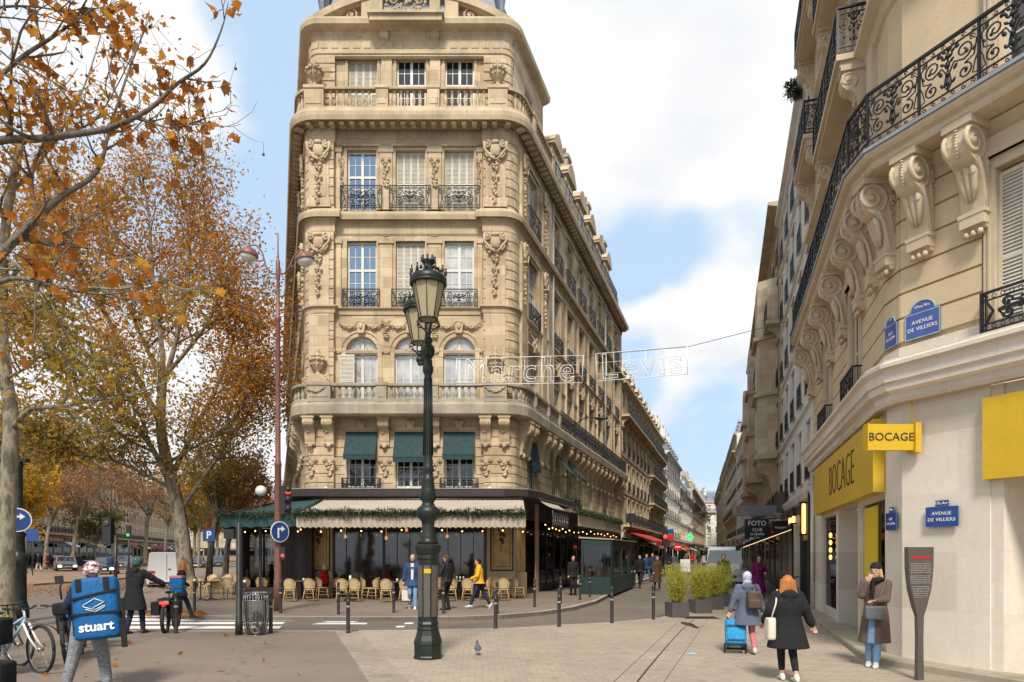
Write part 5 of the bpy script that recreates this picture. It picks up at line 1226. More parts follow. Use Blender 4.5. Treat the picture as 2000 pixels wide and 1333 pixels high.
plate(FAV, .40, 5.62, .60, .42, ['AVENUE', 'DE VILLIERS'], 'arched pale blue enamel street plate above the cornice', True, '17me Arr.', True, .088)
plate(FCH, .25, 5.62, .42, .40, ['RUE', 'DE LEVIS'], 'narrow pale blue street plate on the narrow corner face above the cornice', True, '17e', True, .07)
plate(FAV, .72, 2.46, .52, .32, ['AVENUE', 'DE VILLIERS'], 'dark blue street plate on the cream wall above the dark info panel', False, '17e Arr', False, .078)
plate(FCH, .26, 2.42, .34, .30, ['RUE', 'DE LEVIS'], 'small dark blue street plate on the narrow corner face beside the shop window', False, '17e', False, .062)
# history panel shaped like an oar
S = empty('info_panel', (6.03, 10.1, 0), R(12), 'dark oar shaped history panel on a slim post by the cream wall', 'info panel')
M = MB(); pr = [(-.055, .0), (.055, 0), (.05, .25), (.045, .6), (.055, .95), (.10, 1.08), (.18, 1.35), (.215, 1.65), (.22, 1.97), (-.22, 1.97), (-.215, 1.65), (-.18, 1.35), (-.10, 1.08), (-.055, .95), (-.045, .6), (-.05, .25)]
M.prismy(pr, -.03, .05); M.v = [(x, y * (1 if z > 1 else .8), z) for x, y, z in M.v]; M.build('blade', 'panel_brown', S, world=False)
M = MB(); rd = random.Random(3)
for i in range(20):
    z = 1.72 - i * .026; hw = .185 - max(0, (1.45 - z)) * .32
    if i in (6, 12): continue
    x = -hw
    while x < hw - .03: l = rd.uniform(.015, .05); M.box(x, min(x + l, hw), -.034, -.030, z, z + .010); x += l + .01
M.build('text_lines', 'frame_grey', S, world=False)
M = MB(); x = -.15
for i in range(12): M.box(x, x + .02, -.034, -.030, 1.80, 1.835); x += .026
M.build('heading', 'sign_red', S, world=False)
# ---------------------------------------------------------------- the cafe on the ground floor of the corner building
def cafe():
    L0, R0, dl, dr = MI['L0'], MI['R0'], MI['dl'], MI['dr']; bl = wloc(MAIN)
    front = [tuple(L0 + dl * 16), tuple(L0), (-8.55, 28.66), (-8.1, 28.55), (-.456, 28.55), (0, 28.68), tuple(R0), tuple(R0 + dr * 6.5)]
    M = MB(); mould(M, front, [(0, 4.12), (.95, 4.12), (.98, 4.16), (.98, 4.42), (.92, 4.45), (0, 4.47)]); M.build('canopy', 'dark_wood', MAIN)
    M = MB(); mould(M, front, [(.981, 4.445), (.99, 4.445), (.99, 4.475), (.96, 4.475)]); M.build('canopy_edge', 'zinc', MAIN)
    yb = 28.5
    M = MB(); M.box(-8.0, FX(655), yb - .12, yb + .1, .02, 1.0); M.box(FX(952), .1, yb - .12, yb + .1, .02, 1.0)
    M.box(-8.1, FX(655), yb - .05, yb + .1, 1.0, 4.1); M.box(FX(952), .12, yb - .05, yb + .1, 1.0, 4.1); M.build('cafe_wall', 'stone_right', MAIN)
    for a, b in ((FX(603), FX(650)), (FX(958), FX(1003))):
        M = MB(); M.box(a, b, yb - .09, yb - .04, 1.1, 3.6); o = M.build('painted_panel', 'ochre_panel', MAIN)
        M = MB()
        for x0, x1, z0, z1 in ((a, b, 1.1, 1.16), (a, b, 3.54, 3.6), (a, a + .06, 1.16, 3.54), (b - .06, b, 1.16, 3.54)): M.box(x0, x1, yb - .11, yb - .085, z0, z1)
        for x0, x1, z0, z1 in ((a + .14, b - .14, 1.27, 1.29), (a + .14, b - .14, 3.4, 3.42), (a + .14, a + .16, 1.29, 3.4), (b - .16, b - .14, 1.29, 3.4)): M.box(x0, x1, yb - .097, yb - .088, z0, z1)
        M.build('panel_border', 'iron_green', o)
        M = MB(); c = (a + b) / 2; rd = random.Random(3)
        for k in range(9): M.ell((c + rd.uniform(-.12, .12), yb - .09, 2.6 + rd.uniform(-.35, .35)), (.06, .012, .1), 7, 4)
        M.tube([(c - .05, yb - .09, 1.9), (c, yb - .09, 2.3), (c + .03, yb - .09, 2.9)], .015, 4); M.build('painted_motif', 'dark_wood', o)
    # dark bar front: frame, three bays of glass
    M = MB(); xa, xb = FX(655), FX(950)
    for x in (xa, xa + 2.1, xa + 4.25, xb - .06): M.box(x - .04, x + .05, yb - .06, yb + .1, .02, 4.1)
    M.box(xa, xb, yb - .05, yb + .1, .02, .45); M.box(xa, xb, yb - .055, yb + .1, 3.35, 3.45); M.box(xa, xb, yb - .05, yb + .1, 3.95, 4.1)
    for k in range(1, 12): M.box(xa + (xb - xa) * k / 12 - .012, xa + (xb - xa) * k / 12 + .012, yb - .02, yb + .04, .45, 3.35)
    o = M.build('cafe_front', 'dark_wood', MAIN)
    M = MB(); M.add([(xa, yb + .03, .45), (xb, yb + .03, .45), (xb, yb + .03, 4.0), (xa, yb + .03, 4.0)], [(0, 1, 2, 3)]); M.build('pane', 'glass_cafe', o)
    M = MB(); rd = random.Random(8)
    for k in range(7): x = xa + .5 + k * .85; z = rd.uniform(2.4, 3.0); M.ell((x, yb - .0, z), (.07, .035, .09), 8, 6); M.box(x - .006, x + .006, yb - .01, yb, z, 3.35)
    M.build('added_pendant_glow', 'added_glow_warm', MAIN)  # small warm glows added to lighten the black cafe glass
    M = MB()
    for x, w in ((FX(735), .5), (FX(752), .25), (FX(775), .9), (FX(880), .3)): M.box(x - w / 2, x + w / 2, yb - .03, yb + .02, 3.2, 3.3)
    M.build('heater', 'lamp_heater', MAIN)
    # right facade ground floor
    M = MB(FRR.T); M.box(0, 1.0, -.06, .1, 1.0, 4.1); M.box(0, 1.05, -.12, .1, .02, 1.0); M.box(2.6, 3.1, -.08, .1, 0, 4.1); M.build('cafe_wall', 'stone_right', MAIN)
    M = MB(FRR.T); M.box(.15, .9, -.1, -.05, 1.1, 3.6); M.build('painted_panel', 'ochre_panel', MAIN)
    M = MB(FRR.T); M.box(1.0, 2.6, -.03, .1, 0, 4.1); M.box(3.1, 27.2, -.03, .1, 3.2, 4.1)
    for k in range(18): M.box(3.1 + k * 1.4, 3.18 + k * 1.4, -.08, .1, 0, 3.2)
    M.box(3.1, 27.2, -.05, .1, 0, .4); o = M.build('cafe_front', 'dark_wood', MAIN)
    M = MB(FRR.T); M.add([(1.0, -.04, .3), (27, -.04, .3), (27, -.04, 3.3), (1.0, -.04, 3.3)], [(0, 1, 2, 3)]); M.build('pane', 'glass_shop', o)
    M = MB(FRL.T); LL = 44; M.box(20, LL, -.04, .1, 0, 4.1); M.build('cafe_front', 'dark_wood', MAIN)
emis('lamp_heater', (1, .22, .05), .6); emis('added_glow_warm', (1, .45, .15), .45)
cafe()
def sawtooth_fabric(name, mat, p0, p1, q0, q1, parent, fold=.2, amp=.025, drop=None, thick=.004):
    # sheet from lower edge p0-p1 to upper edge q0-q1, with pleats; optional valance hanging from p0-p1
    p0, p1, q0, q1 = map(Vector, (p0, p1, q0, q1)); L = (p1 - p0).length; n = max(4, int(L / fold) * 4); M = MB()
    vs = []; fs = []
    rows = [0, .25, .5, .75, 1]
    for r in rows:
        for i in range(n + 1):
            t = i / n; a = p0.lerp(p1, t); b = q0.lerp(q1, t); v = a.lerp(b, r); v.z += amp * sin(i * PI / 2) * (1 - .6 * r) - .05 * sin(r * PI); vs.append(v)
    for j in range(len(rows) - 1):
        for i in range(n): k = j * (n + 1) + i; fs.append((k, k + 1, k + n + 2, k + n + 1))
    M.add(vs, fs, True); o = M.build(name, mat, parent)
    if drop:
        V = MB(); vs = []; fs = []; d = (p1 - p0).normalized(); nn = Vector((d.y, -d.x, 0)); m = n * 2
        for r in (0, .5, .85, 1):
            for i in range(m + 1):
                t = i / m; a = p0.lerp(p1, t); z = a.z - drop * r
                if r == 1: z += .05 * abs(cos(i * PI / 8))
                vs.append((a.x + nn.x * (.03 * r * sin(i * PI / 4) + .01), a.y + nn.y * (.03 * r * sin(i * PI / 4) + .01), z))
        for j in range(3):
            for i in range(m): k = j * (m + 1) + i; fs.append((k, k + 1, k + m + 2, k + m + 1))
        V.add(vs, fs, True); V.build('valance', mat, parent)
    return o
def greenery(name, pts, r, n, mat, seed=1, parent=None, leaf=.1):
    rd = random.Random(seed); M = MB(); pts = [Vector(p) for p in pts]; L = [0]
    for i in range(1, len(pts)): L.append(L[-1] + (pts[i] - pts[i - 1]).length)
    for k in range(n):
        s = rd.uniform(0, L[-1]); i = 1
        while i < len(L) - 1 and L[i] < s: i += 1
        c = pts[i - 1].lerp(pts[i], (s - L[i - 1]) / (L[i] - L[i - 1])); rr = r * (1 + .35 * sin(s * 4.1) + .2 * sin(s * 11))
        v = Vector((rd.gauss(0, 1), rd.gauss(0, 1), rd.gauss(0, 1))).normalized(); a = c + v * rr * rd.uniform(.2, 1); b = a + (v + Vector((rd.uniform(-1, 1), rd.uniform(-1, 1), rd.uniform(-1, .6)))).normalized() * leaf
        w = (b - a).cross(Vector((rd.uniform(-1, 1), rd.uniform(-1, 1), 1))).normalized() * leaf * .16
        M.add([a - w, a + w, b + w * .4, b - w * .4], [(0, 1, 2, 3)])
    return M.build(name, mat, parent)
A_ = empty('awning', (-3.7, 25, 2.7), 0, 'cream pleated cafe awning under a green garland along the corner front', 'awning')
fa, fb = (-7.9, 25.0, 3.31), (.50, 25.0, 3.31)
sawtooth_fabric('canvas', 'cream_fabric', fa, fb, (-7.6, 27.65, 4.0), (.45, 27.65, 4.0), A_, .2, .02, drop=.55)
M = MB(); M.tube([fa, fb], .035, 6)
for x in (-7.5, -3.8, .2): M.tube([(x, 27.7, 3.6), (x, 26.3, 3.45), (x, 25.05, 3.28)], .03, 6)
M.tube([(-7.6, 27.65, 4.02), (.45, 27.65, 4.02)], .06, 6); M.build('awning_frame', 'dark_metal', A_)
G_ = empty('awning', (-10, 26, 2.7), 0, 'dark green awning wrapping the left corner of the cafe', 'awning')
p2 = Vector((-11.1, 26.0, 3.30)); p3 = p2 + Vector((MI['dl'].x, MI['dl'].y, 0)) * 14; t2 = Vector((-9.45, 28.5, 4.05)); t3 = t2 + Vector((MI['dl'].x, MI['dl'].y, 0)) * 14
sawtooth_fabric('canvas', 'awning_green', p2, (-7.93, 25.02, 3.30), t2, (-7.65, 27.65, 4.03), G_, .5, .006, drop=.5)
sawtooth_fabric('canvas', 'awning_green', p3, p2, t3, t2, G_, .5, .006, drop=.5)
M = MB(); M.tube([p3, p2, (-7.93, 25.02, 3.3)], .035, 6); M.tube([p2, t2], .03, 6); M.tube([(-7.93, 25.02, 3.32), (-7.65, 27.65, 4.05)], .03, 6); M.build('awning_frame', 'dark_metal', G_)
g = greenery('garland', [(-7.9, 24.93, 3.33), (.5, 24.93, 3.33)], .13, 5200, 'garland_green', 1); tag(g, 'fir garland lying along the edge of the cream awning', 'garland')
g = greenery('garland', [p3 + Vector((-.05, 0, 0)), p2 + Vector((-.05, -.05, .02)), (-7.95, 24.95, 3.33)], .14, 5200, 'garland_green', 2); tag(g, 'fir garland round the edge of the dark green awning', 'garland')
# folding awning and the valance awning on the street side
W_ = empty('awning', tuple(FRR.p(2, -1, 3.8)), 0, 'half folded white awning with scissor arms beside the cafe corner', 'awning')
sawtooth_fabric('canvas', 'cream_fabric', FRR.p(.3, -1.5, 3.75), FRR.p(3.4, -1.5, 3.75), FRR.p(.3, -.9, 4.1), FRR.p(3.4, -.9, 4.1), W_, .3, .01)
M = MB(FRR.T)
for i in range(9):
    x = .4 + i * .33
    M.tube([(x, -1.45, 3.65), (x + .33, -1.45, 2.95)], .014, 4); M.tube([(x + .33, -1.45, 3.65), (x, -1.45, 2.95)], .014, 4)
M.tube([(.3, -1.5, 3.74), (3.5, -1.5, 3.74)], .03, 6); M.build('scissor_arm', 'steel', W_)
V_ = empty('awning', tuple(FRR.p(9, -1.8, 3)), 0, 'beige awning with deep valance along the narrow street side of the cafe', 'awning')
sawtooth_fabric('canvas', 'cream_fabric', FRR.p(3.5, -1.85, 3.72), FRR.p(16, -1.85, 3.72), FRR.p(3.5, -.1, 4.12), FRR.p(16, -.1, 4.12), V_, .4, .01, drop=.66)
M = MB(FRR.T); M.tube([(3.5, -1.85, 3.72), (16, -1.85, 3.72)], .03, 6); M.build('awning_frame', 'dark_metal', V_)
g = greenery('garland', [FRR.p(3.5, -1.92, 3.78), FRR.p(16, -1.92, 3.78)], .14, 4200, 'garland_green', 3); tag(g, 'fir garland along the beige street side awning', 'garland')
for i, (u, lab) in enumerate(((6.3, 'leafy dark planter on the ledge over the street side awning, nearer one'), (8.4, 'leafy dark planter on the ledge over the street side awning, farther one'))):
    P_ = empty('window_box', tuple(FRR.p(u, -.7, 4.15)), FRR.a, lab, 'planter')
    M = MB(); M.box(-.5, .5, -.15, .15, 0, .28); M.build('box', 'dark_metal', P_, world=False)
    g = greenery('plant', [FRR.p(u - .45, -.7, 4.5), FRR.p(u + .45, -.7, 4.5)], .28, 900, 'garland_green', 5 + i); g.data.transform(Matrix.Rotation(-FRR.a, 4, 'Z') @ Matrix.Translation(-Vector(FRR.p(u, -.7, 4.15)))); g.parent = P_
# string lights
def bulbs(label, pts, n, sag=.08, seed=1, every=0):
    pts = [Vector(p) for p in pts]; S = empty('string_lights', pts[0], 0, label, 'lights'); wire = []; rd = random.Random(seed)
    if 'bulb' not in _pc: b = MB(); b.ell((0, 0, 0), .028, 8, 6); _pc['bulb'] = b.mesh('bulb', 'bulb_warm')
    for k in range(n + 1):
        t = k / n * (len(pts) - 1); i = min(int(t), len(pts) - 2); c = pts[i].lerp(pts[i + 1], t - i); c.z += -sag * abs(sin(k * 1.3)); wire.append(c)
        inst('bulb', _pc['bulb'], S, c - pts[0] - Vector((0, 0, .06)), 0, (1, 1, rd.uniform(.8, 1.2)))
    M = MB(); M.tube(wire, .008, 4); M.build('wire', 'iron_black', S); return S
bulbs('warm bulbs hanging under the cream awning', [(-7.8, 25.2, 2.78), (.4, 25.2, 2.78)], 11)
bulbs('warm bulbs under the dark green corner awning', [p2 + Vector((.3, .6, -.5)), (-8.0, 25.5, 2.8)], 6)
bulbs('warm bulbs strung under the street side awnings', [FRR.p(.2, -1.2, 3.1), FRR.p(3.4, -1.4, 3.0), FRR.p(9, -1.6, 3.05), FRR.p(15, -1.7, 3.0)], 20, .15)
bulbs('pair of warm bulbs above the dark canopy', [(-7.5, 27.5, 4.56), (-.9, 27.5, 4.56)], 2, 0)
S = empty('globe_lamp', (-10.0, 27.2, 0), 0, 'white globe lamp above the green awning at the left cafe corner', 'lamp')
M = MB(); M.ell((-10.0, 27.2, 4.32), .22, 16, 12); M.build('globe', 'white_glass', S); M = MB(); M.tube([(-10.0, 27.2, 0), (-10.0, 27.2, 4.1)], .04, 6); M.lathe([(.1, 4.05), (.08, 4.15)], (-10.0, 27.2, 0), 8); M.build('pole', 'dark_metal', S)
# glazed terrace on the left and the green plastic enclosure in the street
def enclosure(label, fr, L, Dp, zb, zt, mat, n, m, pm='clear_glass'):
    E = empty('terrace_enclosure', tuple(fr.p(0, 0, 0)), 0, label, 'terrace'); M = MB(fr.T)
    for i in range(n + 1): x = L * i / n; M.box(x - .05, x + .05, -.05, .05, 0, zt)
    for i in range(m + 1): y = Dp * i / m; M.box(-.05, .05, y - .05, y + .05, 0, zt); M.box(L - .05, L + .05, y - .05, y + .05, 0, zt)
    for (x0, x1, y0, y1) in ((0, L, -.045, .045), (-.045, .045, 0, Dp), (L - .045, L + .045, 0, Dp)): M.box(x0, x1, y0, y1, 0.03, zb); M.box(x0, x1, y0, y1, zt - .28, zt - .001)
    M.build('frame', mat, E)
    G = MB(fr.T); G.add([(0, 0, zb), (L, 0, zb), (L, 0, zt - .2), (0, 0, zt - .2)], [(0, 1, 2, 3)]); G.add([(0, 0, zb), (0, Dp, zb), (0, Dp, zt - .2), (0, 0, zt - .2)], [(0, 1, 2, 3)]); G.build('pane', pm, E)
    return E
fe2 = Fr((4.36, 29.8), (.29, .955))
E1 = enclosure('dark green terrace enclosure with clear plastic panes in the street', fe2, 8.3, 1.3, .78, 2.42, 'terrace_green', 3, 1)
M = MB(fe2.T); M.hexa([(-.1, -.12, 2.42), (8.4, -.12, 2.42), (8.4, 1.45, 2.5), (-.1, 1.45, 2.5)], [(-.1, -.12, 2.46), (8.4, -.12, 2.46), (8.4, 1.45, 2.56), (-.1, 1.45, 2.56)]); M.build('roof', 'cream_fabric', E1)
dlv3 = MI['dl']; fe3 = Fr((p2.x + dlv3.x * 9 + .5, p2.y + dlv3.y * 9 + .6), tuple(-dlv3))
E2 = enclosure('black framed glass terrace beneath the green corner awning', fe3, 9, 2.2, .5, 3.1, 'dark_wood', 9, 3, 'tinted_glass')
M = MB(); M.box(-9.7, -8.2, 27.9, 28.3, .02, 3.9); M.build('terrace_wall', 'dark_wood', E2)
# wicker chairs, tables
def make_chair(label):
    t = empty('bistro_chair', (0, 0, 0), 0, label, 'chair', 'rattan chairs on the cafe terrace')
    M = MB(); M.lathe([(.20, .43), (.22, .44), (.22, .46), (.2, .47)], (0, 0, 0), 14); M.build('seat', 'wicker', t, world=False)
    M = MB()
    pts = [(.21 * sin(a), -.19 * cos(a) - .0, 0) for a in [(-1.25 + 2.5 * i / 8) for i in range(9)]]
    for i in range(8):
        a, b = pts[i], pts[i + 1]; h0 = .86 - .12 * (abs(i - 4) / 4) ** 2; h1 = .86 - .12 * (abs(i + 1 - 4) / 4) ** 2
        M.add([(a[0], a[1], .52), (b[0], b[1], .52), (b[0] * 1.05, b[1] * 1.25, h1), (a[0] * 1.05, a[1] * 1.25, h0), (a[0] * .95, a[1] * .95, .52), (b[0] * .95, b[1] * .95, .52), (b[0], b[1] * 1.2, h1), (a[0], a[1] * 1.2, h0)], [(0, 1, 2, 3), (4, 7, 6, 5)])
    M.build('backrest', 'wicker', t, world=False)
    M = MB(); M.tube([(p[0] * 1.05, p[1] * 1.25, .87 - .12 * (abs(i - 4) / 4) ** 2) for i, p in enumerate(pts)], .017, 6); M.tube([(p[0] * 1.0, p[1] * 1.0, .51) for p in pts], .013, 5)
    M.tube([pts[0][:2] + (.47,), (pts[0][0] * 1.05, pts[0][1] * 1.25, .76)], .016, 6); M.tube([pts[8][:2] + (.47,), (pts[8][0] * 1.05, pts[8][1] * 1.25, .76)], .016, 6)
    M.build('back_frame', 'rattan', t, world=False)
    for sx, sy in ((-1, -1), (1, -1), (-1, 1), (1, 1)):
        M = MB(); M.tube([(sx * .16, sy * .15, .45), (sx * .19, sy * .18, .2), (sx * .215, sy * .21, 0)], [.017, .016, .015], 6); M.build('leg', 'rattan', t, world=False)
    M = MB()
    for z, r in ((.17, .26), (.30, .25)): M.tube([(r * cos(a) * .8, r * sin(a) * .8, z) for a in [PI / 4 + k * PI / 2 for k in range(5)]], .010, 4)
    for s in (-1, 1): M.tube([(s * .17, .15, .22), (s * .1, .17, .38), (-s * .0, .17, .43)], .009, 4); M.tube([(s * .17, -.15, .22), (s * .1, -.17, .38), (0, -.17, .43)], .009, 4)
    M.build('stretcher', 'rattan', t, world=False); return t
def wicker():
    m, nt, N, L, b = newmat('wicker'); tc = N.new('ShaderNodeTexCoord'); ch = N.new('ShaderNodeTexChecker'); ch.inputs['Scale'].default_value = 28
    mp = N.new('ShaderNodeMapping'); mp.inputs['Rotation'].default_value = (.6, .8, .4); L.new(tc.outputs['Object'], mp.inputs[0]); L.new(mp.outputs[0], ch.inputs['Vector'])
    ch.inputs['Color1'].default_value = (.62, .50, .30, 1); ch.inputs['Color2'].default_value = (.40, .27, .12, 1); L.new(ch.outputs[0], b.inputs['Base Color']); b.inputs['Roughness'].default_value = .6; MAT['wicker'] = m
wicker()
ch0 = make_chair('x'); used = False
def chair(px, fy, yaw, label):
    global used
    c = ch0 if not used else copy_tree(ch0); used = True
    p = gp(px, fy, .02); c.location = (p.x, p.y, .02); c.rotation_euler = (0, 0, R(yaw)); c['label'] = label; return c
for px, fy, yaw, lab in (
    (372, 1170, 70, 'rattan chair at the far left end of the terrace, next to a plane tree'), (398, 1166, -80, 'rattan chair second from the left end of the terrace'), (425, 1172, 15, 'rattan chair seen from behind just left of the thick dark post'),
    (448, 1171, -10, 'rattan chair partly hidden by the thick dark post'), (440, 1160, 160, 'rattan chair turned to the glass terrace, left of the thick post'), (478, 1170, 10, 'rattan chair directly behind the wire bin'),
    (512, 1170, 5, 'rattan chair seen from behind right of the wire bin'), (530, 1163, -70, 'rattan chair just left of the tall brown lamp post'), (502, 1161, 180, 'rattan chair in the second row behind the wire bin'),
    (567, 1176, 4, 'rattan chair with its back to the road, right of the brown lamp post'), (606, 1175, -4, 'rattan chair with its back to the road, below the seated woman in a white vest'), (629, 1170, -60, 'rattan chair between the woman in white and the woman in red'),
    (653, 1168, 80, 'rattan chair under the woman in the red coat'), (668, 1176, 10, 'rattan chair with its back to the road near the first front bollard'), (694, 1176, -8, 'rattan chair right of the bollard in front of the terrace'), (716, 1171, -75, 'rattan chair at the right end of the red coat woman\'s table group'),
    (755, 1177, 3, 'rattan chair in front of the woman in maroon'), (792, 1176, -3, 'rattan chair just left of the man in the blue coat'), (752, 1165, 180, 'rattan chair under the woman in maroon, facing the road'),
    (881, 1175, 4, 'rattan chair just right of the green lamp post base'), (914, 1175, -4, 'rattan chair behind the woman in the yellow jacket'), (968, 1170, 12, 'rattan chair left of the pale tablecloth by the right cafe corner'),
    (984, 1174, -5, 'rattan chair nearest the road by the right cafe corner'), (1013, 1170, -80, 'rattan chair at the right end of the terrace'), (1000, 1162, 170, 'rattan chair against the ochre panel at the right cafe corner'),
    (580, 1162, 175, 'rattan chair under the seated woman in the white vest'), (690, 1160, 180, 'rattan chair against the dark window behind the red coat woman\'s table'), (835, 1162, 180, 'rattan chair against the dark window behind the lamp post'), (900, 1161, 185, 'rattan chair against the dark window left of the yellow jacket'), (545, 1164, -95, 'rattan chair hidden behind the brown mast'), (640, 1161, 170, 'rattan chair behind the woman in red'), (731, 1172, 70, 'rattan chair left of the table before the woman in maroon'), (772, 1163, 185, 'rattan chair in the back row left of the man in blue'),
    (852, 1172, 60, 'rattan chair half hidden by the green lamp post'), (930, 1164, -85, 'rattan chair right of the table with glasses'), (948, 1172, 85, 'rattan chair facing the right corner table'), (412, 1161, 170, 'rattan chair in the back row left of the thick post'), (462, 1160, -160, 'rattan chair in the back row against the thick post')):
    chair(px, fy, yaw, lab)
def make_table(label):
    t = empty('bistro_table', (0, 0, 0), 0, label, 'table', 'small round tables on the cafe terrace')
    M = MB(); M.lathe([(.30, .72), (.31, .73), (.31, .745), (.30, .75)], (0, 0, 0), 18); M.build('table_top', 'table_top', t, world=False)
    M = MB(); M.lathe([(.03, .05), (.022, .1), (.022, .66), (.06, .72)], (0, 0, 0), 8); M.build('pedestal', 'iron_black', t, world=False)
    M = MB()
    for k in range(3): a = k * 2 * PI / 3 + .4; M.tube([(0, 0, .09), (.12 * cos(a), .12 * sin(a), .06), (.24 * cos(a), .24 * sin(a), .0)], [.03, .022, .018], 5)
    M.build('base', 'iron_black', t, world=False); return t
tb0 = make_table('x'); first = True
TB = []
for px, fy, lab in ((392, 1174, 'round table beside the first plane tree at the left end of the terrace'), (412, 1173, 'round table left of the thick dark post'), (588, 1172, 'round table between the woman in the white vest and the woman in red'),
    (680, 1174, 'round table with a white cup behind the front bollard'), (775, 1174, 'round table in front of the woman in maroon'), (898, 1172, 'round table laid with glasses by the woman in yellow'), (992, 1168, 'round table by the right cafe corner'), (495, 1166, 'round table behind the wire bin'), (610, 1163, 'round table in front of the ochre panel')):
    t = tb0 if first else copy_tree(tb0); first = False; p = gp(px, fy, .02); t.location = (p.x, p.y, .02); t['label'] = lab; TB.append(p)
def put_thing(name, mb, mat, loc, label, cat, rz=0, group=None):
    o = bpy.data.objects.new(name, mb.mesh(name, mat)); COL.objects.link(o); o.location = loc; o.rotation_euler = (0, 0, rz); return tag(o, label, cat, group)
cup = lambda: MB().lathe([(.035, 0), (.045, .09), (.04, .09), (.03, .01)], (0, 0, 0), 10)
put_thing('cup', MB().lathe([(.04, 0), (.05, .22), (.045, .22)], (0, 0, 0), 10), 'white_glass', (TB[3].x + .08, TB[3].y, .77), 'tall white cup on the table behind the front bollard', 'cup')
put_thing('menu_card', MB().box(-.15, .15, -.1, .1, 0, .006), 'paper', (TB[3].x - .1, TB[3].y - .05, .772), 'white paper menu on the table behind the front bollard', 'menu', .3)
for k, (dx, dy, lab) in enumerate(((-.12, .05, 'leftmost glass on the table by the woman in yellow'), (.02, -.08, 'middle glass on the table by the woman in yellow'), (.14, .06, 'rightmost glass on the table by the woman in yellow'))):
    put_thing('glass', MB().lathe([(.025, 0), (.006, .02), (.006, .06), (.035, .1), (.03, .17)], (0, 0, 0), 8), 'white_glass', (TB[5].x + dx, TB[5].y + dy, .77), lab, 'glass')
put_thing('plate', MB().lathe([(.06, 0), (.11, .015), (.11, .02), (0, .012)], (0, 0, 0), 14), 'white_paint', (TB[5].x - .02, TB[5].y + .14, .77), 'white plate on the table by the woman in yellow', 'plate')
put_thing('cup', cup(), 'white_glass', (TB[2].x + .1, TB[2].y, .77), 'small white cup between the woman in white and the woman in red', 'cup')
put_thing('cup', cup(), 'white_glass', (TB[4].x, TB[4].y + .1, .77), 'small white cup before the woman in maroon', 'cup')
# ---------------------------------------------------------------- street furniture
def lantern(parent, c, s=1.0):
    T = Matrix.Translation(c) @ Matrix.Scale(s, 4)
    M = MB(T); M.lathe([(.145, .0), (.275, .60), (.27, .60), (.14, .01)], (0, 0, 0), 8, False); g = M.build('glass', 'lantern_glass', parent)
    M = MB(T)
    for k in range(8):
        a = 2 * PI * k / 8; M.tube([(.15 * cos(a), .15 * sin(a), 0), (.28 * cos(a), .28 * sin(a), .6)], .010, 4)
    for r, z, t in ((.155, 0, .016), (.29, .6, .03), (.19, -.10, .010)): M.tube([(r * cos(2 * PI * k / 24), r * sin(2 * PI * k / 24), z) for k in range(25)], t, 6)
    for k in range(4):
        a = 2 * PI * k / 4 + .4; M.tube([(.155 * cos(a), .155 * sin(a), 0), (.2 * cos(a), .2 * sin(a), -.06), (.1 * cos(a), .1 * sin(a), -.16), (.03 * cos(a), .03 * sin(a), -.22)], .013, 5)
    M.lathe([(.30, .6), (.315, .64), (.31, .70), (.27, .74), (.14, .80), (.09, .84), (.075, .92), (.10, .95), (.12, .99), (.1, 1.0), (0, 1.0)], (0, 0, 0), 24)
    for k in range(12):
        a = 2 * PI * k / 12; c_, s_ = cos(a), sin(a); M.ell((.30 * c_, .30 * s_, .78), (.022, .022, .055), 6, 5); M.ell((.30 * c_, .30 * s_, .85), .018, 6, 4)
        M.ell((.2 * c_, .2 * s_, .82), (.03, .03, .035), 6, 4)
    for k in range(8):
        a = 2 * PI * k / 8; c_, s_ = cos(a), sin(a); M.box(.11 * c_ - .018, .11 * c_ + .018, .11 * s_ - .018, .11 * s_ + .018, .98, 1.06)
    M.lathe([(.05, -.32), (.035, -.28), (.05, -.24), (.06, -.2), (.03, -.17)], (0, 0, 0), 10); M.build('lantern_frame', 'iron_green', parent)
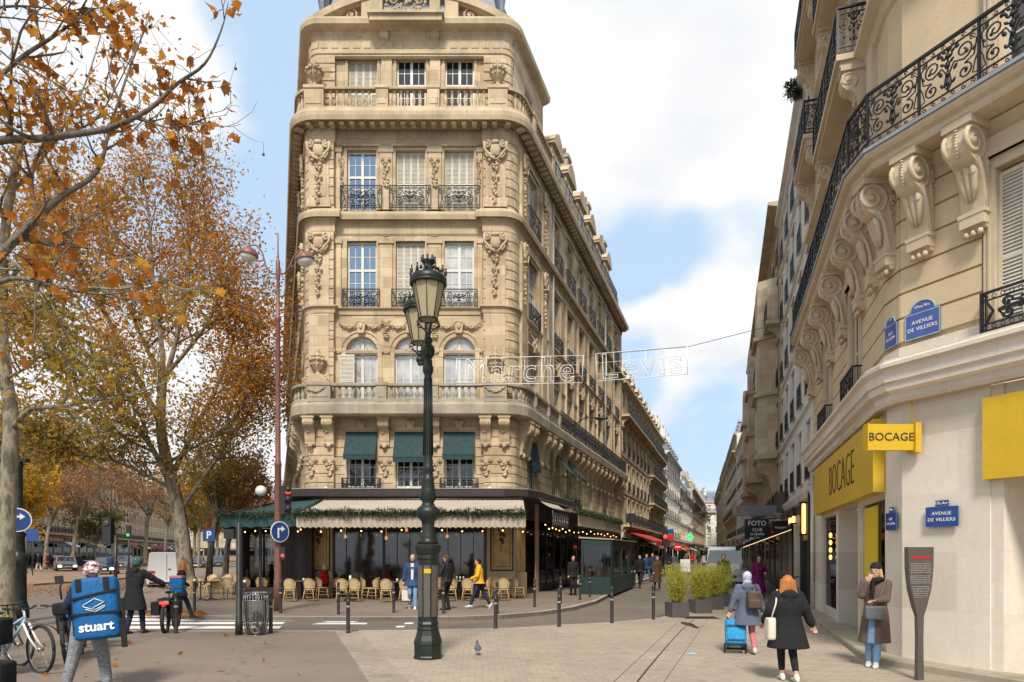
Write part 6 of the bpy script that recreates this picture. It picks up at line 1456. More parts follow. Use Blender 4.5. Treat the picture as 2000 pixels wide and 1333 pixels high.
def big_lamp():
    x0, y0 = -1.5, 12.2
    S = empty('street_lamp', (x0, y0, 0), 0, 'dark green cast iron lamp post with two crowned lanterns on the paved square', 'street lamp')
    o = Matrix.Rotation(PI / 8, 4, 'Z'); T = Matrix.Translation((x0, y0, 0))
    M = MB(T @ o @ Matrix.Diagonal((.93, .93, 1, 1))); M.lathe([(.285, 0), (.285, .04), (.27, .06), (.27, .25), (.285, .27), (.27, .33), (.235, .42), (.215, .5), (.22, .54), (.20, .56), (.20, .60), (.215, .62), (.195, .66), (.195, 1.75), (.215, 1.78), (.21, 1.84), (.235, 1.88), (.255, 1.97), (.255, 2.02), (.2, 2.05)], (0, 0, 0), 8, False)
    M.build('base', 'iron_green', S)
    M = MB(T @ o)
    for k in range(8):
        a = 2 * PI * (k + .5) / 8; R_ = Matrix.Rotation(a, 4, 'Z'); m = MB(R_); m.box(.165, .176, -.055, .055, .75, 1.66); M.add(m.v, m.f)
    M.build('base_panel', 'panel_brown', S)
    M = MB(T); M.lathe([(.2, 2.04), (.17, 2.1), (.15, 2.16), (.16, 2.2), (.11, 2.27), (.13, 2.32), (.11, 2.36), (.12, 2.44), (.19, 2.52), (.215, 2.60), (.20, 2.67), (.13, 2.72), (.10, 2.78), (.145, 2.84), (.13, 3.0), (.105, 3.15), (.12, 3.2), (.09, 3.24), (.085, 3.32), (.11, 3.36), (.09, 3.42), (.085, 3.5), (.078, 3.6),
        (.066, 5.05), (.075, 5.08), (.095, 5.12), (.095, 5.2), (.075, 5.24), (.08, 5.3), (.06, 5.34), (.11, 5.42), (.125, 5.5), (.1, 5.58), (.05, 5.62)], (0, 0, 0), 20)
    for k in range(12):
        a = 2 * PI * k / 12; M.tube([(.09 * cos(a), .09 * sin(a), 3.62), (.07 * cos(a), .07 * sin(a), 5.0)], .008, 4)
    M.build('column', 'iron_green', S)
    for (dx, dy) in ((.08, -.62), (-.24, .68)):
        M = MB(T); M.tube([(0, 0, 5.45), (dx * .5, dy * .5, 5.36), (dx * .95, dy * .85, 5.42), (dx, dy, 5.55), (dx, dy, 5.62)], [.06, .045, .045, .04, .035], 8); M.ell((dx * .95, dy * .9, 5.5), .075, 10, 8)
        M.tube([(0, 0, 5.55), (dx * .3, dy * .3, 5.62), (dx * .6, dy * .6, 5.5)], .02, 6); M.build('arm', 'iron_green', S); lantern(S, (x0 + dx, y0 + dy, 5.84))
    M = MB(T @ Matrix.Rotation(-PI / 8 * 0, 4, 'Z')); M.box(-.05, .07, -.183, -.172, 1.52, 1.6); M.build('sticker', 'yellow_paint', S)
    return S
big_lamp()
def bollard_proto():
    t = empty('bollard', (0, 0, 0), 0, 'x', 'bollard', 'dark posts round the crossing')
    M = MB(); M.lathe([(.05, 0), (.05, .04), (.045, .05), (.045, .72), (.05, .73), (.05, .76), (.04, .77), (.04, .88), (.046, .90), (.046, .94), (.03, .97), (0, .975)], (0, 0, 0), 12); M.build('post', 'dark_metal', t, world=False)
    M = MB(); M.lathe([(.0455, .60), (.0475, .605), (.0475, .64), (.0455, .645)], (0, 0, 0), 12); M.build('band', 'frame_grey', t, world=False); return t
b0 = bollard_proto(); first = True
for px, fy, lab, k in ((344, 1237, 'bollard beside the motorbike rider on the left pavement', 0), (380, 1198, 'white topped bollard in front of the left end of the terrace', 1), (478, 1203, 'white topped bollard hidden behind the thick dark post', 1), (529, 1237, 'bollard touching the right side of the wire bin', 0), (548, 1199, 'bollard beside the brown lamp post base', 0),
    (661, 1201, 'bollard on the cafe kerb left of the nearer one', 0), (680, 1237, 'nearer bollard at the corner of the pavers left of the lamp post', 0), (769, 1198, 'bollard on the cafe kerb in front of the woman in maroon', 0), (968, 1228, 'bollard at the edge of the pavers right of the lamp post', 0), (971, 1201, 'bollard on the cafe kerb in front of the right terrace chairs', 0), (866, 1200, 'bollard on the cafe kerb behind the lamp post', 0),
    (1044, 1187, 'bollard by the right cafe corner', 0), (1092, 1224, 'second bollard right of the lamp post on the paver edge', 0), (1095, 1180, 'bollard before the dark cafe doorway', 0), (1133, 1173, 'bollard left of the green enclosure', 0), (1152, 1167, 'bollard against the green enclosure', 0), (1195, 1217, 'third bollard right of the lamp post on the paver edge', 0), (1276, 1210, 'rightmost bollard, left of the bamboo planters', 0)):
    t = b0 if first else copy_tree(b0); p = gp(px, fy); t.location = (p.x, p.y, .0 if fy > 1207 else .02); t['label'] = lab
    if k: M = MB(); M.ell((0, 0, 1.0), .05, 10, 8); M.build('ball', 'white_paint', t, world=False)
    if first: b0 = t; first = False
# thick dark post, wire bin
p = gp(467, 1240); S = empty('sign_post', p, 0, 'thick dark post with a grey box beside the wire bin', 'post')
M = MB(); M.lathe([(.085, 0), (.085, .3), (.07, .32), (.065, 2.55), (.03, 2.58)], (0, 0, 0), 12); M.build('post', 'dark_metal', S, world=False); M = MB(); M.box(-.33, -.1, -.05, .12, 2.2, 2.42); M.build('box', 'dark_metal', S, world=False)
p = gp(500, 1240); S = empty('litter_bin', p, 0, 'rounded wire litter bin with a clear bag on the pavement edge', 'bin')
M = MB(); prof = [(.16, .0), (.23, .1), (.27, .3), (.285, .55), (.27, .8), (.26, .93)]
for k in range(26):
    a = 2 * PI * k / 26; M.tube([(r * cos(a), r * sin(a), z) for r, z in prof], .008, 4)
for r, z in (prof[0], prof[2], prof[4], prof[5]): M.tube([(r * cos(2 * PI * k / 24), r * sin(2 * PI * k / 24), z) for k in range(25)], .011, 4)
M.build('wire_cage', 'steel', S, world=False)
M = MB(); M.lathe([(.13, .02), (.2, .15), (.24, .4), (.25, .8), (.27, .95), (.26, .97), (.23, .8)], (0, 0, 0), 14); M.build('bag', 'clear_glass', S, world=False)
M = MB(); rd = random.Random(2)
for k in range(14): M.ell((rd.uniform(-.1, .1), rd.uniform(-.1, .1), rd.uniform(.1, .5)), (rd.uniform(.04, .09), rd.uniform(.04, .09), rd.uniform(.03, .08)), 7, 5, False)
M.build('litter', 'frame_grey', S, world=False)
def disc(mb, r, y0, y1, n=24): mb.prismy([(r * cos(2 * PI * k / n), r * sin(2 * PI * k / n)) for k in range(n)], y0, y1)
def round_sign(name, loc, rz, parent, r=.32, face='sign_blue', arrow=True):
    S = empty(name, loc, rz); S.parent = parent; S.location = Vector(loc) - wloc(parent)
    M = MB(); disc(M, r, 0, .02); M.build('back', 'sign_white', S, world=False); M = MB(); disc(M, r * .91, -.006, .001); M.build('face', face, S, world=False)
    M = MB()
    if arrow:
        k = r / .32; M.box(-.09 * k, -.035 * k, -.012, -.005, -.19 * k, .06 * k); M.box(-.09 * k, .05 * k, -.012, -.005, .06 * k, .115 * k); M.prismy([(.05 * k, .0), (.17 * k, .088 * k), (.05 * k, .18 * k)], -.012, -.005)
    else: M.box(-.2, .2, -.012, -.005, -.05, .05)
    M.build('arrow' if arrow else 'bar', 'sign_white', S, world=False); return S
def lamp_mast():
    p = gp(543, 1195); x, y = p.x, p.y; S = empty('street_lamp', (x, y, 0), 0, 'tall reddish brown mast with two swan neck lamps and a red traffic light', 'street lamp')
    T = Matrix.Translation((x, y, 0)); M = MB(T); M.lathe([(.13, 0), (.13, 1.0), (.11, 1.05), (.10, 4.6), (.115, 4.62), (.115, 4.7), (.085, 4.8), (.07, 9.2), (.10, 9.25), (.10, 9.35), (.06, 9.4), (.05, 10.5), (.07, 10.55), (.07, 11.1), (.03, 11.2), (.02, 12.0), (0, 12.02)], (0, 0, 0), 12); M.build('mast', 'brown_metal', S)
    for s, zz, xx in ((-1, 11.45, -.90), (1, 11.3, .83)):
        M = MB(T); M.tube([(0, 0, 10.7), (s * .2, 0, 10.72), (s * .38, 0, 10.95), (s * .5, 0, zz - .05), (s * .68, 0, zz + .17), (xx, 0, zz + .18), (xx, 0, zz + .02)], .028, 6); M.build('arm', 'brown_metal', S)
        M = MB(T @ Matrix.Translation((xx, 0, zz)) @ Matrix.Rotation(s * -.18, 4, 'Y')); M.lathe([(.29, -.18), (.30, -.15), (.27, -.05), (.19, .04), (.08, .09), (.03, .12)], (0, 0, 0), 18); h = M.build('lamp_shade', 'brown_metal', S)
        M = MB(T @ Matrix.Translation((xx, 0, zz)) @ Matrix.Rotation(s * -.18, 4, 'Y')); M.lathe([(.27, -.18), (.22, -.27), (.12, -.34), (0, -.36)], (0, 0, 0), 18); M.build('bowl', 'white_glass', h)
    M = MB(T); M.box(.11, .25, -.1, .12, 3.1, 4.0)
    for z in (3.82, 3.52, 3.22): M.tube([(.32, -.02, z + .03), (.40, -.2, z + .05)], [.11, .1], 8)
    M.box(.25, .38, -.06, .12, 3.08, 4.02); M.build('traffic_light', 'plastic_black', S)
    M = MB(T); M.ell((.36, -.12, 3.81), (.09, .05, .09), 12, 8); M.build('red_lamp', 'lamp_red', S)
    M = MB(T); M.box(.1, .26, -.1, .08, 1.65, 2.05); M.build('small_signal', 'plastic_black', S); M = MB(T); M.ell((.18, -.11, 1.78), (.05, .03, .05), 10, 6); M.build('red_lamp', 'lamp_red', S)
    round_sign('arrow_sign', (x + .12, y - .16, 2.53), R(52), S, .33); return S
lamp_mast()
def left_lamp():
    x, y = gp(36, 1208).x, gp(36, 1208).y; S = empty('street_lamp', (x, y, 0), 0, 'dark lamp post base with blue arrow sign behind the leftmost tree trunk', 'street lamp'); T = Matrix.Translation((x, y, 0))
    M = MB(T); M.lathe([(.27, 0), (.27, .3), (.23, .4), (.21, .5), (.2, 1.5), (.24, 1.6), (.27, 1.75), (.18, 1.85), (.17, 1.95), (.16, 2.3), (.2, 2.4), (.12, 2.5), (.11, 4.3), (.14, 4.4), (.08, 4.5), (.02, 4.7)], (0, 0, 0), 16); M.build('column', 'iron_green', S)
    round_sign('arrow_sign', (x + .12, y - .2, 2.8), R(40), S, .34); round_sign('no_entry_sign', (x - .22, y - .14, 2.8), R(-50), S, .34, 'sign_red', False)
    M = MB(T); M.box(-.6, .28, -.1, .1, 4.45, 4.55); M.build('sign_plate', 'iron_green', S)
left_lamp()
# parking sign, bus stop style signs and far signals on the left
def small_sign(px, fy, h, w, lab, face='sign_blue', txt='P', hh=None, col='sign_white', side=0):
    p = gp(px, fy); S = empty('road_sign', p, 0, lab, 'sign'); hh = hh or w
    M = MB(); M.tube([(0, 0, 0), (0, 0, h + hh / 2)], .035, 6); M.build('pole', 'dark_metal', S, world=False); M = MB(); M.box(-w / 2 + side, w / 2 + side, -.06, -.03, h - hh / 2, h + hh / 2); M.build('plate', face, S, world=False)
    if txt: lettering(txt, hh * .85, col, S, Matrix.Translation(Vector(p) + Vector((side, -.065, h))), depth=.004, bold=.01)
    return S
small_sign(409, 1150, 2.75, .62, 'blue square parking sign reading P among the plane trunks')
small_sign(64, 1125, 3.2, .95, 'small blue bus sign in front of the far shops on the left', 'sign_blue', '')
def signal(px, fy, h, lab, lamp, off=0):
    p = gp(px, fy); S = empty('traffic_light', p, 0, lab, 'traffic light'); M = MB(); M.tube([(0, 0, 0), (0, 0, h)], .07, 8); M.build('pole', 'dark_metal', S, world=False)
    M = MB(); M.box(-.18 + off, .18 + off, -.16, .12, h - .35, h + .75); M.build('housing', 'plastic_black', S, world=False); M = MB(); M.ell((off, -.17, h - .15 if lamp == 'lamp_green' else h + .5), (.13, .05, .13), 10, 8); M.build('lamp', lamp, S, world=False)
signal(252, 1118, 3.6, 'green traffic light on the far side of the avenue', 'lamp_green'); signal(226, 1165, 2.6, 'dark signal box on a post above the parked cars', 'lamp_none', -.3)
plain('lamp_none', (.05, .05, .05))
# ---------------------------------------------------------------- people
def fused(name, mb, mat, voxel=.012, smooth=3, parent=None):
    me = mb.mesh('tmp', None); o = bpy.data.objects.new('tmp', me); COL.objects.link(o)
    r = o.modifiers.new('r', 'REMESH'); r.mode = 'VOXEL'; r.voxel_size = voxel; r.use_smooth_shade = True
    if smooth: s = o.modifiers.new('s', 'SMOOTH'); s.factor = .5; s.iterations = smooth
    dg = bpy.context.evaluated_depsgraph_get(); dg.update(); m2 = bpy.data.meshes.new_from_object(o.evaluated_get(dg)); bpy.data.objects.remove(o); bpy.data.meshes.remove(me)
    m2.materials.clear(); m2.materials.append(MAT[mat] if isinstance(mat, str) else mat); m2.name = name
    o = bpy.data.objects.new(name, m2); COL.objects.link(o)
    if parent is not None: o.parent = parent
    return o
def cap(mb, a, b, ra, rb, n=10, fl=1.0):
    a, b = Vector(a), Vector(b); d = (b - a); L = d.length
    if L < 1e-5: mb.ell(a, ra, n, 6); return
    d.normalize(); pts = [a - d * ra * .85, a - d * ra * .5, a]; rs_ = [ra * .4, ra * .85, ra]
    for k in (.33, .66): pts.append(a.lerp(b, k)); rs_.append(ra + (rb - ra) * k)
    pts += [b, b + d * rb * .5, b + d * rb * .85]; rs_ += [rb, rb * .85, rb * .4]
    mb.tube(pts, rs_, n, True)
def loft(mb, rings, n=16):     # rings: (centre, half width vec, half depth vec)
    vs = []; fs = []
    for c, X, Y in rings:
        for k in range(n):
            t = 2 * PI * k / n; vs.append(Vector(c) + X * cos(t) + Y * sin(t))
    for i in range(len(rings) - 1):
        for k in range(n): k2 = (k + 1) % n; fs.append((i * n + k, i * n + k2, (i + 1) * n + k2, (i + 1) * n + k))
    fs.append(tuple(range(n))[::-1]); fs.append(tuple((len(rings) - 1) * n + k for k in range(n))); mb.add(vs, fs, True)
def ik(S, T, l1, l2, hint):
    S, T = Vector(S), Vector(T); d = T - S; L = min(d.length, (l1 + l2) * .998); d.normalize(); T = S + d * L
    a = (l1 * l1 - l2 * l2 + L * L) / (2 * L); h = math.sqrt(max(0, l1 * l1 - a * a)); hv = Vector(hint); hv = hv - d * hv.dot(d)
    if hv.length < 1e-4: hv = Vector((0, 1, 0)) - d * d.y
    hv.normalize(); return S + d * a + hv * h, T
def fabric(name, col, rough=.85, var=.12, scale=14, bumps=.5, streak=False):
    m, nt, N, L, b = newmat(name); tc = N.new('ShaderNodeTexCoord'); v = tc.outputs['Object']
    if streak: v = mapv(N, L, v, (1, 1, 6))
    if name[:4] == 'hair': v = mapv(N, L, v, (1, 1, .12))
    f = nse(N, L, v, scale, 5, .7); c = ramp(N, L, f, [(.3, [x * (1 - var) for x in col]), (.7, [min(1, x * (1 + var)) for x in col])]); L.new(c, b.inputs['Base Color'])
    b.inputs['Roughness'].default_value = rough; b.inputs['Specular IOR Level'].default_value = .2
    folds = nse(N, L, mapv(N, L, tc.outputs['Object'], (1.2, 1.2, .5)), 9, 4, .6); bump(N, L, b, folds, bumps, .03); MAT[name] = m; return name
fabric('cloth_black', (.018, .018, .02)); fabric('cloth_dark', (.03, .03, .035)); fabric('cloth_navy', (.022, .032, .07)); fabric('puffer_blue', (.028, .055, .13), .55)
fabric('denim', (.045, .09, .2)); fabric('denim_light', (.17, .29, .44)); fabric('denim_dark', (.02, .03, .06)); fabric('coat_taupe', (.125, .085, .075)); fabric('coat_greyblue', (.10, .12, .17))
fabric('coat_purple', (.19, .01, .11)); fabric('cloth_red', (.5, .012, .02)); fabric('cloth_maroon', (.17, .015, .03)); fabric('cloth_yellow', (.75, .36, .02)); fabric('cloth_white', (.62, .60, .57)); fabric('cloth_pink', (.52, .16, .19))
fabric('sweat_grey', (.22, .225, .24), .95, .85, 22, .3, True); fabric('bag_blue', (.008, .10, .27), .5, .15, 6, .8); fabric('trolley_blue', (.02, .25, .50), .5, .25, 14, .8); fabric('canvas_tote', (.66, .60, .50), .9, .05)
fabric('hair_brown', (.09, .045, .022), .6, .4, 40, .4, False); fabric('hair_orange', (.40, .16, .05), .55, .35, 45, .5); fabric('hair_blond', (.50, .33, .16), .55, .3, 45, .5); fabric('hair_white', (.62, .57, .50), .6, .15, 40); fabric('hair_black', (.015, .012, .01), .5, .3, 40); fabric('scarf_print', (.45, .45, .58), .8, .5, 26, .2)
fabric('helmet_green', (.05, .09, .08), .3, .2, 5, .0); fabric('leather_black', (.02, .021, .023), .45); fabric('coat_brown', (.09, .05, .03)); fabric('bag_grey', (.12, .125, .14), .5, .1, 8, .1)
def person(label, loc, rz, H=1.72, lean=0, feet=((-.10, .0), (.10, .0)), hands=None, lift=(0, 0), pel=None, top='cloth_dark', legs='denim', shoe='cloth_black', hair=('short', 'hair_brown'), hem=.78, flare=1.0, puff=1.0, hy=0, hp=0,
           near=True, seated=False, skirt_split=0, sleeve=True, group=None, hood=False, open_front=None, knees=None, shin_skin=False):
    k = H / 1.75; P = empty('person', loc, rz, label, 'person', group); vox = .009 if near else .014
    V = Vector; pz = (.94 if pel is None else pel); pc = V((0, 0, pz)); la = R(lean)
    def tr(x, y, z): v = V((x, y, z - pz)); return V((v.x, v.y * cos(la) + v.z * sin(la), v.z * cos(la) - v.y * sin(la) + pz))    # lean forward about the pelvis
    off = .94 - pz
    def up(x, y, z): return tr(x, y, z - off)
    Y = up(0, 1, 1.2) - up(0, 0, 1.2); Z = V((0, 0, 1)) * cos(la) + V((0, 1, 0)) * sin(la); X = V((1, 0, 0))
    hips = [V((-.085, 0, pz - .02)), V((.085, 0, pz - .02))]; ank = []; kn = []; kh = V((0, 1, .15))
    for i, (f, h) in enumerate(zip(feet, hips)):
        A = V((f[0], f[1], .085 + lift[i])); K, A = ik(h, A, .43, .425, kh if not knees else knees[i]); kn.append(K); ank.append(A)
    sh = [up(-.175, 0, 1.42), up(.175, 0, 1.42)]
    if hands is None: hands = ((-.27, .02, .84), (.27, .02, .84))
    hd = []; el = []
    for i, h in enumerate(hands):
        s = -1 if i == 0 else 1; hint = V((s * .55, -.5, -1)); E, T = ik(sh[i], V(h), .285, .25, hint); el.append(E); hd.append(T)
    # ---- body, one continuous surface
    b = MB(Matrix.Scale(k, 4)); hc = up(0, .02, 1.625); R3 = (Matrix.Rotation(R(hy), 3, 'Z') @ Matrix.Rotation(-la * .4 - R(hp), 3, 'X'))
    hx = lambda x, y, z: hc + R3 @ V((x, y, z))
    loft(b, [(hx(0, .0, -.125), R3 @ V((.045, 0, 0)), R3 @ V((0, .055, 0))), (hx(0, .012, -.09), R3 @ V((.058, 0, 0)), R3 @ V((0, .078, 0))), (hx(0, .005, -.04), R3 @ V((.068, 0, 0)), R3 @ V((0, .09, 0))), (hx(0, 0, .02), R3 @ V((.076, 0, 0)), R3 @ V((0, .096, 0))),
              (hx(0, -.008, .07), R3 @ V((.072, 0, 0)), R3 @ V((0, .09, 0))), (hx(0, -.012, .105), R3 @ V((.05, 0, 0)), R3 @ V((0, .065, 0))), (hx(0, -.012, .122), R3 @ V((.02, 0, 0)), R3 @ V((0, .03, 0)))])
    b.ell(hx(0, .098, -.012), (.013, .018, .026), 8, 6); b.ell(hx(0, .105, -.025), (.016, .015, .012), 8, 5); b.ell(hx(0, .082, -.068), (.024, .012, .010), 8, 5); b.ell(hx(0, .078, -.105), (.022, .018, .016), 8, 5)
    for s in (-1, 1): b.ell(hx(s * .076, -.005, -.01), (.010, .02, .032), 8, 6); b.ell(hx(s * .03, .09, .03), (.022, .008, .008), 6, 4)
    cap(b, up(0, -.01, 1.44), hc + R3 @ V((0, -.005, -.07)), .058, .052)
    loft(b, [(pc + V((0, 0, -.08)), X * .12, Y * .08), (pc, X * .15, Y * .10), (up(0, 0, 1.08), X * .125, Y * .085), (up(0, 0, 1.26), X * .15, Y * .10), (up(0, 0, 1.38), X * .155, Y * .09), (up(0, 0, 1.45), X * .08, Y * .06)])
    for i in (0, 1):
        s = -1 if i == 0 else 1
        cap(b, hips[i], kn[i], .075, .05); cap(b, kn[i], ank[i], .052, .036); b.ell(ank[i] + V((0, .06, -.05)), (.04, .11, .03), 8, 6)
        cap(b, sh[i], el[i], .048, .038); cap(b, el[i], hd[i], .038, .026)
        fd = (hd[i] - el[i]).normalized(); side = fd.cross(V((0, 0, 1)) if abs(fd.z) < .8 else V((0, 1, 0))).normalized(); nrm = side.cross(fd).normalized()
        palm = hd[i] + fd * .05; loft(b, [(hd[i], side * .024, nrm * .018), (hd[i] + fd * .03, side * .036, nrm * .016), (hd[i] + fd * .08, side * .04, nrm * .014), (hd[i] + fd * .095, side * .034, nrm * .010)], 10)
        for j, (o_, l_) in enumerate(((-.030, .058), (-.010, .07), (.010, .074), (.030, .066))):
            a = hd[i] + fd * .085 + side * o_; m = a + fd * l_ * .55 - nrm * .008; e = m + (fd * .7 - nrm * .75).normalized() * l_ * .5; b.tube([a - fd * .01, a, m, e], [.0105, .0105, .0095, .008], 6)
        ts = side * (-1 if s > 0 else 1) * .03; b.tube([hd[i] + fd * .02 + ts, hd[i] + fd * .05 + ts * 1.8, hd[i] + fd * .085 + ts * 1.9 - nrm * .015], [.013, .012, .009], 6)
    fused('body', b, 'skin', vox, 2, P)
    if near:
        e = MB(Matrix.Scale(k, 4))
        for s in (-1, 1): e.ell(hx(s * .03, .088, .008), (.012, .008, .007), 8, 5)
        e.build('eyes', 'plastic_black', P, world=False); e = MB(Matrix.Scale(k, 4)); e.ell(hx(0, .091, -.067), (.024, .008, .007), 8, 5); e.build('lips', 'cloth_pink', P, world=False)
    # ---- trousers
    t = MB(Matrix.Scale(k, 4)); loft(t, [(pc + V((0, 0, -.13)), X * .15, Y * .11), (pc + V((0, 0, -.02)), X * .175, Y * .125), (up(0, 0, 1.03), X * .15, Y * .11)])
    lw = 1.25 if legs == 'sweat_grey' else 1.0
    for i in (0, 1):
        a = ank[i].lerp(kn[i], .28 if shin_skin else .06); cap(t, hips[i], kn[i], .098 * lw, .070 * lw); cap(t, kn[i], a, .070 * lw, .055 * lw)
    fused('trousers', t, legs, .012, 2, P)
    for i in (0, 1):
        s = MB(Matrix.Scale(k, 4)); A = ank[i]; fdir = V((0, 1, 0)) if lift[i] < .05 else (V((0, .6, -.8)))
        u = V((1, 0, 0)); w = u.cross(fdir).normalized()
        loft(s, [(A + fdir * -.07 - w * .045, u * .03, w * .035), (A + fdir * -.05 - w * .03, u * .042, w * .05), (A + fdir * .03 - w * .035, u * .046, w * .048), (A + fdir * .12 - w * .055, u * .05, w * .03), (A + fdir * .19 - w * .063, u * .03, w * .018)]); s.ell(A, (.048, .055, .05), 8, 6)
        fused('shoe', s, shoe, .010, 1, P)
    # ---- jacket or coat
    j = MB(Matrix.Scale(k, 4)); q = puff; hz = hem
    rings = []
    if hz < pz - .02 and not seated:
        mid = (ank[0] + ank[1]) / 2; dy = abs(ank[0].y - ank[1].y)
        n = 5
        for i in range(n):
            z = hz + (pz - hz) * i / n; tt = (pz - z) / pz; c = V((mid.x * tt * .8, mid.y * tt * .8, z)); w = (.19 + .07 * (1 - i / n) * flare) * q; rings.append((c, X * w, V((0, 1, 0)) * (.135 * q + .05 * (1 - i / n) * flare + dy * .22 * tt)))
    rings += [(pc + V((0, 0, .0)), X * .185 * q, Y * .135 * q), (up(0, .0, 1.06), X * .165 * q, Y * .125 * q), (up(0, 0, 1.22), X * .185 * q, Y * .135 * q), (up(0, 0, 1.34), X * .20 * q, Y * .13 * q), (up(0, 0, 1.43), X * .165, Y * .10), (up(0, -.005, 1.49), X * .075, Y * .075), (up(0, 0, 1.52), X * .062, Y * .066)]
    loft(j, rings)
    for i in (0, 1):
        cap(j, sh[i], el[i], .073 * q, .062 * q); cap(j, el[i], hd[i].lerp(el[i], .06), .060 * q, .046 * q)
        if q > 1.1:
            for tt in (.2, .5, .8): j.ell(sh[i].lerp(el[i], tt), .075 * q, 8, 6); j.ell(el[i].lerp(hd[i], tt * .9), .06 * q, 8, 6)
    if hood: j.ell(up(0, -.10, 1.44), (.13, .09, .09), 10, 8); j.ell(up(0, -.13, 1.36), (.08, .05, .10), 8, 6)
    else: loft(j, [(up(0, -.005, 1.47), X * .085, Y * .085), (up(0, .0, 1.545), X * .078, Y * .082)])
    fused('coat' if hz < .8 else 'jacket', j, top, .012, 3, P)
    if open_front:      # a strip of clothing seen between open coat fronts
        o = MB(Matrix.Scale(k, 4)); o.hexa([up(-.035, .118 * q, pz), up(.035, .118 * q, pz), up(.035, .16 * q, pz), up(-.035, .16 * q, pz)], [up(-.05, .06, 1.47), up(.05, .06, 1.47), up(.05, .115 * q, 1.45), up(-.05, .115 * q, 1.45)]); fused('scarf', o, open_front, .012, 2, P)
    # ---- hair or headwear
    hs, hm = hair; h = MB(Matrix.Scale(k, 4)); Rr = R3
    E = lambda x, y, z, r: h.ell(hx(x, y, z), r, 12, 9, rot=Rr)
    if hs in ('short', 'long', 'bun', 'bob'):
        E(0, -.022, .045, (.088, .098, .095)); E(0, -.05, -.01, (.082, .065, .095))
        if hs in ('long', 'bob'):
            d = .16 if hs == 'bob' else .25; big = 1.35 if hs == 'bob' else 1.1
            loft(h, [(hx(0, -.03, .06), Rr @ V((.09 * big, 0, 0)), Rr @ V((0, .085 * big, 0))), (hx(0, -.05, -.05), Rr @ V((.1 * big, 0, 0)), Rr @ V((0, .07 * big, 0))), (hx(0, -.06, -d), Rr @ V((.115 * big, 0, 0)), Rr @ V((0, .05 * big, 0))), (hx(0, -.06, -d - .05), Rr @ V((.09 * big, 0, 0)), Rr @ V((0, .03 * big, 0)))])
            for s in (-1, 1): cap(h, hx(s * .078, .03, .05), hx(s * .095, .03, -d * .9), .026, .022)
        if hs == 'bun': E(0, -.09, .09, (.05, .045, .045))
    elif hs == 'bald': E(0, -.03, -.02, (.074, .07, .05))
    elif hs == 'beard': E(0, .045, -.095, (.055, .05, .035))
    elif hs == 'beanie':
        E(0, -.012, .075, (.092, .105, .085)); loft(h, [(hx(0, -.01, .04), Rr @ V((.092, 0, 0)), Rr @ V((0, .108, 0))), (hx(0, -.01, .075), Rr @ V((.095, 0, 0)), Rr @ V((0, .11, 0)))])
    elif hs == 'helmet': E(0, -.012, .06, (.12, .14, .11)); E(0, -.05, .0, (.11, .10, .09))
    elif hs == 'hijab':
        E(0, -.02, .03, (.10, .115, .115)); E(0, -.03, -.08, (.09, .09, .08)); loft(h, [(hx(0, -.02, -.1), Rr @ V((.075, 0, 0)), Rr @ V((0, .08, 0))), (hx(0, -.02, -.17), Rr @ V((.12, 0, 0)), Rr @ V((0, .11, 0)))])
    nm = {'helmet': 'helmet', 'beanie': 'hat', 'hijab': 'headscarf', 'beard': 'beard'}.get(hs, 'hair')
    fused(nm, h, hm, .010, 2, P)
    if hs == 'beanie' or hs == 'helmet':
        h2 = MB(Matrix.Scale(k, 4))
        if hair[0] == 'beanie':
            for s in (-1, 1): cap(h2, hx(s * .075, .01, .02), hx(s * .10, .02, -.15), .028, .032)
            h2.ell(hx(0, -.05, -.08), (.1, .06, .11), 10, 8); fused('hair', h2, 'hair_blond', .010, 2, P)
    P['_k'] = k
    return P, dict(k=k, hd=hd, up=up, hx=hx, sh=sh, pc=pc, el=el, ank=ank)
def gxy(px, py, z=0): p = gp(px, py, z); return (p.x, p.y, z)
def strap(parent, pts, r, mat, k, name='strap', flat=.4): M = MB(Matrix.Scale(k, 4)); M.tube(pts, r, 6, flat=flat); return M.build(name, mat, parent, world=False)
def rbox(mb, x0, x1, y0, y1, z0, z1, r):     # soft box as a rounded outline lofted in z
    cx, cy = (x0 + x1) / 2, (y0 + y1) / 2; hx_, hy_ = (x1 - x0) / 2, (y1 - y0) / 2; n = 20; rows = [(z0, .9), (z0 + r * .5, .98), (z0 + r, 1), (z1 - r, 1), (z1 - r * .5, .98), (z1, .88)]; vs = []; fs = []
    for z, s in rows:
        for q in range(n):
            t = 2 * PI * q / n; c_, s_ = cos(t), sin(t); e = .45; vs.append((cx + hx_ * s * math.copysign(abs(c_) ** e, c_), cy + hy_ * s * math.copysign(abs(s_) ** e, s_), z))
    for i in range(len(rows) - 1):
        for q in range(n): q2 = (q + 1) % n; fs.append((i * n + q, i * n + q2, (i + 1) * n + q2, (i + 1) * n + q))
    fs.append(tuple(range(n))[::-1]); fs.append(tuple((len(rows) - 1) * n + q for q in range(n))); mb.add(vs, fs, True)
m, nt, N, L, b = newmat('helmet_print'); L.new(ramp(N, L, nse(N, L, N.new('ShaderNodeTexCoord').outputs['Object'], 13, 3), [(.42, (.62, .58, .55)), (.47, (.40, .04, .05)), (.53, (.03, .03, .04)), (.58, (.60, .55, .53))]), b.inputs['Base Color']); b.inputs['Roughness'].default_value = .35; MAT['helmet_print'] = m
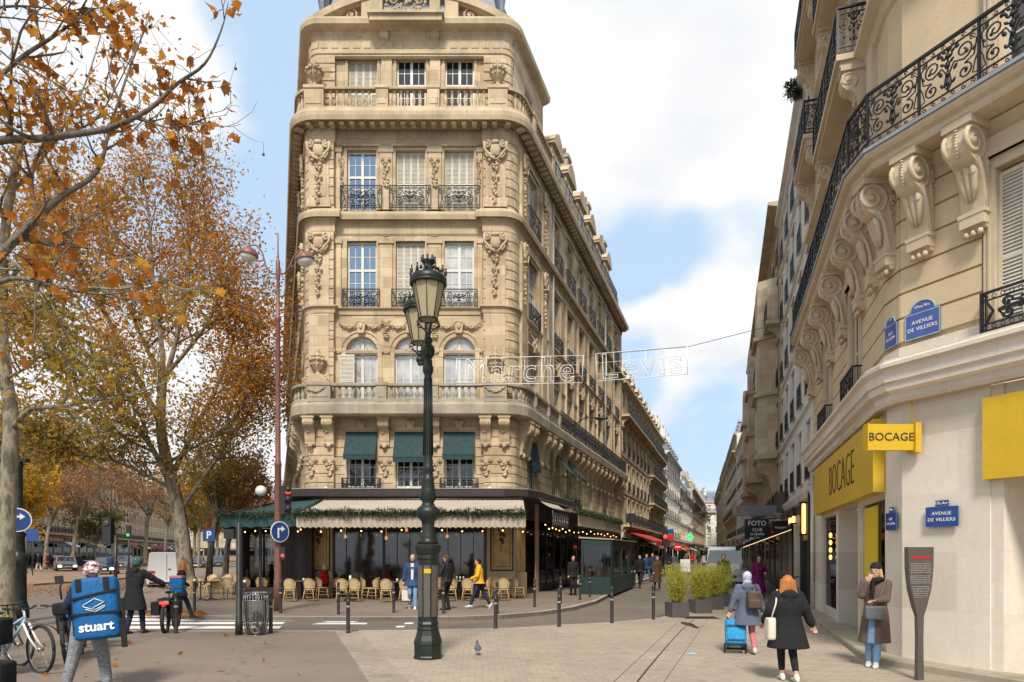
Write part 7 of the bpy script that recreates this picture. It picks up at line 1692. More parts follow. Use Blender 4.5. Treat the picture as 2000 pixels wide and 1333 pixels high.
# the courier with the blue bag
P, i_ = person('courier seen from behind in a patterned helmet, dark jacket and mottled grey joggers', ((172 - 1000) / F * 9.45, 9.45, 0), R(8), 1.74, lean=10, feet=((-.27, -.02), (.24, .03)), hands=((-.34, .34, 1.08), (.30, .30, 1.02)), top='cloth_navy', legs='sweat_grey', shoe='cloth_black', hair=('helmet', 'helmet_print'), hem=.93, puff=1.12, hp=18, hy=8)
S = empty('delivery_bag', P.location, P.rotation_euler.z, 'big blue delivery backpack reading stuart, worn by the courier', 'backpack')
T = Matrix.Translation((.24, -.27, 1.12)) @ Matrix.Rotation(R(14), 4, 'Z') @ Matrix.Rotation(R(-9), 4, 'X') @ Matrix.Rotation(R(-5), 4, 'Y') @ Matrix.Scale(1.1, 4)
M = MB(T); rbox(M, -.25, .25, -.16, .14, -.36, .38, .05); M.build('bag', 'bag_blue', S, world=False)
M = MB(T); M.box(-.255, .255, -.172, -.1, -.07, -.045); M.hexa([(-.24, -.175, .12), (.24, -.175, .20), (.24, -.1, .20), (-.24, -.1, .12)], [(-.24, -.172, .145), (.24, -.172, .225), (.24, -.1, .225), (-.24, -.1, .145)]); M.box(-.19, -.13, -.168, -.1, .22, .37); M.box(.10, .16, -.168, -.1, .22, .37); M.box(-.256, -.2, -.1, .0, -.3, .3); M.box(.24, .30, -.1, -.04, -.5, .1); M.build('strap', 'cloth_black', S, world=False)
def onbag(me): me.transform(T); return me
me = textmesh('stuart', .155, depth=.003, bold=.004); me.transform(T @ Matrix.Translation((.0, -.166, -.22))); me.materials.clear(); me.materials.append(MAT['sign_white']); o = inst('lettering', me, S, (0, 0, 0))
M = MB(T)
for a, b in (((-.12, .02), (.0, .09)), ((0, .09), (.10, .04)), ((.10, .04), (-.02, -.02)), ((-.12, .02), (-.12, -.0)), ((-.12, 0), (0, -.045)), ((0, -.045), (.1, .0)), ((.1, 0), (.1, -.02)), ((.1, -.02), (0, -.07)), ((0, -.07), (-.1, -.03))): M.tube([(a[0], -.168, a[1] + .03), (b[0], -.168, b[1] + .03)], .006, 4)
M.build('emblem', 'sign_white', S, world=False)
# pushing the motorbike
person('woman in a dark green helmet and long black coat pushing the moped', gxy(262, 1238), R(-12), 1.76, lean=8, feet=((-.10, -.12), (.12, .14)), hands=((-.22, .28, .95), (.52, .38, 1.12)), top='cloth_black', legs='denim_dark', shoe='coat_brown', hair=('helmet', 'helmet_green'), hem=.55, puff=1.15, hood=True)
person('red haired woman in a short black coat striding beside the moped', gxy(352, 1212), R(-60), 1.66, lean=6, feet=((-.08, .34), (.08, -.32)), lift=(0, .10), hands=((-.24, .25, 1.0), (.26, -.1, .86)), top='cloth_black', legs='cloth_black', hair=('long', 'hair_orange'), hem=.72, near=False, hy=30)
# cafe customers
def sit(px, lab, top, hair, yaw, fy=1166, hy=0, hands=((-.16, .36, .76), (.16, .36, .78)), legs='denim_dark', **kw):
    p = gp(px, fy, .02); return person(lab, (p.x, p.y, .02), R(yaw), 1.66, lean=6, pel=.60, feet=((-.10, .42), (.12, .46)), hands=hands, top=top, legs=legs, hair=hair, hem=.9, seated=True, near=False, hy=hy, knees=((0, .3, 1), (0, .3, 1)), **kw)
sit(582, 'seated woman in a white vest with tied back hair, left table', 'cloth_white', ('bun', 'hair_brown'), -60, 1163, -20)
sit(636, 'seated white haired woman in a bright red coat', 'cloth_red', ('short', 'hair_white'), 75, 1168, puff=1.15)
sit(755, 'seated brown haired woman in a maroon top', 'cloth_maroon', ('long', 'hair_brown'), -75, 1166)
sit(727, 'seated customer in dark clothes behind the table with the white cup', 'cloth_black', ('short', 'hair_black'), 90, 1161); sit(533, 'seated customer in brown behind the tall reddish mast', 'coat_brown', ('short', 'hair_brown'), 100, 1161)
sit(690, 'seated customer in navy in front of the dark window, behind the white cup', 'cloth_navy', ('short', 'hair_brown'), 178, 1160); sit(905, 'seated customer in grey behind the table with glasses', 'coat_greyblue', ('long', 'hair_blond'), 175, 1161); sit(478, 'seated customer in white behind the wire bin', 'cloth_white', ('short', 'hair_black'), 160, 1160)
person('bald man in a blue padded coat and light jeans walking past the tables', gxy(806, 1190, .02), R(184), 1.80, feet=((-.09, .16), (.09, -.14)), lift=(0, .05), hands=((-.30, .1, .86), (.30, .05, .84)), top='puffer_blue', legs='denim_light', shoe='cloth_white', hair=('beard', 'hair_brown'), hem=.74, puff=1.18, near=False, open_front='cloth_white')
S = empty('shopping_bag', (gp(796, 1190).x, 22.4, .3), 0, 'pale brown paper bag held by the man in the blue coat', 'bag'); M = MB(); M.hexa([(-.14, -.06, 0), (.14, -.06, 0), (.14, .06, 0), (-.14, .06, 0)], [(-.15, -.07, .36), (.15, -.07, .36), (.15, .07, .36), (-.15, .07, .36)]); M.build('bag', 'canvas_tote', S, world=False); M = MB(); M.tube([(-.08, 0, .36), (-.05, 0, .52), (.05, 0, .52), (.08, 0, .36)], .008, 5); M.build('handle', 'canvas_tote', S, world=False)
person('man in a dark leather jacket half hidden behind the green lamp post', gxy(873, 1192, .02), R(60), 1.78, feet=((-.1, .02), (.1, .0)), hands=((-.2, .25, 1.3), (.28, .02, .86)), top='leather_black', legs='cloth_black', hair=('short', 'hair_brown'), hem=.90, near=False)
person('woman in a bright yellow jacket and navy trousers walking past the tables', gxy(937, 1189, .02), R(92), 1.66, lean=4, feet=((-.08, .34), (.08, -.36)), lift=(0, .06), hands=((-.22, .3, 1.05), (.24, .2, .95)), top='cloth_yellow', legs='denim_dark', shoe='cloth_white', hair=('short', 'hair_black'), hem=.88, puff=1.1, near=False)
S = empty('handbag', (gp(933, 1189).x, gp(933, 1189).y - .28, .84), 0, 'small white handbag of the woman in yellow', 'bag'); M = MB(); rbox(M, -.13, .13, -.05, .05, 0, .22, .03); M.build('bag', 'cloth_white', S, world=False); M = MB(); M.tube([(-.1, 0, .2), (-.04, .02, .5), (.06, .04, .56)], .01, 5); M.build('strap', 'cloth_white', S, world=False)
person('person in dark clothes holding a white plastic bag by the dark doorway', gxy(1119, 1163, .02), R(200), 1.72, hands=((-.25, .02, .86), (.26, .08, .84)), top='cloth_black', legs='cloth_black', hair=('short', 'hair_black'), hem=.8, near=False)
S = empty('plastic_bag', (gp(1124, 1163).x, gp(1124, 1163).y - .12, .42), 0, 'white plastic bag held in the dark doorway', 'bag'); M = MB(); M.ell((0, 0, .2), (.16, .12, .2), 9, 7); cap(M, (0, 0, .3), (0, 0, .46), .06, .02); fused('bag', M, 'cloth_white', .02, 1, S)
# walkers in the side street
street = ((1283, 1150, 'woman in a long dark coat walking with a pale scarf in the side street', 'coat_brown', 'cloth_black', ('long', 'hair_brown'), .35, 190), (1250, 1146, 'man in black in front of the clothes racks in the side street', 'cloth_black', 'cloth_black', ('short', 'hair_black'), .8, 150),
    (1262, 1138, 'person in a blue jacket among the clothes racks', 'puffer_blue', 'denim', ('short', 'hair_brown'), .85, 210), (1274, 1134, 'person in dark navy farther up the side street', 'cloth_navy', 'cloth_black', ('long', 'hair_brown'), .7, 180), (1306, 1124, 'person in black near the white shop board', 'cloth_black', 'cloth_black', ('short', 'hair_black'), .7, 0),
    (1318, 1119, 'person in a grey coat near the white shop board', 'coat_greyblue', 'cloth_black', ('short', 'hair_brown'), .6, 20), (1340, 1112, 'distant walker in a taupe coat in the side street', 'coat_taupe', 'denim', ('short', 'hair_black'), .6, 180), (1352, 1108, 'distant walker in red in the side street', 'cloth_red', 'cloth_black', ('short', 'hair_brown'), .8, 180),
    (1364, 1107, 'distant walker in black in the middle of the side street', 'cloth_black', 'cloth_black', ('short', 'hair_black'), .8, 0), (1375, 1109, 'distant walker in a white coat in the side street', 'cloth_white', 'denim', ('long', 'hair_brown'), .6, 0), (1383, 1112, 'distant walker in navy left of the white van', 'cloth_navy', 'denim_dark', ('short', 'hair_black'), .8, 180),
    (1413, 1168, 'man in dark clothes with a brown box behind the bamboo planters', 'cloth_black', 'cloth_black', ('short', 'hair_brown'), .82, 170),
    (66, 1116, 'person in navy on the far left pavement', 'cloth_navy', 'cloth_black', ('short', 'hair_black'), .8, 90), (76, 1116, 'person with pale trousers on the far left pavement', 'cloth_dark', 'cloth_white', ('short', 'hair_brown'), .8, 90), (93, 1113, 'person in dark red on the far left pavement', 'cloth_maroon', 'cloth_black', ('short', 'hair_black'), .7, -90), (216, 1122, 'scooter rider in blue waiting on the avenue', 'puffer_blue', 'cloth_black', ('helmet', 'helmet_green'), .9, 0))
for n_, (px, fy, lab, top, lg, hr, hem, yaw) in enumerate(street):
    st = .12 + .1 * (n_ % 3); person(lab, gxy(px, fy), R(yaw), 1.68 + .04 * (n_ % 4), feet=((-.09, st), (.09, -st)), hands=((-.26, -.1, .85), (.26, .14, .86)), top=top, legs=lg, hair=hr, hem=hem, near=False)
person('woman in a long open purple coat and dark beret walking towards the square', gxy(1482, 1180), R(172), 1.74, feet=((-.09, .2), (.09, -.2)), hands=((-.2, .22, 1.15), (.27, .06, .84)), top='coat_purple', legs='cloth_black', hair=('long', 'hair_brown'), hem=.42, near=True, open_front='cloth_dark')
# woman with the trolley
P, i_ = person('short woman in a patterned headscarf, grey blue coat and pink trousers', ((1459 - 1000) / F * 12.75, 12.75, 0), R(-8), 1.52, feet=((-.06, .10), (.12, -.18)), lift=(0, .04), hands=((-.36, -.04, .92), (.36, .08, .88)), top='coat_greyblue', legs='cloth_pink', shoe='cloth_white', hair=('hijab', 'scarf_print'), hem=.62, puff=1.2, hood=True)
k = i_['k']; S = empty('backpack', P.location, P.rotation_euler.z, 'small worn brown backpack on the woman with the trolley', 'backpack')
M = MB(Matrix.Scale(k, 4)); rbox(M, -.05, .25, -.30, -.15, .98, 1.36, .06); rbox(M, -.03, .23, -.34, -.28, 1.0, 1.18, .04); M.build('bag', 'leather_brown', S, world=False); strap(S, [(0, -.18, 1.34), (-.02, -.1, 1.47), (.0, -.16, 1.05)], .02, 'leather_brown', k); strap(S, [(.2, -.18, 1.34), (.16, -.06, 1.5), (.22, -.02, 1.3)], .02, 'leather_brown', k)
c = gp(1437, 1277); S = empty('shopping_trolley', (c.x, c.y, 0), R(-14), 'bright blue wheeled shopping trolley pulled by the woman in the headscarf', 'trolley')
T = Matrix.Rotation(R(-16), 4, 'X'); M = MB(Matrix.Translation((0, 0, .12)) @ T); rbox(M, -.19, .19, -.14, .13, .05, .52, .05); M.build('bag', 'trolley_blue', S, world=False)
M = MB(Matrix.Translation((0, 0, .12)) @ T); M.box(-.15, .15, -.155, -.135, .1, .13); M.box(-.17, .17, -.15, -.138, .36, .40); M.build('trim', 'puffer_blue', S, world=False)
M = MB(Matrix.Translation((0, 0, .12)) @ T); M.tube([(-.13, .14, -.02), (-.13, .15, .68), (-.09, .15, .73), (.09, .15, .73), (.13, .15, .68), (.13, .14, -.02)], .013, 6); M.tube([(-.19, .1, -.02), (.19, .1, -.02)], .012, 6); M.tube([(-.15, -.1, .02), (-.15, .1, .0), (.15, .1, .0), (.15, -.1, .02), (-.15, -.1, .02)], .011, 6); M.build('handle_frame', 'dark_metal', S, world=False)
for s in (-1, 1):
    M = MB(Matrix.Translation((s * .19, .07, .095))); M.tube([(0, .082 * cos(a), .082 * sin(a)) for a in [2 * PI * q / 18 for q in range(19)]], .014, 6); M.tube([(-.01, 0, 0), (.01, 0, 0)], .03, 8)
    for q in range(5): a = 2 * PI * q / 5; M.tube([(0, 0, 0), (0, .08 * cos(a), .08 * sin(a))], .005, 4)
    M.build('wheel', 'rubber', S, world=False)
# orange haired woman
P, i_ = person('woman with ginger hair, black hooded coat and cropped leggings', ((1538 - 1000) / F * 10.0, 10.0, 0), R(-4), 1.55, feet=((-.05, .12), (.08, -.20)), lift=(.0, .03), hands=((-.34, .14, .98), (.42, .02, .90)), top='cloth_black', legs='cloth_black', shoe='cloth_white', hair=('bob', 'hair_orange'), hem=.56, puff=1.34, hood=True, shin_skin=True)
k = i_['k']; S = empty('tote_bag', P.location, P.rotation_euler.z, 'cream canvas tote bag on the ginger haired woman\'s left shoulder', 'bag'); M = MB(Matrix.Scale(k, 4)); rbox(M, -.36, -.22, -.16, .10, .70, 1.06, .05); M.build('bag', 'canvas_tote', S, world=False); strap(S, [(-.30, -.12, 1.04), (-.23, -.14, 1.3), (-.17, -.02, 1.52), (-.22, .08, 1.3), (-.29, .06, 1.04)], .014, 'canvas_tote', k)
# woman leaning on the wall
P, i_ = person('woman in a black beanie and taupe coat leaning on the shop wall with a phone', (6.02, 11.3, 0), R(146), 1.70, lean=-4, feet=((-.02, .12), (.10, .0)), hands=((-.02, .26, 1.14), (.10, .17, 1.44)), top='coat_taupe', legs='denim_light', shoe='cloth_white', hair=('beanie', 'cloth_black'), hem=.42, flare=.75, puff=1.05, hy=-12)
k = i_['k']; S = empty('phone', (P.location.x, P.location.y, 0), P.rotation_euler.z, 'black phone in the hand of the woman in the beanie', 'phone'); M = MB(Matrix.Translation((.02, .36, 1.13)) @ Matrix.Rotation(R(-35), 4, 'X')); M.box(-.04, .04, -.006, .006, 0, .15); M.build('case', 'plastic_black', S, world=False)
M = MB(Matrix.Translation((.02, .36, 1.13)) @ Matrix.Rotation(R(-35), 4, 'X')); M.box(-.035, .035, -.008, -.006, .008, .142); M.build('screen', 'glass_car', S, world=False)
S = empty('shoulder_bag', (P.location.x, P.location.y, 0), P.rotation_euler.z, 'grey leather shoulder bag of the woman in the beanie', 'bag'); M = MB(Matrix.Rotation(R(25), 4, 'Z')); rbox(M, -.05, .25, .20, .30, .80, 1.02, .05); M.build('bag', 'bag_grey', S, world=False); strap(S, [(.0, .27, 1.0), (-.1, .2, 1.25), (-.15, .05, 1.44)], .018, 'bag_grey', 1)
M = MB(); M.tube([(.085 * cos(a), .02 + .095 * sin(a), 1.44 + .015 * sin(3 * a)) for a in [2 * PI * q / 14 for q in range(15)]], .042, 8); cap(M, (.02, .12, 1.42), (.03, .15, 1.22), .035, .03); fused('scarf', M, 'cloth_black', .01, 2, P); M = MB(); V = Vector; loft(M, [(V((.04, y, z)), V((w, 0, 0)), V((0, .045, 0))) for z, y, w in ((.40, .175, .075), (.60, .155, .06), (.80, .14, .045), (.98, .12, .03))]); fused('jeans_front', M, 'denim_light', .01, 2, P)
# pigeon
c = gp(933, 1280); S = empty('pigeon', (c.x, c.y, 0), R(10), 'grey pigeon standing on the pavers right of the lamp post', 'pigeon')
M = MB(); loft(M, [((0, -.12, .10), Vector((.015, 0, 0)), Vector((0, .01, .012))), ((0, -.05, .12), Vector((.045, 0, 0)), Vector((0, .02, .04))), ((0, .02, .14), Vector((.06, 0, 0)), Vector((0, .02, .055))), ((0, .06, .17), Vector((.045, 0, 0)), Vector((0, .03, .035))), ((0, .07, .22), Vector((.024, 0, 0)), Vector((0, .024, .01)))], 12); M.ell((0, .08, .245), (.024, .03, .025), 10, 7); M.tube([(0, .1, .245), (0, .125, .238)], [.008, .003], 6)
fused('body', M, fabric('feather_grey', (.10, .11, .14), .7, .4, 20, .2), .006, 1, S)
M = MB()
for s in (-1, 1):
    M.tube([(s * .02, .0, .1), (s * .022, .01, .0)], .005, 5)
    for a in (-.5, 0, .5): M.tube([(s * .022, .01, .004), (s * .022 + .03 * sin(a), .01 + .03 * cos(a), .003)], .003, 4)
M.build('legs', 'cloth_pink', S, world=False); M = MB(); M.ell((-.05, -.02, .135), (.012, .085, .035), 8, 5); M.ell((.05, -.02, .135), (.012, .085, .035), 8, 5); M.build('wings', 'bag_grey', S, world=False)
# ---------------------------------------------------------------- trees
def leafmat(name, stops, low=None, zlo=4, zhi=16):
    m, nt, N, L, b = newmat(name); N.remove(b); out = [n for n in N if n.type == 'OUTPUT_MATERIAL'][0]
    g = N.new('ShaderNodeNewGeometry'); rnd = g.outputs['Random Per Island']; c = ramp(N, L, rnd, stops)
    if low:
        c2 = ramp(N, L, rnd, low); sp = N.new('ShaderNodeSeparateXYZ'); L.new(g.outputs['Position'], sp.inputs[0]); mr = N.new('ShaderNodeMapRange'); mr.inputs['From Min'].default_value = zlo; mr.inputs['From Max'].default_value = zhi; L.new(sp.outputs[2], mr.inputs['Value'])
        a = N.new('ShaderNodeMath'); a.operation = 'ADD'; a.use_clamp = True; L.new(mr.outputs[0], a.inputs[0]); s = N.new('ShaderNodeMath'); s.operation = 'MULTIPLY_ADD'; L.new(nse(N, L, g.outputs['Position'], .5, 3), s.inputs[0]); s.inputs[1].default_value = 1.6; s.inputs[2].default_value = -.8; L.new(s.outputs[0], a.inputs[1]); c = mixc(N, L, a.outputs[0], c2, c)
    d = N.new('ShaderNodeBsdfDiffuse'); t = N.new('ShaderNodeBsdfTranslucent'); L.new(c, d.inputs[0]); L.new(c, t.inputs[0]); mx = N.new('ShaderNodeMixShader'); mx.inputs[0].default_value = .5; L.new(d.outputs[0], mx.inputs[1]); L.new(t.outputs[0], mx.inputs[2]); L.new(mx.outputs[0], out.inputs[0]); MAT[name] = m
leafmat('leaf_autumn', [(0, (.42, .12, .02)), (.3, (.55, .20, .03)), (.6, (.38, .17, .06)), (.8, (.62, .30, .04)), (1, (.24, .10, .04))])
leafmat('leaf_mixed', [(0, (.48, .16, .03)), (.35, (.58, .23, .03)), (.6, (.34, .15, .05)), (.8, (.64, .34, .04)), (1, (.30, .18, .05))], [(0, (.17, .18, .04)), (.35, (.34, .28, .05)), (.6, (.21, .20, .05)), (.8, (.58, .38, .05)), (1, (.12, .14, .04))], 4, 12)
leafmat('leaf_dry', [(0, (.38, .17, .09)), (.5, (.50, .25, .11)), (1, (.28, .14, .09))]); leafmat('leaf_yellow', [(0, (.55, .30, .02)), (1, (.62, .38, .04))]); leafmat('leaf_bamboo', [(0, (.34, .42, .04)), (.5, (.52, .52, .08)), (1, (.42, .36, .10))]); leafmat('leaf_olive', [(0, (.08, .10, .03)), (1, (.15, .15, .04))])
def bark(name, a, b_, sc):
    m, nt, N, L, b = newmat(name); P = pos(N); v = mapv(N, L, P, (1, 1, .45)); c = ramp(N, L, nse(N, L, v, sc, 5, .6), [(.38, a), (.5, b_), (.62, [x * .75 for x in a])]); L.new(c, b.inputs['Base Color']); b.inputs['Roughness'].default_value = .9; bump(N, L, b, nse(N, L, v, sc * 3, 5), .4, .02); MAT[name] = m
bark('bark_plane', (.14, .115, .08), (.29, .25, .18), 4); bark('bark_dark', (.10, .08, .06), (.17, .14, .11), 5)
def leaves(pts, size, seed, star=False, droop=.3, narrow=.36):
    rg = np.random.default_rng(seed); P = np.array(pts); n = len(P); d = rg.normal(size=(n, 3)); d[:, 2] -= droop; d /= np.linalg.norm(d, axis=1)[:, None]; q = rg.normal(size=(n, 3)); w = np.cross(d, q); w /= np.linalg.norm(w, axis=1)[:, None]; nn = np.cross(d, w)
    s = (size * rg.uniform(.6, 1.25, n))[:, None]
    if star: sh = [(0, 0), (.25, .15), (.15, .5), (.45, .42), (.5, .75), (.7, .45), (1.05, .0), (.7, -.45), (.5, -.75), (.45, -.42), (.15, -.5), (.25, -.15)]
    else: sh = [(0, 0), (.45, narrow), (1, 0), (.45, -narrow)]
    V = np.stack([P + d * s * a + w * s * b * .8 + nn * s * (.25 * abs(b)) for a, b in sh], 1).reshape(-1, 3); k = len(sh)
    return V, [tuple(range(i * k, i * k + k)) for i in range(n)]
def meshraw(name, V, Fc, mat, parent, loc):
    me = bpy.data.meshes.new(name); me.from_pydata((V - np.array(loc)).tolist(), [], Fc); me.materials.append(MAT[mat]); o = bpy.data.objects.new(name, me); COL.objects.link(o); o.parent = parent; return o
def wander(rd, p, d, L, n, wob, upb=0):
    pts = [Vector(p)]; d = Vector(d).normalized()
    for i in range(n): d = (d + Vector((rd.gauss(0, wob), rd.gauss(0, wob), rd.gauss(0, wob) + upb))).normalized(); pts.append(pts[-1] + d * (L / n))
    return pts
def plane_tree(label, limbs, seed, nsub, lsub, ntw, ltw, nleaf, lsize, lmat, bmat='bark_plane', trunk=None, star=False, balls=0, spread=.18, upb=.08, group=None, rtw=.012, cat='tree'):
    # limbs: list of (points, r0, r1); the first is the trunk
    rd = random.Random(seed); base = Vector(limbs[0][0][0]); S = empty('plane_tree', base, 0, label, cat, group); M = MB(); tw = []
    for li, (pts, r0, r1) in enumerate(limbs):
        pts = [Vector(p) for p in pts]; sm = []
        for i in range(len(pts) - 1):
            a = pts[max(i - 1, 0)]; b, c = pts[i], pts[i + 1]; d = pts[min(i + 2, len(pts) - 1)]
            for q in range(4):
                t = q / 4; sm.append(.5 * ((2 * b) + (c - a) * t + (2 * a - 5 * b + 4 * c - d) * t * t + (3 * b - a - 3 * c + d) * t ** 3))
        sm.append(pts[-1]); n = len(sm); rr = [r0 + (r1 - r0) * i / (n - 1) for i in range(n)]
        if li == 0: rr[0] *= 1.35; rr[1] *= 1.1
        M.tube(sm, rr, 10 if r0 > .1 else 6)
        if li == 0 and len(limbs) > 1: continue
        for k in range(nsub):
            t = rd.uniform(.18, 1); i = min(int(t * (n - 1)), n - 2); p = sm[i].lerp(sm[i + 1], rd.random()); ax = (sm[i + 1] - sm[i]).normalized(); v = Vector((rd.gauss(0, 1), rd.gauss(0, 1), rd.gauss(0, .7) + .15)).normalized()
            L = lsub * rd.uniform(.5, 1.2) * (1.15 - .4 * t); sp = wander(rd, p, ax * .7 + v, L, 5, .2, upb); ra = min(rr[i] * .6, .05 + L * .008); M.tube(sp, [ra * (1 - q / 6) + rtw * .4 for q in range(6)], 5)
            for q in range(ntw):
                t2 = rd.uniform(.2, 1); j = min(int(t2 * 5), 4); p2 = sp[j].lerp(sp[j + 1], rd.random()); v2 = Vector((rd.gauss(0, 1), rd.gauss(0, 1), rd.gauss(0, .8))).normalized(); tp = wander(rd, p2, (sp[j + 1] - sp[j]).normalized() * .6 + v2, ltw * rd.uniform(.4, 1.2), 4, .25, .03)
                M.tube(tp, [rtw, rtw * .8, rtw * .6, rtw * .5, rtw * .35], 3, cap=False); tw.append(tp)
    M.build('trunk', bmat, S)
    pts = []
    for _ in range(nleaf):
        t = rd.choice(tw); j = rd.randrange(len(t) - 1); p = t[j].lerp(t[j + 1], rd.random()); pts.append((p.x + rd.gauss(0, spread), p.y + rd.gauss(0, spread), p.z + rd.gauss(0, spread) - .05))
    if nleaf: V, Fc = leaves(pts, lsize, seed, star); meshraw('crown', V, Fc, lmat, S, base)
    if balls:
        Q = MB()
        for _ in range(balls): t = rd.choice(tw); p = t[-1] - Vector((0, 0, rd.uniform(.08, .2))); Q.ell(p, .022, 6, 5); Q.tube([t[-1], p], .003, 3)
        tag(Q.build('seed_balls', 'leather_brown', S), kind='stuff')
    return S
A = lambda *l: [at(x, y, D) for x, y, D in l]
# nearest trunk at the left edge and its limbs
plane_tree('mottled plane tree trunk at the left edge with long limbs over the avenue', [
    (A((8, 1222, 17.5), (12, 1100, 17.5), (17, 950, 17.5), (22, 820, 17.5), (12, 740, 17.5), (3, 640, 17.4), (6, 540, 17.3), (14, 420, 17), (40, 280, 16.6)), .23, .09),
    (A((22, 840, 17.5), (60, 800, 17), (115, 795, 16.6), (180, 783, 16), (260, 772, 15.6), (330, 745, 15)), .075, .015), (A((5, 650, 17.5), (60, 610, 16.6), (150, 565, 15.6), (235, 565, 15), (330, 545, 14.5)), .06, .014),
    (A((10, 740, 17.5), (50, 720, 17), (90, 690, 16.5), (150, 690, 16), (240, 710, 15.6)), .04, .012), (A((8, 500, 17.2), (60, 540, 16.5), (110, 610, 16), (180, 700, 15.5)), .05, .012), (A((14, 430, 17), (-40, 330, 16), (-60, 200, 15)), .06, .02), (A((20, 380, 17), (90, 300, 17), (160, 180, 17.5), (200, 60, 18)), .05, .012), (A((8, 560, 17.3), (80, 480, 18), (150, 440, 19), (230, 380, 20)), .05, .012)],
    11, 12, 2.0, 6, .8, 4500, .16, 'leaf_mixed', spread=.2)
# tree standing just outside the frame: its bare near branches cross the top left
plane_tree('nearest plane branches with sparse orange leaves and seed balls crossing the top left', [
    (A((-330, 1260, 10.5), (-320, 1000, 10.5), (-260, 800, 10.4), (-180, 680, 10.2)), .22, .16), (A((-180, 690, 10.2), (-60, 580, 10), (0, 500, 10), (45, 455, 10), (75, 425, 10), (120, 385, 10), (190, 335, 10.2), (215, 250, 10.4), (255, 130, 10.6), (292, 35, 10.8)), .085, .008),
    (A((-180, 690, 10.2), (-120, 400, 10), (-60, 300, 10), (0, 275, 9.8), (70, 272, 9.7), (150, 262, 9.6), (215, 250, 9.6), (290, 215, 9.6), (345, 165, 9.6), (400, 125, 9.6), (432, 60, 9.6), (446, 5, 9.6)), .075, .005), (A((75, 425, 10), (62, 370, 10), (68, 320, 10.2), (100, 270, 10.4), (180, 240, 10.8), (225, 175, 11), (262, 100, 11)), .035, .006),
    (A((-120, 300, 9.5), (-40, 190, 9.3), (40, 115, 9.2), (100, 75, 9.2), (145, 40, 9.2), (180, -20, 9.2)), .04, .008), (A((-60, 590, 10), (20, 545, 9.6), (110, 560, 9.2), (200, 575, 9), (300, 560, 8.8)), .04, .006), (A((-100, 80, 9), (-20, 20, 9), (80, 15, 9), (150, 35, 9.2)), .025, .006), (A((215, 250, 9.6), (260, 230, 9.6), (330, 250, 9.7), (400, 232, 9.8)), .02, .004)],
    5, 11, 1.1, 5, .5, 560, .16, 'leaf_autumn', bmat='bark_dark', star=True, balls=110, spread=.05, upb=.1, rtw=.006)
# the big plane tree behind the terrace
plane_tree('big plane tree with olive and orange leaves behind the left end of the terrace', [
    (A((366, 1152, 35), (357, 1060, 35), (345, 980, 35), (325, 900, 35), (314, 830, 35), (318, 740, 35)), .42, .2), (A((345, 980, 35), (300, 880, 34), (240, 810, 33), (180, 760, 32), (110, 720, 31)), .16, .03), (A((314, 830, 35), (318, 700, 35), (300, 560, 35), (290, 420, 35), (270, 300, 35)), .16, .03), (A((318, 760, 35), (350, 640, 35), (370, 520, 35), (360, 400, 35), (330, 300, 35)), .14, .03),
    (A((335, 930, 35), (385, 830, 35), (430, 740, 35), (460, 640, 35), (455, 540, 35)), .14, .03), (A((314, 830, 35), (250, 700, 34), (190, 580, 33), (140, 470, 32), (110, 360, 32)), .15, .03), (A((350, 1000, 35), (420, 900, 36), (465, 840, 36), (505, 770, 36)), .11, .03), (A((318, 750, 35), (260, 620, 37), (220, 500, 38), (200, 380, 38)), .12, .03), (A((345, 960, 35), (290, 930, 34), (220, 900, 33), (150, 890, 32), (80, 880, 31)), .1, .03),
    (A((318, 740, 35), (400, 640, 34), (430, 560, 33), (425, 480, 33)), .11, .03), (A((250, 700, 34), (150, 660, 33), (70, 640, 32), (10, 620, 31)), .09, .02), (A((300, 560, 35), (230, 470, 36), (160, 400, 36), (60, 330, 36)), .09, .02), (A((335, 900, 35), (400, 860, 34), (470, 800, 33), (500, 700, 33)), .09, .02), (A((350, 640, 35), (400, 470, 35), (390, 330, 35)), .08, .02), (A((240, 810, 33), (200, 850, 32), (140, 860, 31), (60, 850, 30)), .06, .02), (A((250, 700, 34), (170, 560, 34), (90, 500, 33), (30, 430, 33)), .08, .02), (A((300, 880, 34), (260, 780, 32), (230, 700, 31)), .06, .02), (A((400, 640, 34), (460, 600, 33), (495, 640, 33)), .05, .02), (A((430, 740, 35), (490, 720, 34), (515, 790, 34)), .05, .02)],
    3, 24, 3.0, 7, 1.3, 50000, .19, 'leaf_mixed', spread=.42)
def simple_tree(label, px, fy, top, wpx, seed, n, lmat, lean=0, size=.18, nl=9, r=.18, group='plane trees along the avenue'):
    D = HC * F / (fy - 1078); b = at(px, fy, D); b.z = 0; rd = random.Random(seed); H = HC + (1078 - top) * D / F; w = wpx * D / F / 2; t = [b, b + Vector((lean * .3, 0, H * .2)), b + Vector((lean, .2, H * .42))]; L = [(t, r, r * .7)]
    for k in range(nl):
        a = 2 * PI * k / nl + rd.uniform(-.3, .3); e = t[2] + Vector((cos(a) * w * rd.uniform(.5, 1), sin(a) * w * .8, (H * .56) * rd.uniform(.3, 1))); s = t[2] - Vector((0, 0, H * .08 * rd.random())); L.append(([s, s.lerp(e, .45) + Vector((0, 0, .5)), e], r * .5, .02))
    return plane_tree(label, L, seed, 7, H * .16, 5, H * .08, n, size, lmat, spread=.25, group=group, rtw=.015)
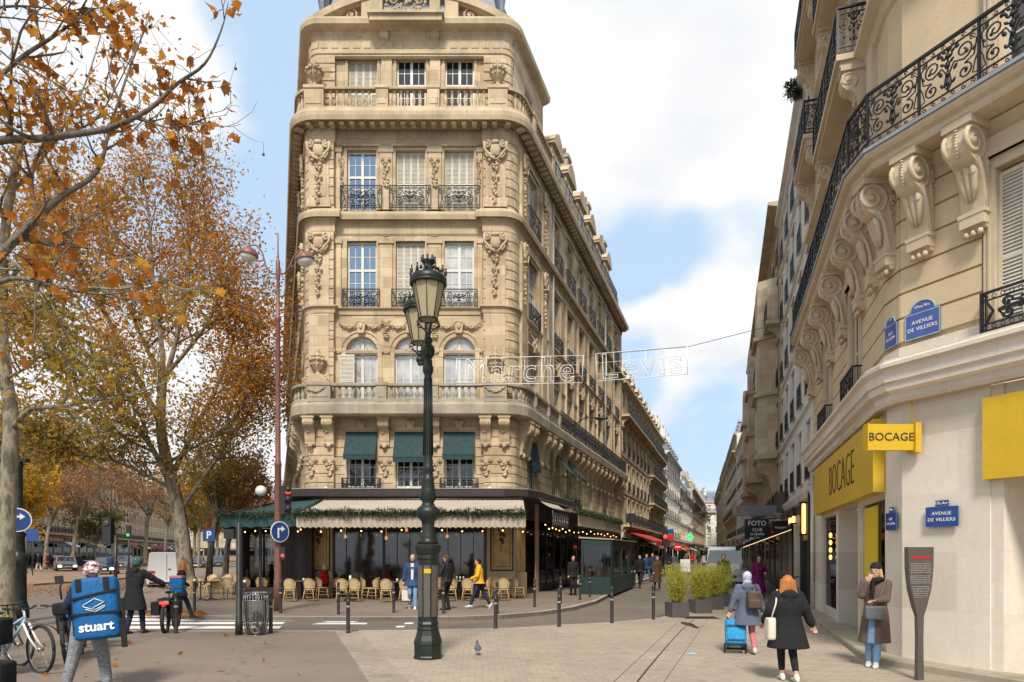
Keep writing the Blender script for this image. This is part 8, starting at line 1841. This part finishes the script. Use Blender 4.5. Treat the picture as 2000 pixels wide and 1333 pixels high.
for i, (px, fy, top, w, lab, lm, n, le, r) in enumerate(((408, 1142, 800, 130, 'slim pale plane tree just left of the parking sign', 'leaf_mixed', 3500, .4, .2), (440, 1138, 850, 170, 'slim plane tree behind the thick dark post with rusty leaves', 'leaf_dry', 5000, .3, .2), (480, 1122, 880, 150, 'reddish tree showing above the green corner awning', 'leaf_dry', 7000, 0, .25),
    (88, 1113, 850, 190, 'sparse rusty tree in front of the left end stone building', 'leaf_dry', 3200, .6, .22), (48, 1120, 900, 120, 'bright yellow leaved tree beside the leftmost trunk', 'leaf_yellow', 5000, 0, .2), (142, 1112, 860, 180, 'forked bare tree behind the parked cars', 'leaf_dry', 2200, .5, .24), (186, 1110, 980, 120, 'small green leaved tree over the parked cars', 'leaf_olive', 2600, 0, .15),
    (222, 1108, 870, 170, 'bare branched tree by the dark signal box', 'leaf_dry', 1800, -.5, .24), (283, 1106, 850, 190, 'dark trunked tree behind the white van', 'leaf_dry', 3000, .4, .3), (322, 1103, 900, 150, 'slender tree right of the white van', 'leaf_mixed', 3500, .3, .22), (388, 1110, 900, 140, 'leafy tree between the big plane tree and the parking sign', 'leaf_mixed', 5000, 0, .22), (424, 1104, 940, 130, 'far rusty tree between the terrace and the parking sign', 'leaf_dry', 4000, 0, .25), (380, 1098, 960, 120, 'distant tree filling the avenue behind the big plane trunk', 'leaf_mixed', 5000, 0, .3), (408, 1097, 950, 110, 'distant tree closing the avenue, left of the parking sign', 'leaf_dry', 5000, 0, .3), (445, 1098, 940, 120, 'distant tree closing the avenue behind the thick post', 'leaf_mixed', 5000, 0, .3), (475, 1099, 930, 120, 'distant tree seen through the terrace glass', 'leaf_dry', 5000, 0, .3), (500, 1097, 960, 90, 'farthest tree beside the left edge of the corner building', 'leaf_dry', 4000, 0, .3))):
    simple_tree(lab, px, fy, top, w, 30 + i, n, lm, le, r=r, size=.2 if fy > 1120 else (.3 if fy > 1100 else .45))
# fallen leaves
rd = random.Random(9); V, Fc = leaves([(rd.uniform(-26, -19) + rd.gauss(0, 1.5), rd.uniform(28, 44), .06) for _ in range(1500)] + [tuple(gp(rd.uniform(290, 400), rd.uniform(1196, 1204), .02) + Vector((0, 0, .03))) for _ in range(260)] + [tuple(gp(rd.uniform(60, 620), rd.uniform(1240, 1325)) + Vector((0, 0, .012))) for _ in range(26)], .11, 4, True)
V[:, 2] = np.clip(V[:, 2], .008, .09); o = meshraw('fallen_leaves', V, Fc, 'leaf_autumn', None, (0, 0, 0)); tag(o, kind='stuff')
# bamboo planters
for i, (px, fy, w, lab) in enumerate(((1322, 1205, .52, 'bamboo in a square grey planter, the front one with bright green leaves'), (1367, 1197, .55, 'bamboo in a square grey planter, second from the road'), (1391, 1190, .55, 'bamboo in a square grey planter, third in the row'), (1409, 1184, .55, 'bamboo in a square grey planter, last in the row by the man in black'))):
    p = gp(px, fy); S = empty('bamboo_planter', p, .2, lab, 'planter', 'bamboo planters across the side street'); M = MB(); h = w / 2; M.box(-h, h, -h, h, 0, .42); M.box(-h + .03, h - .03, -h + .03, h - .03, .42, .425); M.build('pot', 'planter_grey', S, world=False)
    rd = random.Random(40 + i); M = MB(); pts = []
    for k in range(32):
        a = Vector((rd.uniform(-.16, .16), rd.uniform(-.16, .16), .4)); e = a + Vector((rd.gauss(0, .17), rd.gauss(0, .17), rd.uniform(.7, 1.15))); M.tube([a, a.lerp(e, .5) + Vector((0, 0, .06)), e], [.007, .005, .003], 4)
        for q in range(150): t = rd.uniform(.12, 1.03); c = a.lerp(e, t); pts.append((c.x + rd.gauss(0, .075), c.y + rd.gauss(0, .075), c.z + rd.gauss(0, .06)))
    M.build('canes', 'rattan', S, world=False); V, Fc = leaves(pts, .095, 50 + i, narrow=.10, droop=.1); meshraw('foliage', V, Fc, 'leaf_bamboo', S, (0, 0, 0))
# ---------------------------------------------------------------- vehicles and cycles
def wheel(M, c, r, w, ax='x', n=20):
    c = Vector(c); f = (lambda a, o: (c.x + o, c.y + r * cos(a), c.z + r * sin(a))) if ax == 'x' else (lambda a, o: (c.x + r * cos(a), c.y + o, c.z + r * sin(a)))
    vs = [f(2 * PI * k / n, o) for o in (-w / 2, w / 2) for k in range(n)]; M.add(vs, [tuple(range(n)), tuple(range(n, 2 * n))[::-1]] + [(k, n + k, n + (k + 1) % n, (k + 1) % n) for k in range(n)])
def vehicle(label, loc, rz, prof, W, paint, glassbits, cat='car', lit=True, wb=(.8, -.85), wr=.32, rear=False, roofin=.12, group=None, plate=True):
    # prof: (y, z_top, half width factor) from nose (negative y) to tail; the nose looks to -y
    S = empty('parked_' + cat if cat == 'car' else cat, loc, rz, label, cat, group); M = MB(); n = len(prof); vs = []; fs = []
    for y, zt, zb, wf in prof:
        h = W / 2 * wf; belt = min(zt, .95); tw = h if zt <= .96 else h - roofin
        ring = [(-h * .96, zb), (-h, zb + .15), (-h, belt - .12), (-h + .03, belt), (-tw + .02, zt - .06), (-tw + .14, zt), (tw - .14, zt), (tw - .02, zt - .06), (h - .03, belt), (h, belt - .12), (h, zb + .15), (h * .96, zb)]
        vs += [(x, y, z) for x, z in ring]
    for i in range(n - 1):
        for k in range(12): k2 = (k + 1) % 12; fs.append((i * 12 + k, i * 12 + k2, (i + 1) * 12 + k2, (i + 1) * 12 + k))
    fs += [tuple(range(12))[::-1], tuple((n - 1) * 12 + k for k in range(12))]; M.add(vs, fs, False); b = M.build('body', paint, S, world=False)
    bv = b.modifiers.new('bevel', 'BEVEL'); bv.width = .03; bv.segments = 2
    for q in glassbits: M = MB(); M.add(q, [tuple(range(len(q)))]); M.build('window', 'glass_car', S, world=False)
    L0_, L1_ = prof[0][0], prof[-1][0]
    for s in (-1, 1):
        for y in (L0_ + wb[0], L1_ + wb[1]):
            M = MB(); wheel(M, (s * (W / 2 - .1), y, wr), wr, .22); w = M.build('wheel', 'rubber', S, world=False); M = MB(); wheel(M, (s * (W / 2 + .005), y, wr), wr * .6, .03, n=12); M.build('rim', 'steel', w, world=False)
        M = MB(); y = L0_ if not rear else L1_; z = prof[0][1] - .12 if not rear else .95; M.box(s * (W / 2 - .42), s * (W / 2 - .12), y - .02, y + .02, z - .1, z + .04); M.build('headlight' if not rear else 'tail_light', ('headlight_lit' if lit else 'steel') if not rear else 'sign_red', S, world=False)
    M = MB(); y = (L0_ - .02) if not rear else (L1_ + .02); M.box(-.26, .26, y - .01, y + .01, .38, .5); M.build('number_plate', 'sign_white', S, world=False)
    if not rear: M = MB(); M.box(-W * .28, W * .28, L0_ - .015, L0_ + .01, .52, .66); M.box(-W * .42, W * .42, L0_ - .012, L0_ + .01, .22, .34); M.build('grille', 'plastic_black', S, world=False)
    return S
VAN = [(-2.5, .80, .30, .90), (-2.42, 1.0, .25, .97), (-1.75, 1.22, .25, 1), (-1.0, 2.0, .25, 1), (-.7, 2.16, .25, 1), (2.4, 2.2, .25, 1), (2.5, 2.1, .3, .98)]
def van_glass(W): h = W / 2; return [[(-h + .10, -1.72, 1.26), (h - .10, -1.72, 1.26), (h - .22, -1.04, 1.98), (-h + .22, -1.04, 1.98)]] + [[(s * (h + .004), -1.5, 1.1), (s * (h + .004), -.5, 1.1), (s * (h - .06), -.5, 1.85), (s * (h - .06), -.95, 1.85)] for s in (-1, 1)]
vehicle('white delivery van facing the square in the side street', (11.9, 38.2, ZR + .1), R(-17), [(a, b, c, d) for a, b, c, d in VAN], 2.05, 'white_paint', van_glass(2.05), 'van', lit=False, wr=.36)
x = (291 - 1000) / F * 36
S = vehicle('white van seen from its rear doors on the avenue', (x, 38.5, ZR), PI + R(20), [(-2.4, .80, .30, .90), (-2.3, 1.0, .25, .97), (-1.6, 1.2, .25, 1), (-.9, 1.85, .25, 1), (2.35, 1.98, .25, 1), (2.4, 1.95, .3, .99)], 1.95, 'white_paint', [], 'van', rear=True, wr=.34)
M = MB(); M.box(-.012, .012, 2.405, 2.415, .4, 1.85); M.box(-.2, -.06, 2.405, 2.43, 1.05, 1.1); M.box(-.85, .85, 2.4, 2.44, .3, .4); M.build('door_seam', 'dark_metal', S, world=False)
M = MB(); [M.box(-.7, .7, -.6 + k * .7, -.55 + k * .7, 2.0, 2.06) for k in range(4)]; M.box(-.74, -.70, -.7, 2.3, 2.0, 2.08); M.box(.70, .74, -.7, 2.3, 2.0, 2.08); M.build('roof_rack', 'dark_metal', S, world=False)
CAR = [(-2.05, .62, .28, .82), (-1.95, .72, .22, .93), (-1.1, .86, .2, 1), (-.85, .95, .2, 1), (-.15, 1.42, .2, 1), (.9, 1.45, .2, 1), (1.6, 1.15, .2, 1), (1.95, .95, .25, .96), (2.05, .8, .3, .9)]
def car_glass(W): h = W / 2; return [[(-h + .12, -.87, .965), (h - .12, -.87, .965), (h - .22, -.2, 1.40), (-h + .22, -.2, 1.40)], [(-h + .2, .95, 1.44), (h - .2, .95, 1.44), (h - .14, 1.58, 1.17), (-h + .14, 1.58, 1.17)]] + [[(s * (h + .002), -.7, .93), (s * (h + .002), 1.4, .93), (s * (h - .115), .95, 1.36), (s * (h - .115), -.15, 1.36)] for s in (-1, 1)]
plain('paint_black', (.015, .018, .025), .25, .2, .1, coat=.6); plain('paint_grey', (.16, .17, .18), .3, .4, .1, coat=.5); plain('paint_dark_blue', (.02, .035, .07), .25, .2, .1, coat=.6); plain('paint_silver', (.40, .41, .42), .3, .5, .08, coat=.5)
for i, (px, fy, rz, pt, lab, lit) in enumerate(((128, 1117, 38, 'paint_silver', 'silver car with its headlights on at the left of the avenue', True), (207, 1124, 25, 'paint_black', 'dark car in front of the plane trees, nearest on the avenue', True), (168, 1112, 60, 'paint_dark_blue', 'dark blue car parked behind the silver one', False), (240, 1114, 20, 'paint_grey', 'grey car left of the white van on the avenue', False),
    (352, 1112, 20, 'paint_black', 'black car beyond the big plane trunk', False), (384, 1111, 20, 'paint_dark_blue', 'dark blue car between the plane trunks', False), (430, 1108, 18, 'paint_grey', 'grey car seen behind the terrace chairs', False), (110, 1108, 70, 'paint_grey', 'grey car far left by the shops', False), (320, 1104, 20, 'paint_silver', 'silver car far down the avenue', False))):
    p = gp(px, fy, ZR); vehicle(lab, (p.x, p.y, ZR + (.12 if px < 250 else 0)), R(rz), CAR, 1.78, pt, car_glass(1.78), 'car', lit=lit, group='cars along the avenue')
def cycle(label, loc, rz, frame='bag_blue', fork='steel', fat=.022, extra=None, wr=.35, wb=1.08, sc=1.0, tilt=0, cat='bicycle', group=None, steer=0):      # nose looks to +x
    S = empty('bicycle' if cat == 'bicycle' else 'moped', loc, rz, label, cat, group); T = Matrix.Rotation(tilt, 4, 'X') @ Matrix.Scale(sc, 4); hx_ = wb / 2
    for s in (-1, 1):
        Tw = T @ (Matrix.Translation((hx_, 0, 0)) @ Matrix.Rotation(steer, 4, 'Z') @ Matrix.Translation((-hx_, 0, 0)) if s > 0 else Matrix.Identity(4)); M = MB(Tw); M.tube([(s * hx_ + wr * cos(a), 0, wr + wr * sin(a)) for a in [2 * PI * k / 28 for k in range(29)]], fat, 6); w = M.build('wheel', 'rubber', S, world=False)
        M = MB(Tw); M.tube([(s * hx_ + (wr - .03) * cos(a), 0, wr + (wr - .03) * sin(a)) for a in [2 * PI * k / 28 for k in range(29)]], .009, 4); M.tube([(s * hx_, -.04, wr), (s * hx_, .04, wr)], .03, 8)
        for k in range(14): a = 2 * PI * k / 14; M.tube([(s * hx_, .012 * (-1) ** k, wr), (s * hx_ + (wr - .03) * cos(a), 0, wr + (wr - .03) * sin(a))], .002, 3, cap=False)
        M.build('rim', 'steel', w, world=False)
    M = MB(T); hd = (hx_ - .26, 0, .84); st = (-.18, 0, .80); bb = (-.08, 0, .30); rr = (-hx_, 0, wr)
    M.tube([hd, bb], .024, 6); M.tube([(hd[0] - .01, 0, .88), (-.15, 0, .62)], .018, 6); M.tube([bb, st], .018, 6)
    for s in (-1, 1): M.tube([bb, (rr[0], s * .06, wr)], .011, 5); M.tube([(-.15, 0, .64), (rr[0], s * .06, wr)], .010, 5)
    M.build('frame', frame, S, world=False); M = MB(T)
    for s in (-1, 1): M.tube([(hd[0] + .01, s * .055, .78), (hd[0] + .12, s * .06, .55), (hx_, s * .06, wr)], .017, 6)
    M.tube([hd, (hd[0] - .04, 0, 1.0)], .018, 6); M.build('fork', fork, S, world=False); M = MB(T); M.tube([(hd[0] - .10, -.32, 1.03), (hd[0] - .03, -.15, 1.0), (hd[0] - .02, .15, 1.0), (hd[0] - .10, .32, 1.03)], .013, 6)
    for s in (-1, 1): M.tube([(hd[0] - .10, s * .32, 1.03), (hd[0] - .07, s * .22, 1.015)], .018, 6); M.tube([(hd[0], s * .2, 1.0), (hd[0] + .07, s * .26, .98)], .006, 4)
    M.build('handlebar', 'rubber', S, world=False); M = MB(T); M.ell((-.24, 0, .93), (.14, .075, .035), 10, 6); M.tube([st, (-.20, 0, .92)], .014, 5); M.build('saddle', 'rubber', S, world=False)
    M = MB(T); M.tube([(bb[0] + .09 * cos(a), -.05, bb[2] + .09 * sin(a)) for a in [2 * PI * k / 14 for k in range(15)]], .007, 4); M.tube([bb, (bb[0] + .12, -.08, bb[2] - .12)], .012, 5); M.box(bb[0] + .08, bb[0] + .16, -.14, -.06, bb[2] - .14, bb[2] - .11); M.build('crank', 'steel', S, world=False)
    M = MB(T)
    for s in (-1, 1): M.tube([(s * hx_ + (wr + .035) * cos(a), 0, wr + (wr + .035) * sin(a)) for a in [PI * (.15 + .6 * k / 8) if s < 0 else PI * (.25 + .45 * k / 8) for k in range(9)]], .02, 5, flat=.3)
    M.build('mudguard', 'rubber', S, world=False)
    if extra: extra(S, T)
    return S
plain('frame_paleblue', (.28, .48, .62), .4)
S = cycle('pale blue and white bicycle with its front wheel nearest the left edge', (-7.92, 10.75, 0), R(-6), 'frame_paleblue', 'sign_white', .028, steer=R(-22), wr=.37)
def cargo(S, T):
    M = MB(T); rbox(M, .15, .42, -.15, .15, .84, 1.04, .05); M.tube([(.2, 0, .8), (.5, 0, .55)], .03, 6); M.build('front_bag', 'cloth_black', S, world=False); M = MB(T); rbox(M, -.12, .12, -.05, .05, .35, .75, .02); M.build('battery', 'bag_blue', S, world=False); M = MB(T); rbox(M, -.68, -.3, -.2, .2, .45, .84, .04); M.build('pannier', 'cloth_black', S, world=False)
    M = MB(T); M.tube([(.3, 0, 1.1), (.34, 0, 1.3), (.3, .05, 1.42)], .016, 5); M.box(.26, .34, -.06, .06, 1.36, 1.5); M.build('phone_holder', 'plastic_black', S, world=False)
cycle('blue and black electric bicycle with black bags beside the courier', (-7.68, 11.9, 0), R(-62), 'bag_blue', 'dark_metal', .032, cargo, tilt=R(6)); cycle('black electric bicycle with a tall handlebar behind the blue one', (-8.3, 13.2, 0), R(-60), 'dark_metal', 'steel', .03, cargo, sc=1.08, tilt=R(-5)); cycle('bicycle with a yellow green rear wheel rim half hidden by the pale blue one', (-8.75, 11.6, 0), R(-20), 'leaf_bamboo', 'dark_metal')
def ebag(loc, rz, lab, txt, s=1): 
    B_ = empty('delivery_bag', loc, rz, lab, 'bag'); M = MB(); rbox(M, -.24 * s, .24 * s, -.2 * s, .2 * s, 0, .4 * s, .03); M.build('bag', 'cloth_black', B_, world=False)
    for i, t in enumerate(txt): me = textmesh(t, .12, depth=.002); me.transform(Matrix.Translation((.0, -.208 * s, .25 - .13 * i))); me.materials.append(MAT['frame_grey'] if s > .9 else MAT['lamp_green']); inst('lettering', me, B_, (0, 0, 0))
    return B_
ebag((-7.86, 10.3, .50), 0, 'black delivery bag with grey lettering cut by the left frame edge', ['Uber', 'Eats']); ebag((-7.08, 9.3, 0), 0, 'black bag with a thin green line in the bottom left corner', [])
M = MB(); M.tube([(-6.9, 9.08, .10), (-6.96, 9.08, .14), (-6.93, 9.08, .3), (-6.88, 9.08, .32)], .006, 4)
o = [x for x in bpy.data.objects if x.name.startswith('delivery_bag')][-1]; M.build('green_line', 'lamp_green', o)
def moped(S, T):
    M = MB(T); M.box(-.62, -.2, -.30, -.12, .42, .72); M.box(-.62, -.2, .12, .30, .42, .72); M.box(-.7, -.1, -.14, .14, .76, .80); M.build('pannier', 'cloth_black', S, world=False); M = MB(T); M.box(-.72, -.69, -.09, .09, .68, .73); M.build('red_light', 'lamp_red', S, world=False); M = MB(T); M.ell((-.72, .0, .64), (.02, .06, .03), 8, 5); M.build('reflector', 'sign_red', S, world=False)
p = gp(303, 1236); cycle('black cargo moped with a lit red tail light and side panniers', (p.x + .1, p.y + .55, 0), R(104), 'dark_metal', 'dark_metal', .045, moped, wr=.33, cat='moped')
B_ = empty('child_seat_bag', (p.x - .02, p.y + 1.1, 1.05), 0, 'bright blue bag with a pink rim over the moped handlebar', 'bag'); M = MB(); rbox(M, -.17, .17, -.1, .1, -.18, .22, .03); M.build('bag', 'bag_blue', B_, world=False); M = MB(); M.box(-.16, .16, -.105, .105, .2, .25); M.build('rim', 'cloth_pink', B_, world=False)
q = rs(13.0); cycle('purple bicycle leaning at the dark shop front on the right', (q.x - .5, q.y, 0), R(80), 'coat_purple', 'steel', tilt=R(5)); q = rs(11.6); cycle('red bicycle parked closest to the cream corner building', (q.x - .55, q.y, 0), R(85), 'sign_red', 'steel', tilt=R(-4))
# ---------------------------------------------------------------- right side street shops, signs, decorations
M = MB(FQ.T); X0, X1 = X_(22.8), X_(10.2)
SH = empty('shop_front', Vector(FQ.p((X0 + X1) / 2, -.2, 0)) - wloc(B2), 0, 'black shop front with warm wall lamps'); SH.parent = B2; M.box(X0, X1, 0, .5, 3.3, 4.0)
for x in (X0 + 6.2, X0 + 9.4, X1 - .35): M.box(x, x + .35, -.1, .4, 0, 3.9)
M.box(X0, X1, -.14, .1, 3.75, 4.0); M.box(X1 - .14, X1, -.18, .0, 0, 4.05); M.build('frame', 'dark_wood', SH); [MB(FQ.T).box(X0 + q, X0 + q + w_, -.12, .4, 0, 3.3).build('pilaster', 'plaster_cream', SH) for q, w_ in ((0, .8), (2.4, .9), (5.0, .5), (7.4, .6))]; M = MB(FQ.T); M.box(X0, X1, .2, .25, 0, 3.4); M.build('shop_window', 'glass_shop', SH); M = MB(FQ.T); M.box(X0 + 9.8, X1 - .4, -.03, .3, 2.3, 3.7); M.build('fascia', 'ochre_panel', SH)
for t, z0, z1 in ((11.2, 2.5, 3.5), (14.6, 3.0, 3.25), (16.0, 3.0, 3.25)):
    M = MB(FQ.T); M.lathe([(.05, 0), (.06, .1), (.06, z1 - z0 - .1), (.05, z1 - z0)], (X_(t), -.2, z0), 8); M.build('wall_lamp', 'lamp_amber', SH); M = MB(FQ.T); M.box(X_(t) - .08, X_(t) + .08, -.34, -.1, z1, z1 + .06); M.box(X_(t) - .08, X_(t) + .08, -.34, -.1, z0 - .05, z0); M.build('lamp_bracket', 'iron_black', SH)
S = empty('awning', tuple(FQ.p(X_(19), -1, 2.6)), 0, 'long black awning with a lit strip under its edge on the right shops', 'awning')
M = MB(FQ.T); a, b = X_(24), X_(15.5); M.hexa([(a, -2.1, 2.08), (b, -2.1, 2.08), (b, 0, 2.9), (a, 0, 2.9)], [(a, -2.1, 2.16), (b, -2.1, 2.16), (b, 0, 3.02), (a, 0, 3.02)]); M.box(a, b, -2.14, -2.1, 1.95, 2.16); M.build('canvas', 'cloth_black', S); M = MB(FQ.T); M.hexa([(b - .06, -2.0, 2.06), (b, -2.0, 2.06), (b, -.2, 2.76), (b - .06, -.2, 2.76)], [(b - .06, -2.0, 2.08), (b, -2.0, 2.08), (b, -.2, 2.78), (b - .06, -.2, 2.78)]); M.build('lit_strip', 'strip_warm', S)
def blade(x, y, z, w, h, lab, mat='plastic_black', lines=(), col='sign_white', sz=.1, d=.12):
    S = empty('blade_sign', (x, y, z), 0, lab, 'sign'); M = MB(); M.box(-w / 2, w / 2, -d / 2, d / 2, -h / 2, h / 2); M.build('panel', mat, S, world=False); M = MB(); M.tube([(0, 0, h / 2), (w / 2 + .6, 0, h / 2 + .05)], .02, 5); M.build('bracket', 'iron_black', S, world=False)
    for i, (t, s_) in enumerate(lines): me = textmesh(t, s_, depth=.004, bold=.003); me.transform(Matrix.Translation((0, -d / 2 - .006, h / 2 - .12 - sum(q[1] for q in lines[:i]) * 1.12 - s_ / 2 + .08))); me.materials.append(MAT[col]); inst('lettering', me, S, (0, 0, 0))
    return S
blade(10.75, 30, 2.9, 1.02, .86, 'dark square blade sign reading FOTO above the van', 'dark_metal', (('FOTO', .30), ('CLUB', .18), ('La Qualité', .15), ('en 1 heure', .15))); blade(11.75, 29.5, 3.0, .95, .46, 'black rounded blade sign with small white writing', 'plastic_black', (('', .18), ('THE BARBERSHOP', .105)))
blade(11.3, 30.2, 2.78, .3, .4, 'small red shop sign with a white band', 'sign_red'); blade(12.6, 35, 4.0, 1.9, .5, 'blue grey box sign over the photo shop sign', 'zinc', d=.8); blade(12.7, 31, 4.15, 1.0, .9, 'dark brown box under the oriel brackets', 'panel_brown', d=1.0)
for (x, y, z, w, h, m_, lab) in ((9.55, 55, 4.6, .7, .75, 'plastic_black', 'dark square shop sign in the left row of the side street'), (14.4, 62, 3.2, .55, .55, 'sign_red', 'small red shop sign in the left row'), (17.2, 74, 4.1, .6, .5, 'bag_blue', 'small blue shop sign in the left row'), (19.5, 78, 4.0, .6, .5, 'ochre_panel', 'small orange shop sign in the left row')): blade(x, y, z, w, h, lab, m_)
S = empty('pharmacy_cross', (24.0, 92, 3.9), 0, 'lit green pharmacy cross in the side street', 'sign'); M = MB(); M.box(-.42, .42, -.1, .1, -.13, .13); M.box(-.13, .13, -.1, .1, .13, .42); M.box(-.13, .13, -.1, .1, -.42, -.13); M.build('cross', 'lamp_green', S, world=False)
S = empty('traffic_light', (12.1, 54, 0), 0, 'red traffic light at the corner in the side street', 'traffic light'); M = MB(); M.tube([(0, 0, 0), (0, 0, 3.4)], .06, 6); M.box(-.2, .2, -.15, .15, 2.4, 3.4); M.build('housing', 'plastic_black', S, world=False); M = MB(); M.ell((0, -.16, 3.1), (.15, .05, .15), 10, 6); M.build('red_lamp', 'lamp_red', S, world=False)
S = empty('road_sign', (13.6, 56, 0), 0, 'red no entry sign beside the traffic light in the side street', 'sign'); M = MB(); M.tube([(0, 0, 0), (0, 0, 2.5)], .04, 6); M.build('pole', 'steel', S, world=False); M = MB(T := Matrix.Translation((0, -.06, 2.3))); disc(M, .33, 0, .02); M.build('face', 'sign_red', S, world=False); M = MB(); M.box(-.22, .22, -.075, -.065, 2.25, 2.35); M.build('bar', 'sign_white', S, world=False)
S = empty('shop_board', tuple(gp(1338, 1118)), 0, 'white folding board standing in the side street', 'board'); M = MB(); M.hexa([(-.45, -.2, 0), (.45, -.2, 0), (.45, -.15, 0), (-.45, -.15, 0)], [(-.45, 0, 1.2), (.45, 0, 1.2), (.45, .04, 1.2), (-.45, .04, 1.2)]); M.build('panel', 'sign_white', S, world=False)
S = empty('awning', (13, 55, 3), 0, 'red sloping awning on the left shops of the side street', 'awning'); M = MB(FS.T); M.hexa([(29, -2.6, 2.7), (41, -2.6, 2.7), (41, -.1, 3.6), (29, -.1, 3.6)], [(29, -2.6, 2.78), (41, -2.6, 2.78), (41, -.1, 3.7), (29, -.1, 3.7)]); M.box(29, 41, -2.63, -2.6, 2.4, 2.75); M.build('canvas', 'red_fabric', S)
# clothes racks in front of the left shops
for i, u in enumerate((26.5, 29.5, 33)):
    p = FS.p(u, -2.9 - .2 * i); S = empty('clothes_rack', p, FS.a, ('nearest', 'middle', 'farthest')[i] + ' rail of dark clothes outside the shops of the side street', 'clothes rack'); M = MB(); M.tube([(-.8, 0, 0), (-.8, 0, 1.6), (.8, 0, 1.6), (.8, 0, 0)], .02, 5); M.build('rail', 'steel', S, world=False)
    for k in range(9): M = MB(); x = -.7 + k * .17; M.hexa([(x - .03, -.25, .5), (x + .04, -.25, .5), (x + .04, .25, .5), (x - .03, .25, .5)], [(x - .02, -.2, 1.5), (x + .03, -.2, 1.5), (x + .03, .2, 1.5), (x - .02, .2, 1.5)]); M.build('garment', random.Random(k + i).choice(['cloth_black', 'cloth_navy', 'cloth_dark', 'cloth_maroon', 'bag_blue', 'coat_brown']), S, world=False)
# hanging wire letters
def wire_word(S, txt, size, T):
    c = bpy.data.curves.new('l', 'FONT'); c.body = txt; c.size = size; c.align_x = 'CENTER'; c.align_y = 'CENTER'; c.fill_mode = 'NONE'; c.bevel_depth = .011; c.bevel_resolution = 0; c.space_character = 1.12; c.resolution_u = 4; o = bpy.data.objects.new('l', c); COL.objects.link(o); dg = bpy.context.evaluated_depsgraph_get(); dg.update()
    me = bpy.data.meshes.new_from_object(o.evaluated_get(dg)); bpy.data.objects.remove(o)
    me.transform(T @ Matrix.Rotation(R(90), 4, 'X')); me.materials.clear(); me.materials.append(MAT['white_wire']); ob = bpy.data.objects.new('lettering', me); COL.objects.link(ob); ob.parent = S
plain('white_wire', (.80, .78, .74), .4); plain('wire_dark', (.05, .045, .05), .5)
for txt, (xa, ya, xb, yb, h, D1, D2), lab in (('Marche', (890, 752, 1137, 748, .86, 22.5, 21.5), 'white wire sign reading Marche strung over the street'), ('Levis', (1165, 745, 1343, 731, .86, 21.4, 20.8), 'white wire sign reading Levis strung over the street')):
    a, b = at(xa, ya, D1), at(xb, yb, D2); w = (b - a).length; d = (b - a).normalized(); S = empty('hanging_letters', a, 0, lab, 'sign'); rz = math.atan2(d.y, d.x); tl = -math.asin(d.z); T = Matrix.Rotation(rz, 4, 'Z') @ Matrix.Rotation(tl, 4, 'Y'); M = MB(T)
    for z in (0, h): M.tube([(0, 0, z), (w, 0, z)], .011, 4)
    for z in (h * .25, h * .66): M.tube([(0, 0, z), (w, 0, z)], .006, 4)
    for x in (0, w, w * .2, w * .37, w * .55, w * .75): M.tube([(x, 0, 0), (x, 0, h)], .012 if x in (0, w) else .007, 4)
    M.build('wire_frame', 'white_wire', S, world=False); wire_word(S, txt, h * 1.3, T @ Matrix.Translation((w / 2, -.01, h * .46)))
S = empty('cable', (0, 22, 8), 0, 'thin cable carrying the wire letters between the two corner buildings', 'cable'); M = MB(); M.tube([at(640, 655, 28.2), at(890, 703, 22.5), at(1137, 700, 21.5), at(1165, 693, 21.4), at(1343, 678, 20.8), at(1540, 628, 17.5)], .010, 4); M.build('wire', 'wire_dark', S)
for i, (px, py, D, r) in enumerate(((1340, 985, 58, 1.05), (1375, 1008, 78, 1.15), (1352, 1030, 110, 1.2), (1382, 1038, 140, 1.3))):
    c = at(px, py, D); S = empty('star_decoration', c, 0, ('big dark wire star nearest over the side street', 'wire star second over the side street', 'wire star third over the side street', 'farthest wire star over the side street')[i], 'decoration'); M = MB(); pts = []
    for k in range(11): a = PI / 2 + k * PI / 5; q = r if k % 2 == 0 else r * .42; pts.append((q * cos(a), 0, q * sin(a)))
    M.tube(pts, .08, 4); M.tube([(p[0] * .6, .06, p[2] * .6) for p in pts], .05, 4); M.build('star', 'wire_dark', S, world=False); M = MB(); M.tube([(-c.x * .0 - 5.5, 0, r * 1.1), (0, 0, r), (4.5, 0, r * 1.1)], .015, 3); M.build('wire', 'wire_dark', S, world=False)
# plant on a far right balcony and litter
o = greenery('balcony_plant', [at(1545, 175, 24), at(1570, 170, 24)], .25, 700, 'garland_green', 8, leaf=.16); tag(o, 'leafy plant hanging from a high balcony at the right edge of the sky', 'plant')
c = gp(1350, 1277); o = put_thing('face_mask', MB().hexa([(-.1, -.05, 0), (.1, -.05, 0), (.1, .05, 0), (-.1, .05, 0)], [(-.08, -.04, .012), (.09, -.03, .01), (.08, .04, .012), (-.09, .03, .01)]), 'frame_paleblue', (c.x, c.y, .004), 'pale turquoise paper mask lying on the pavers', 'litter', .3)
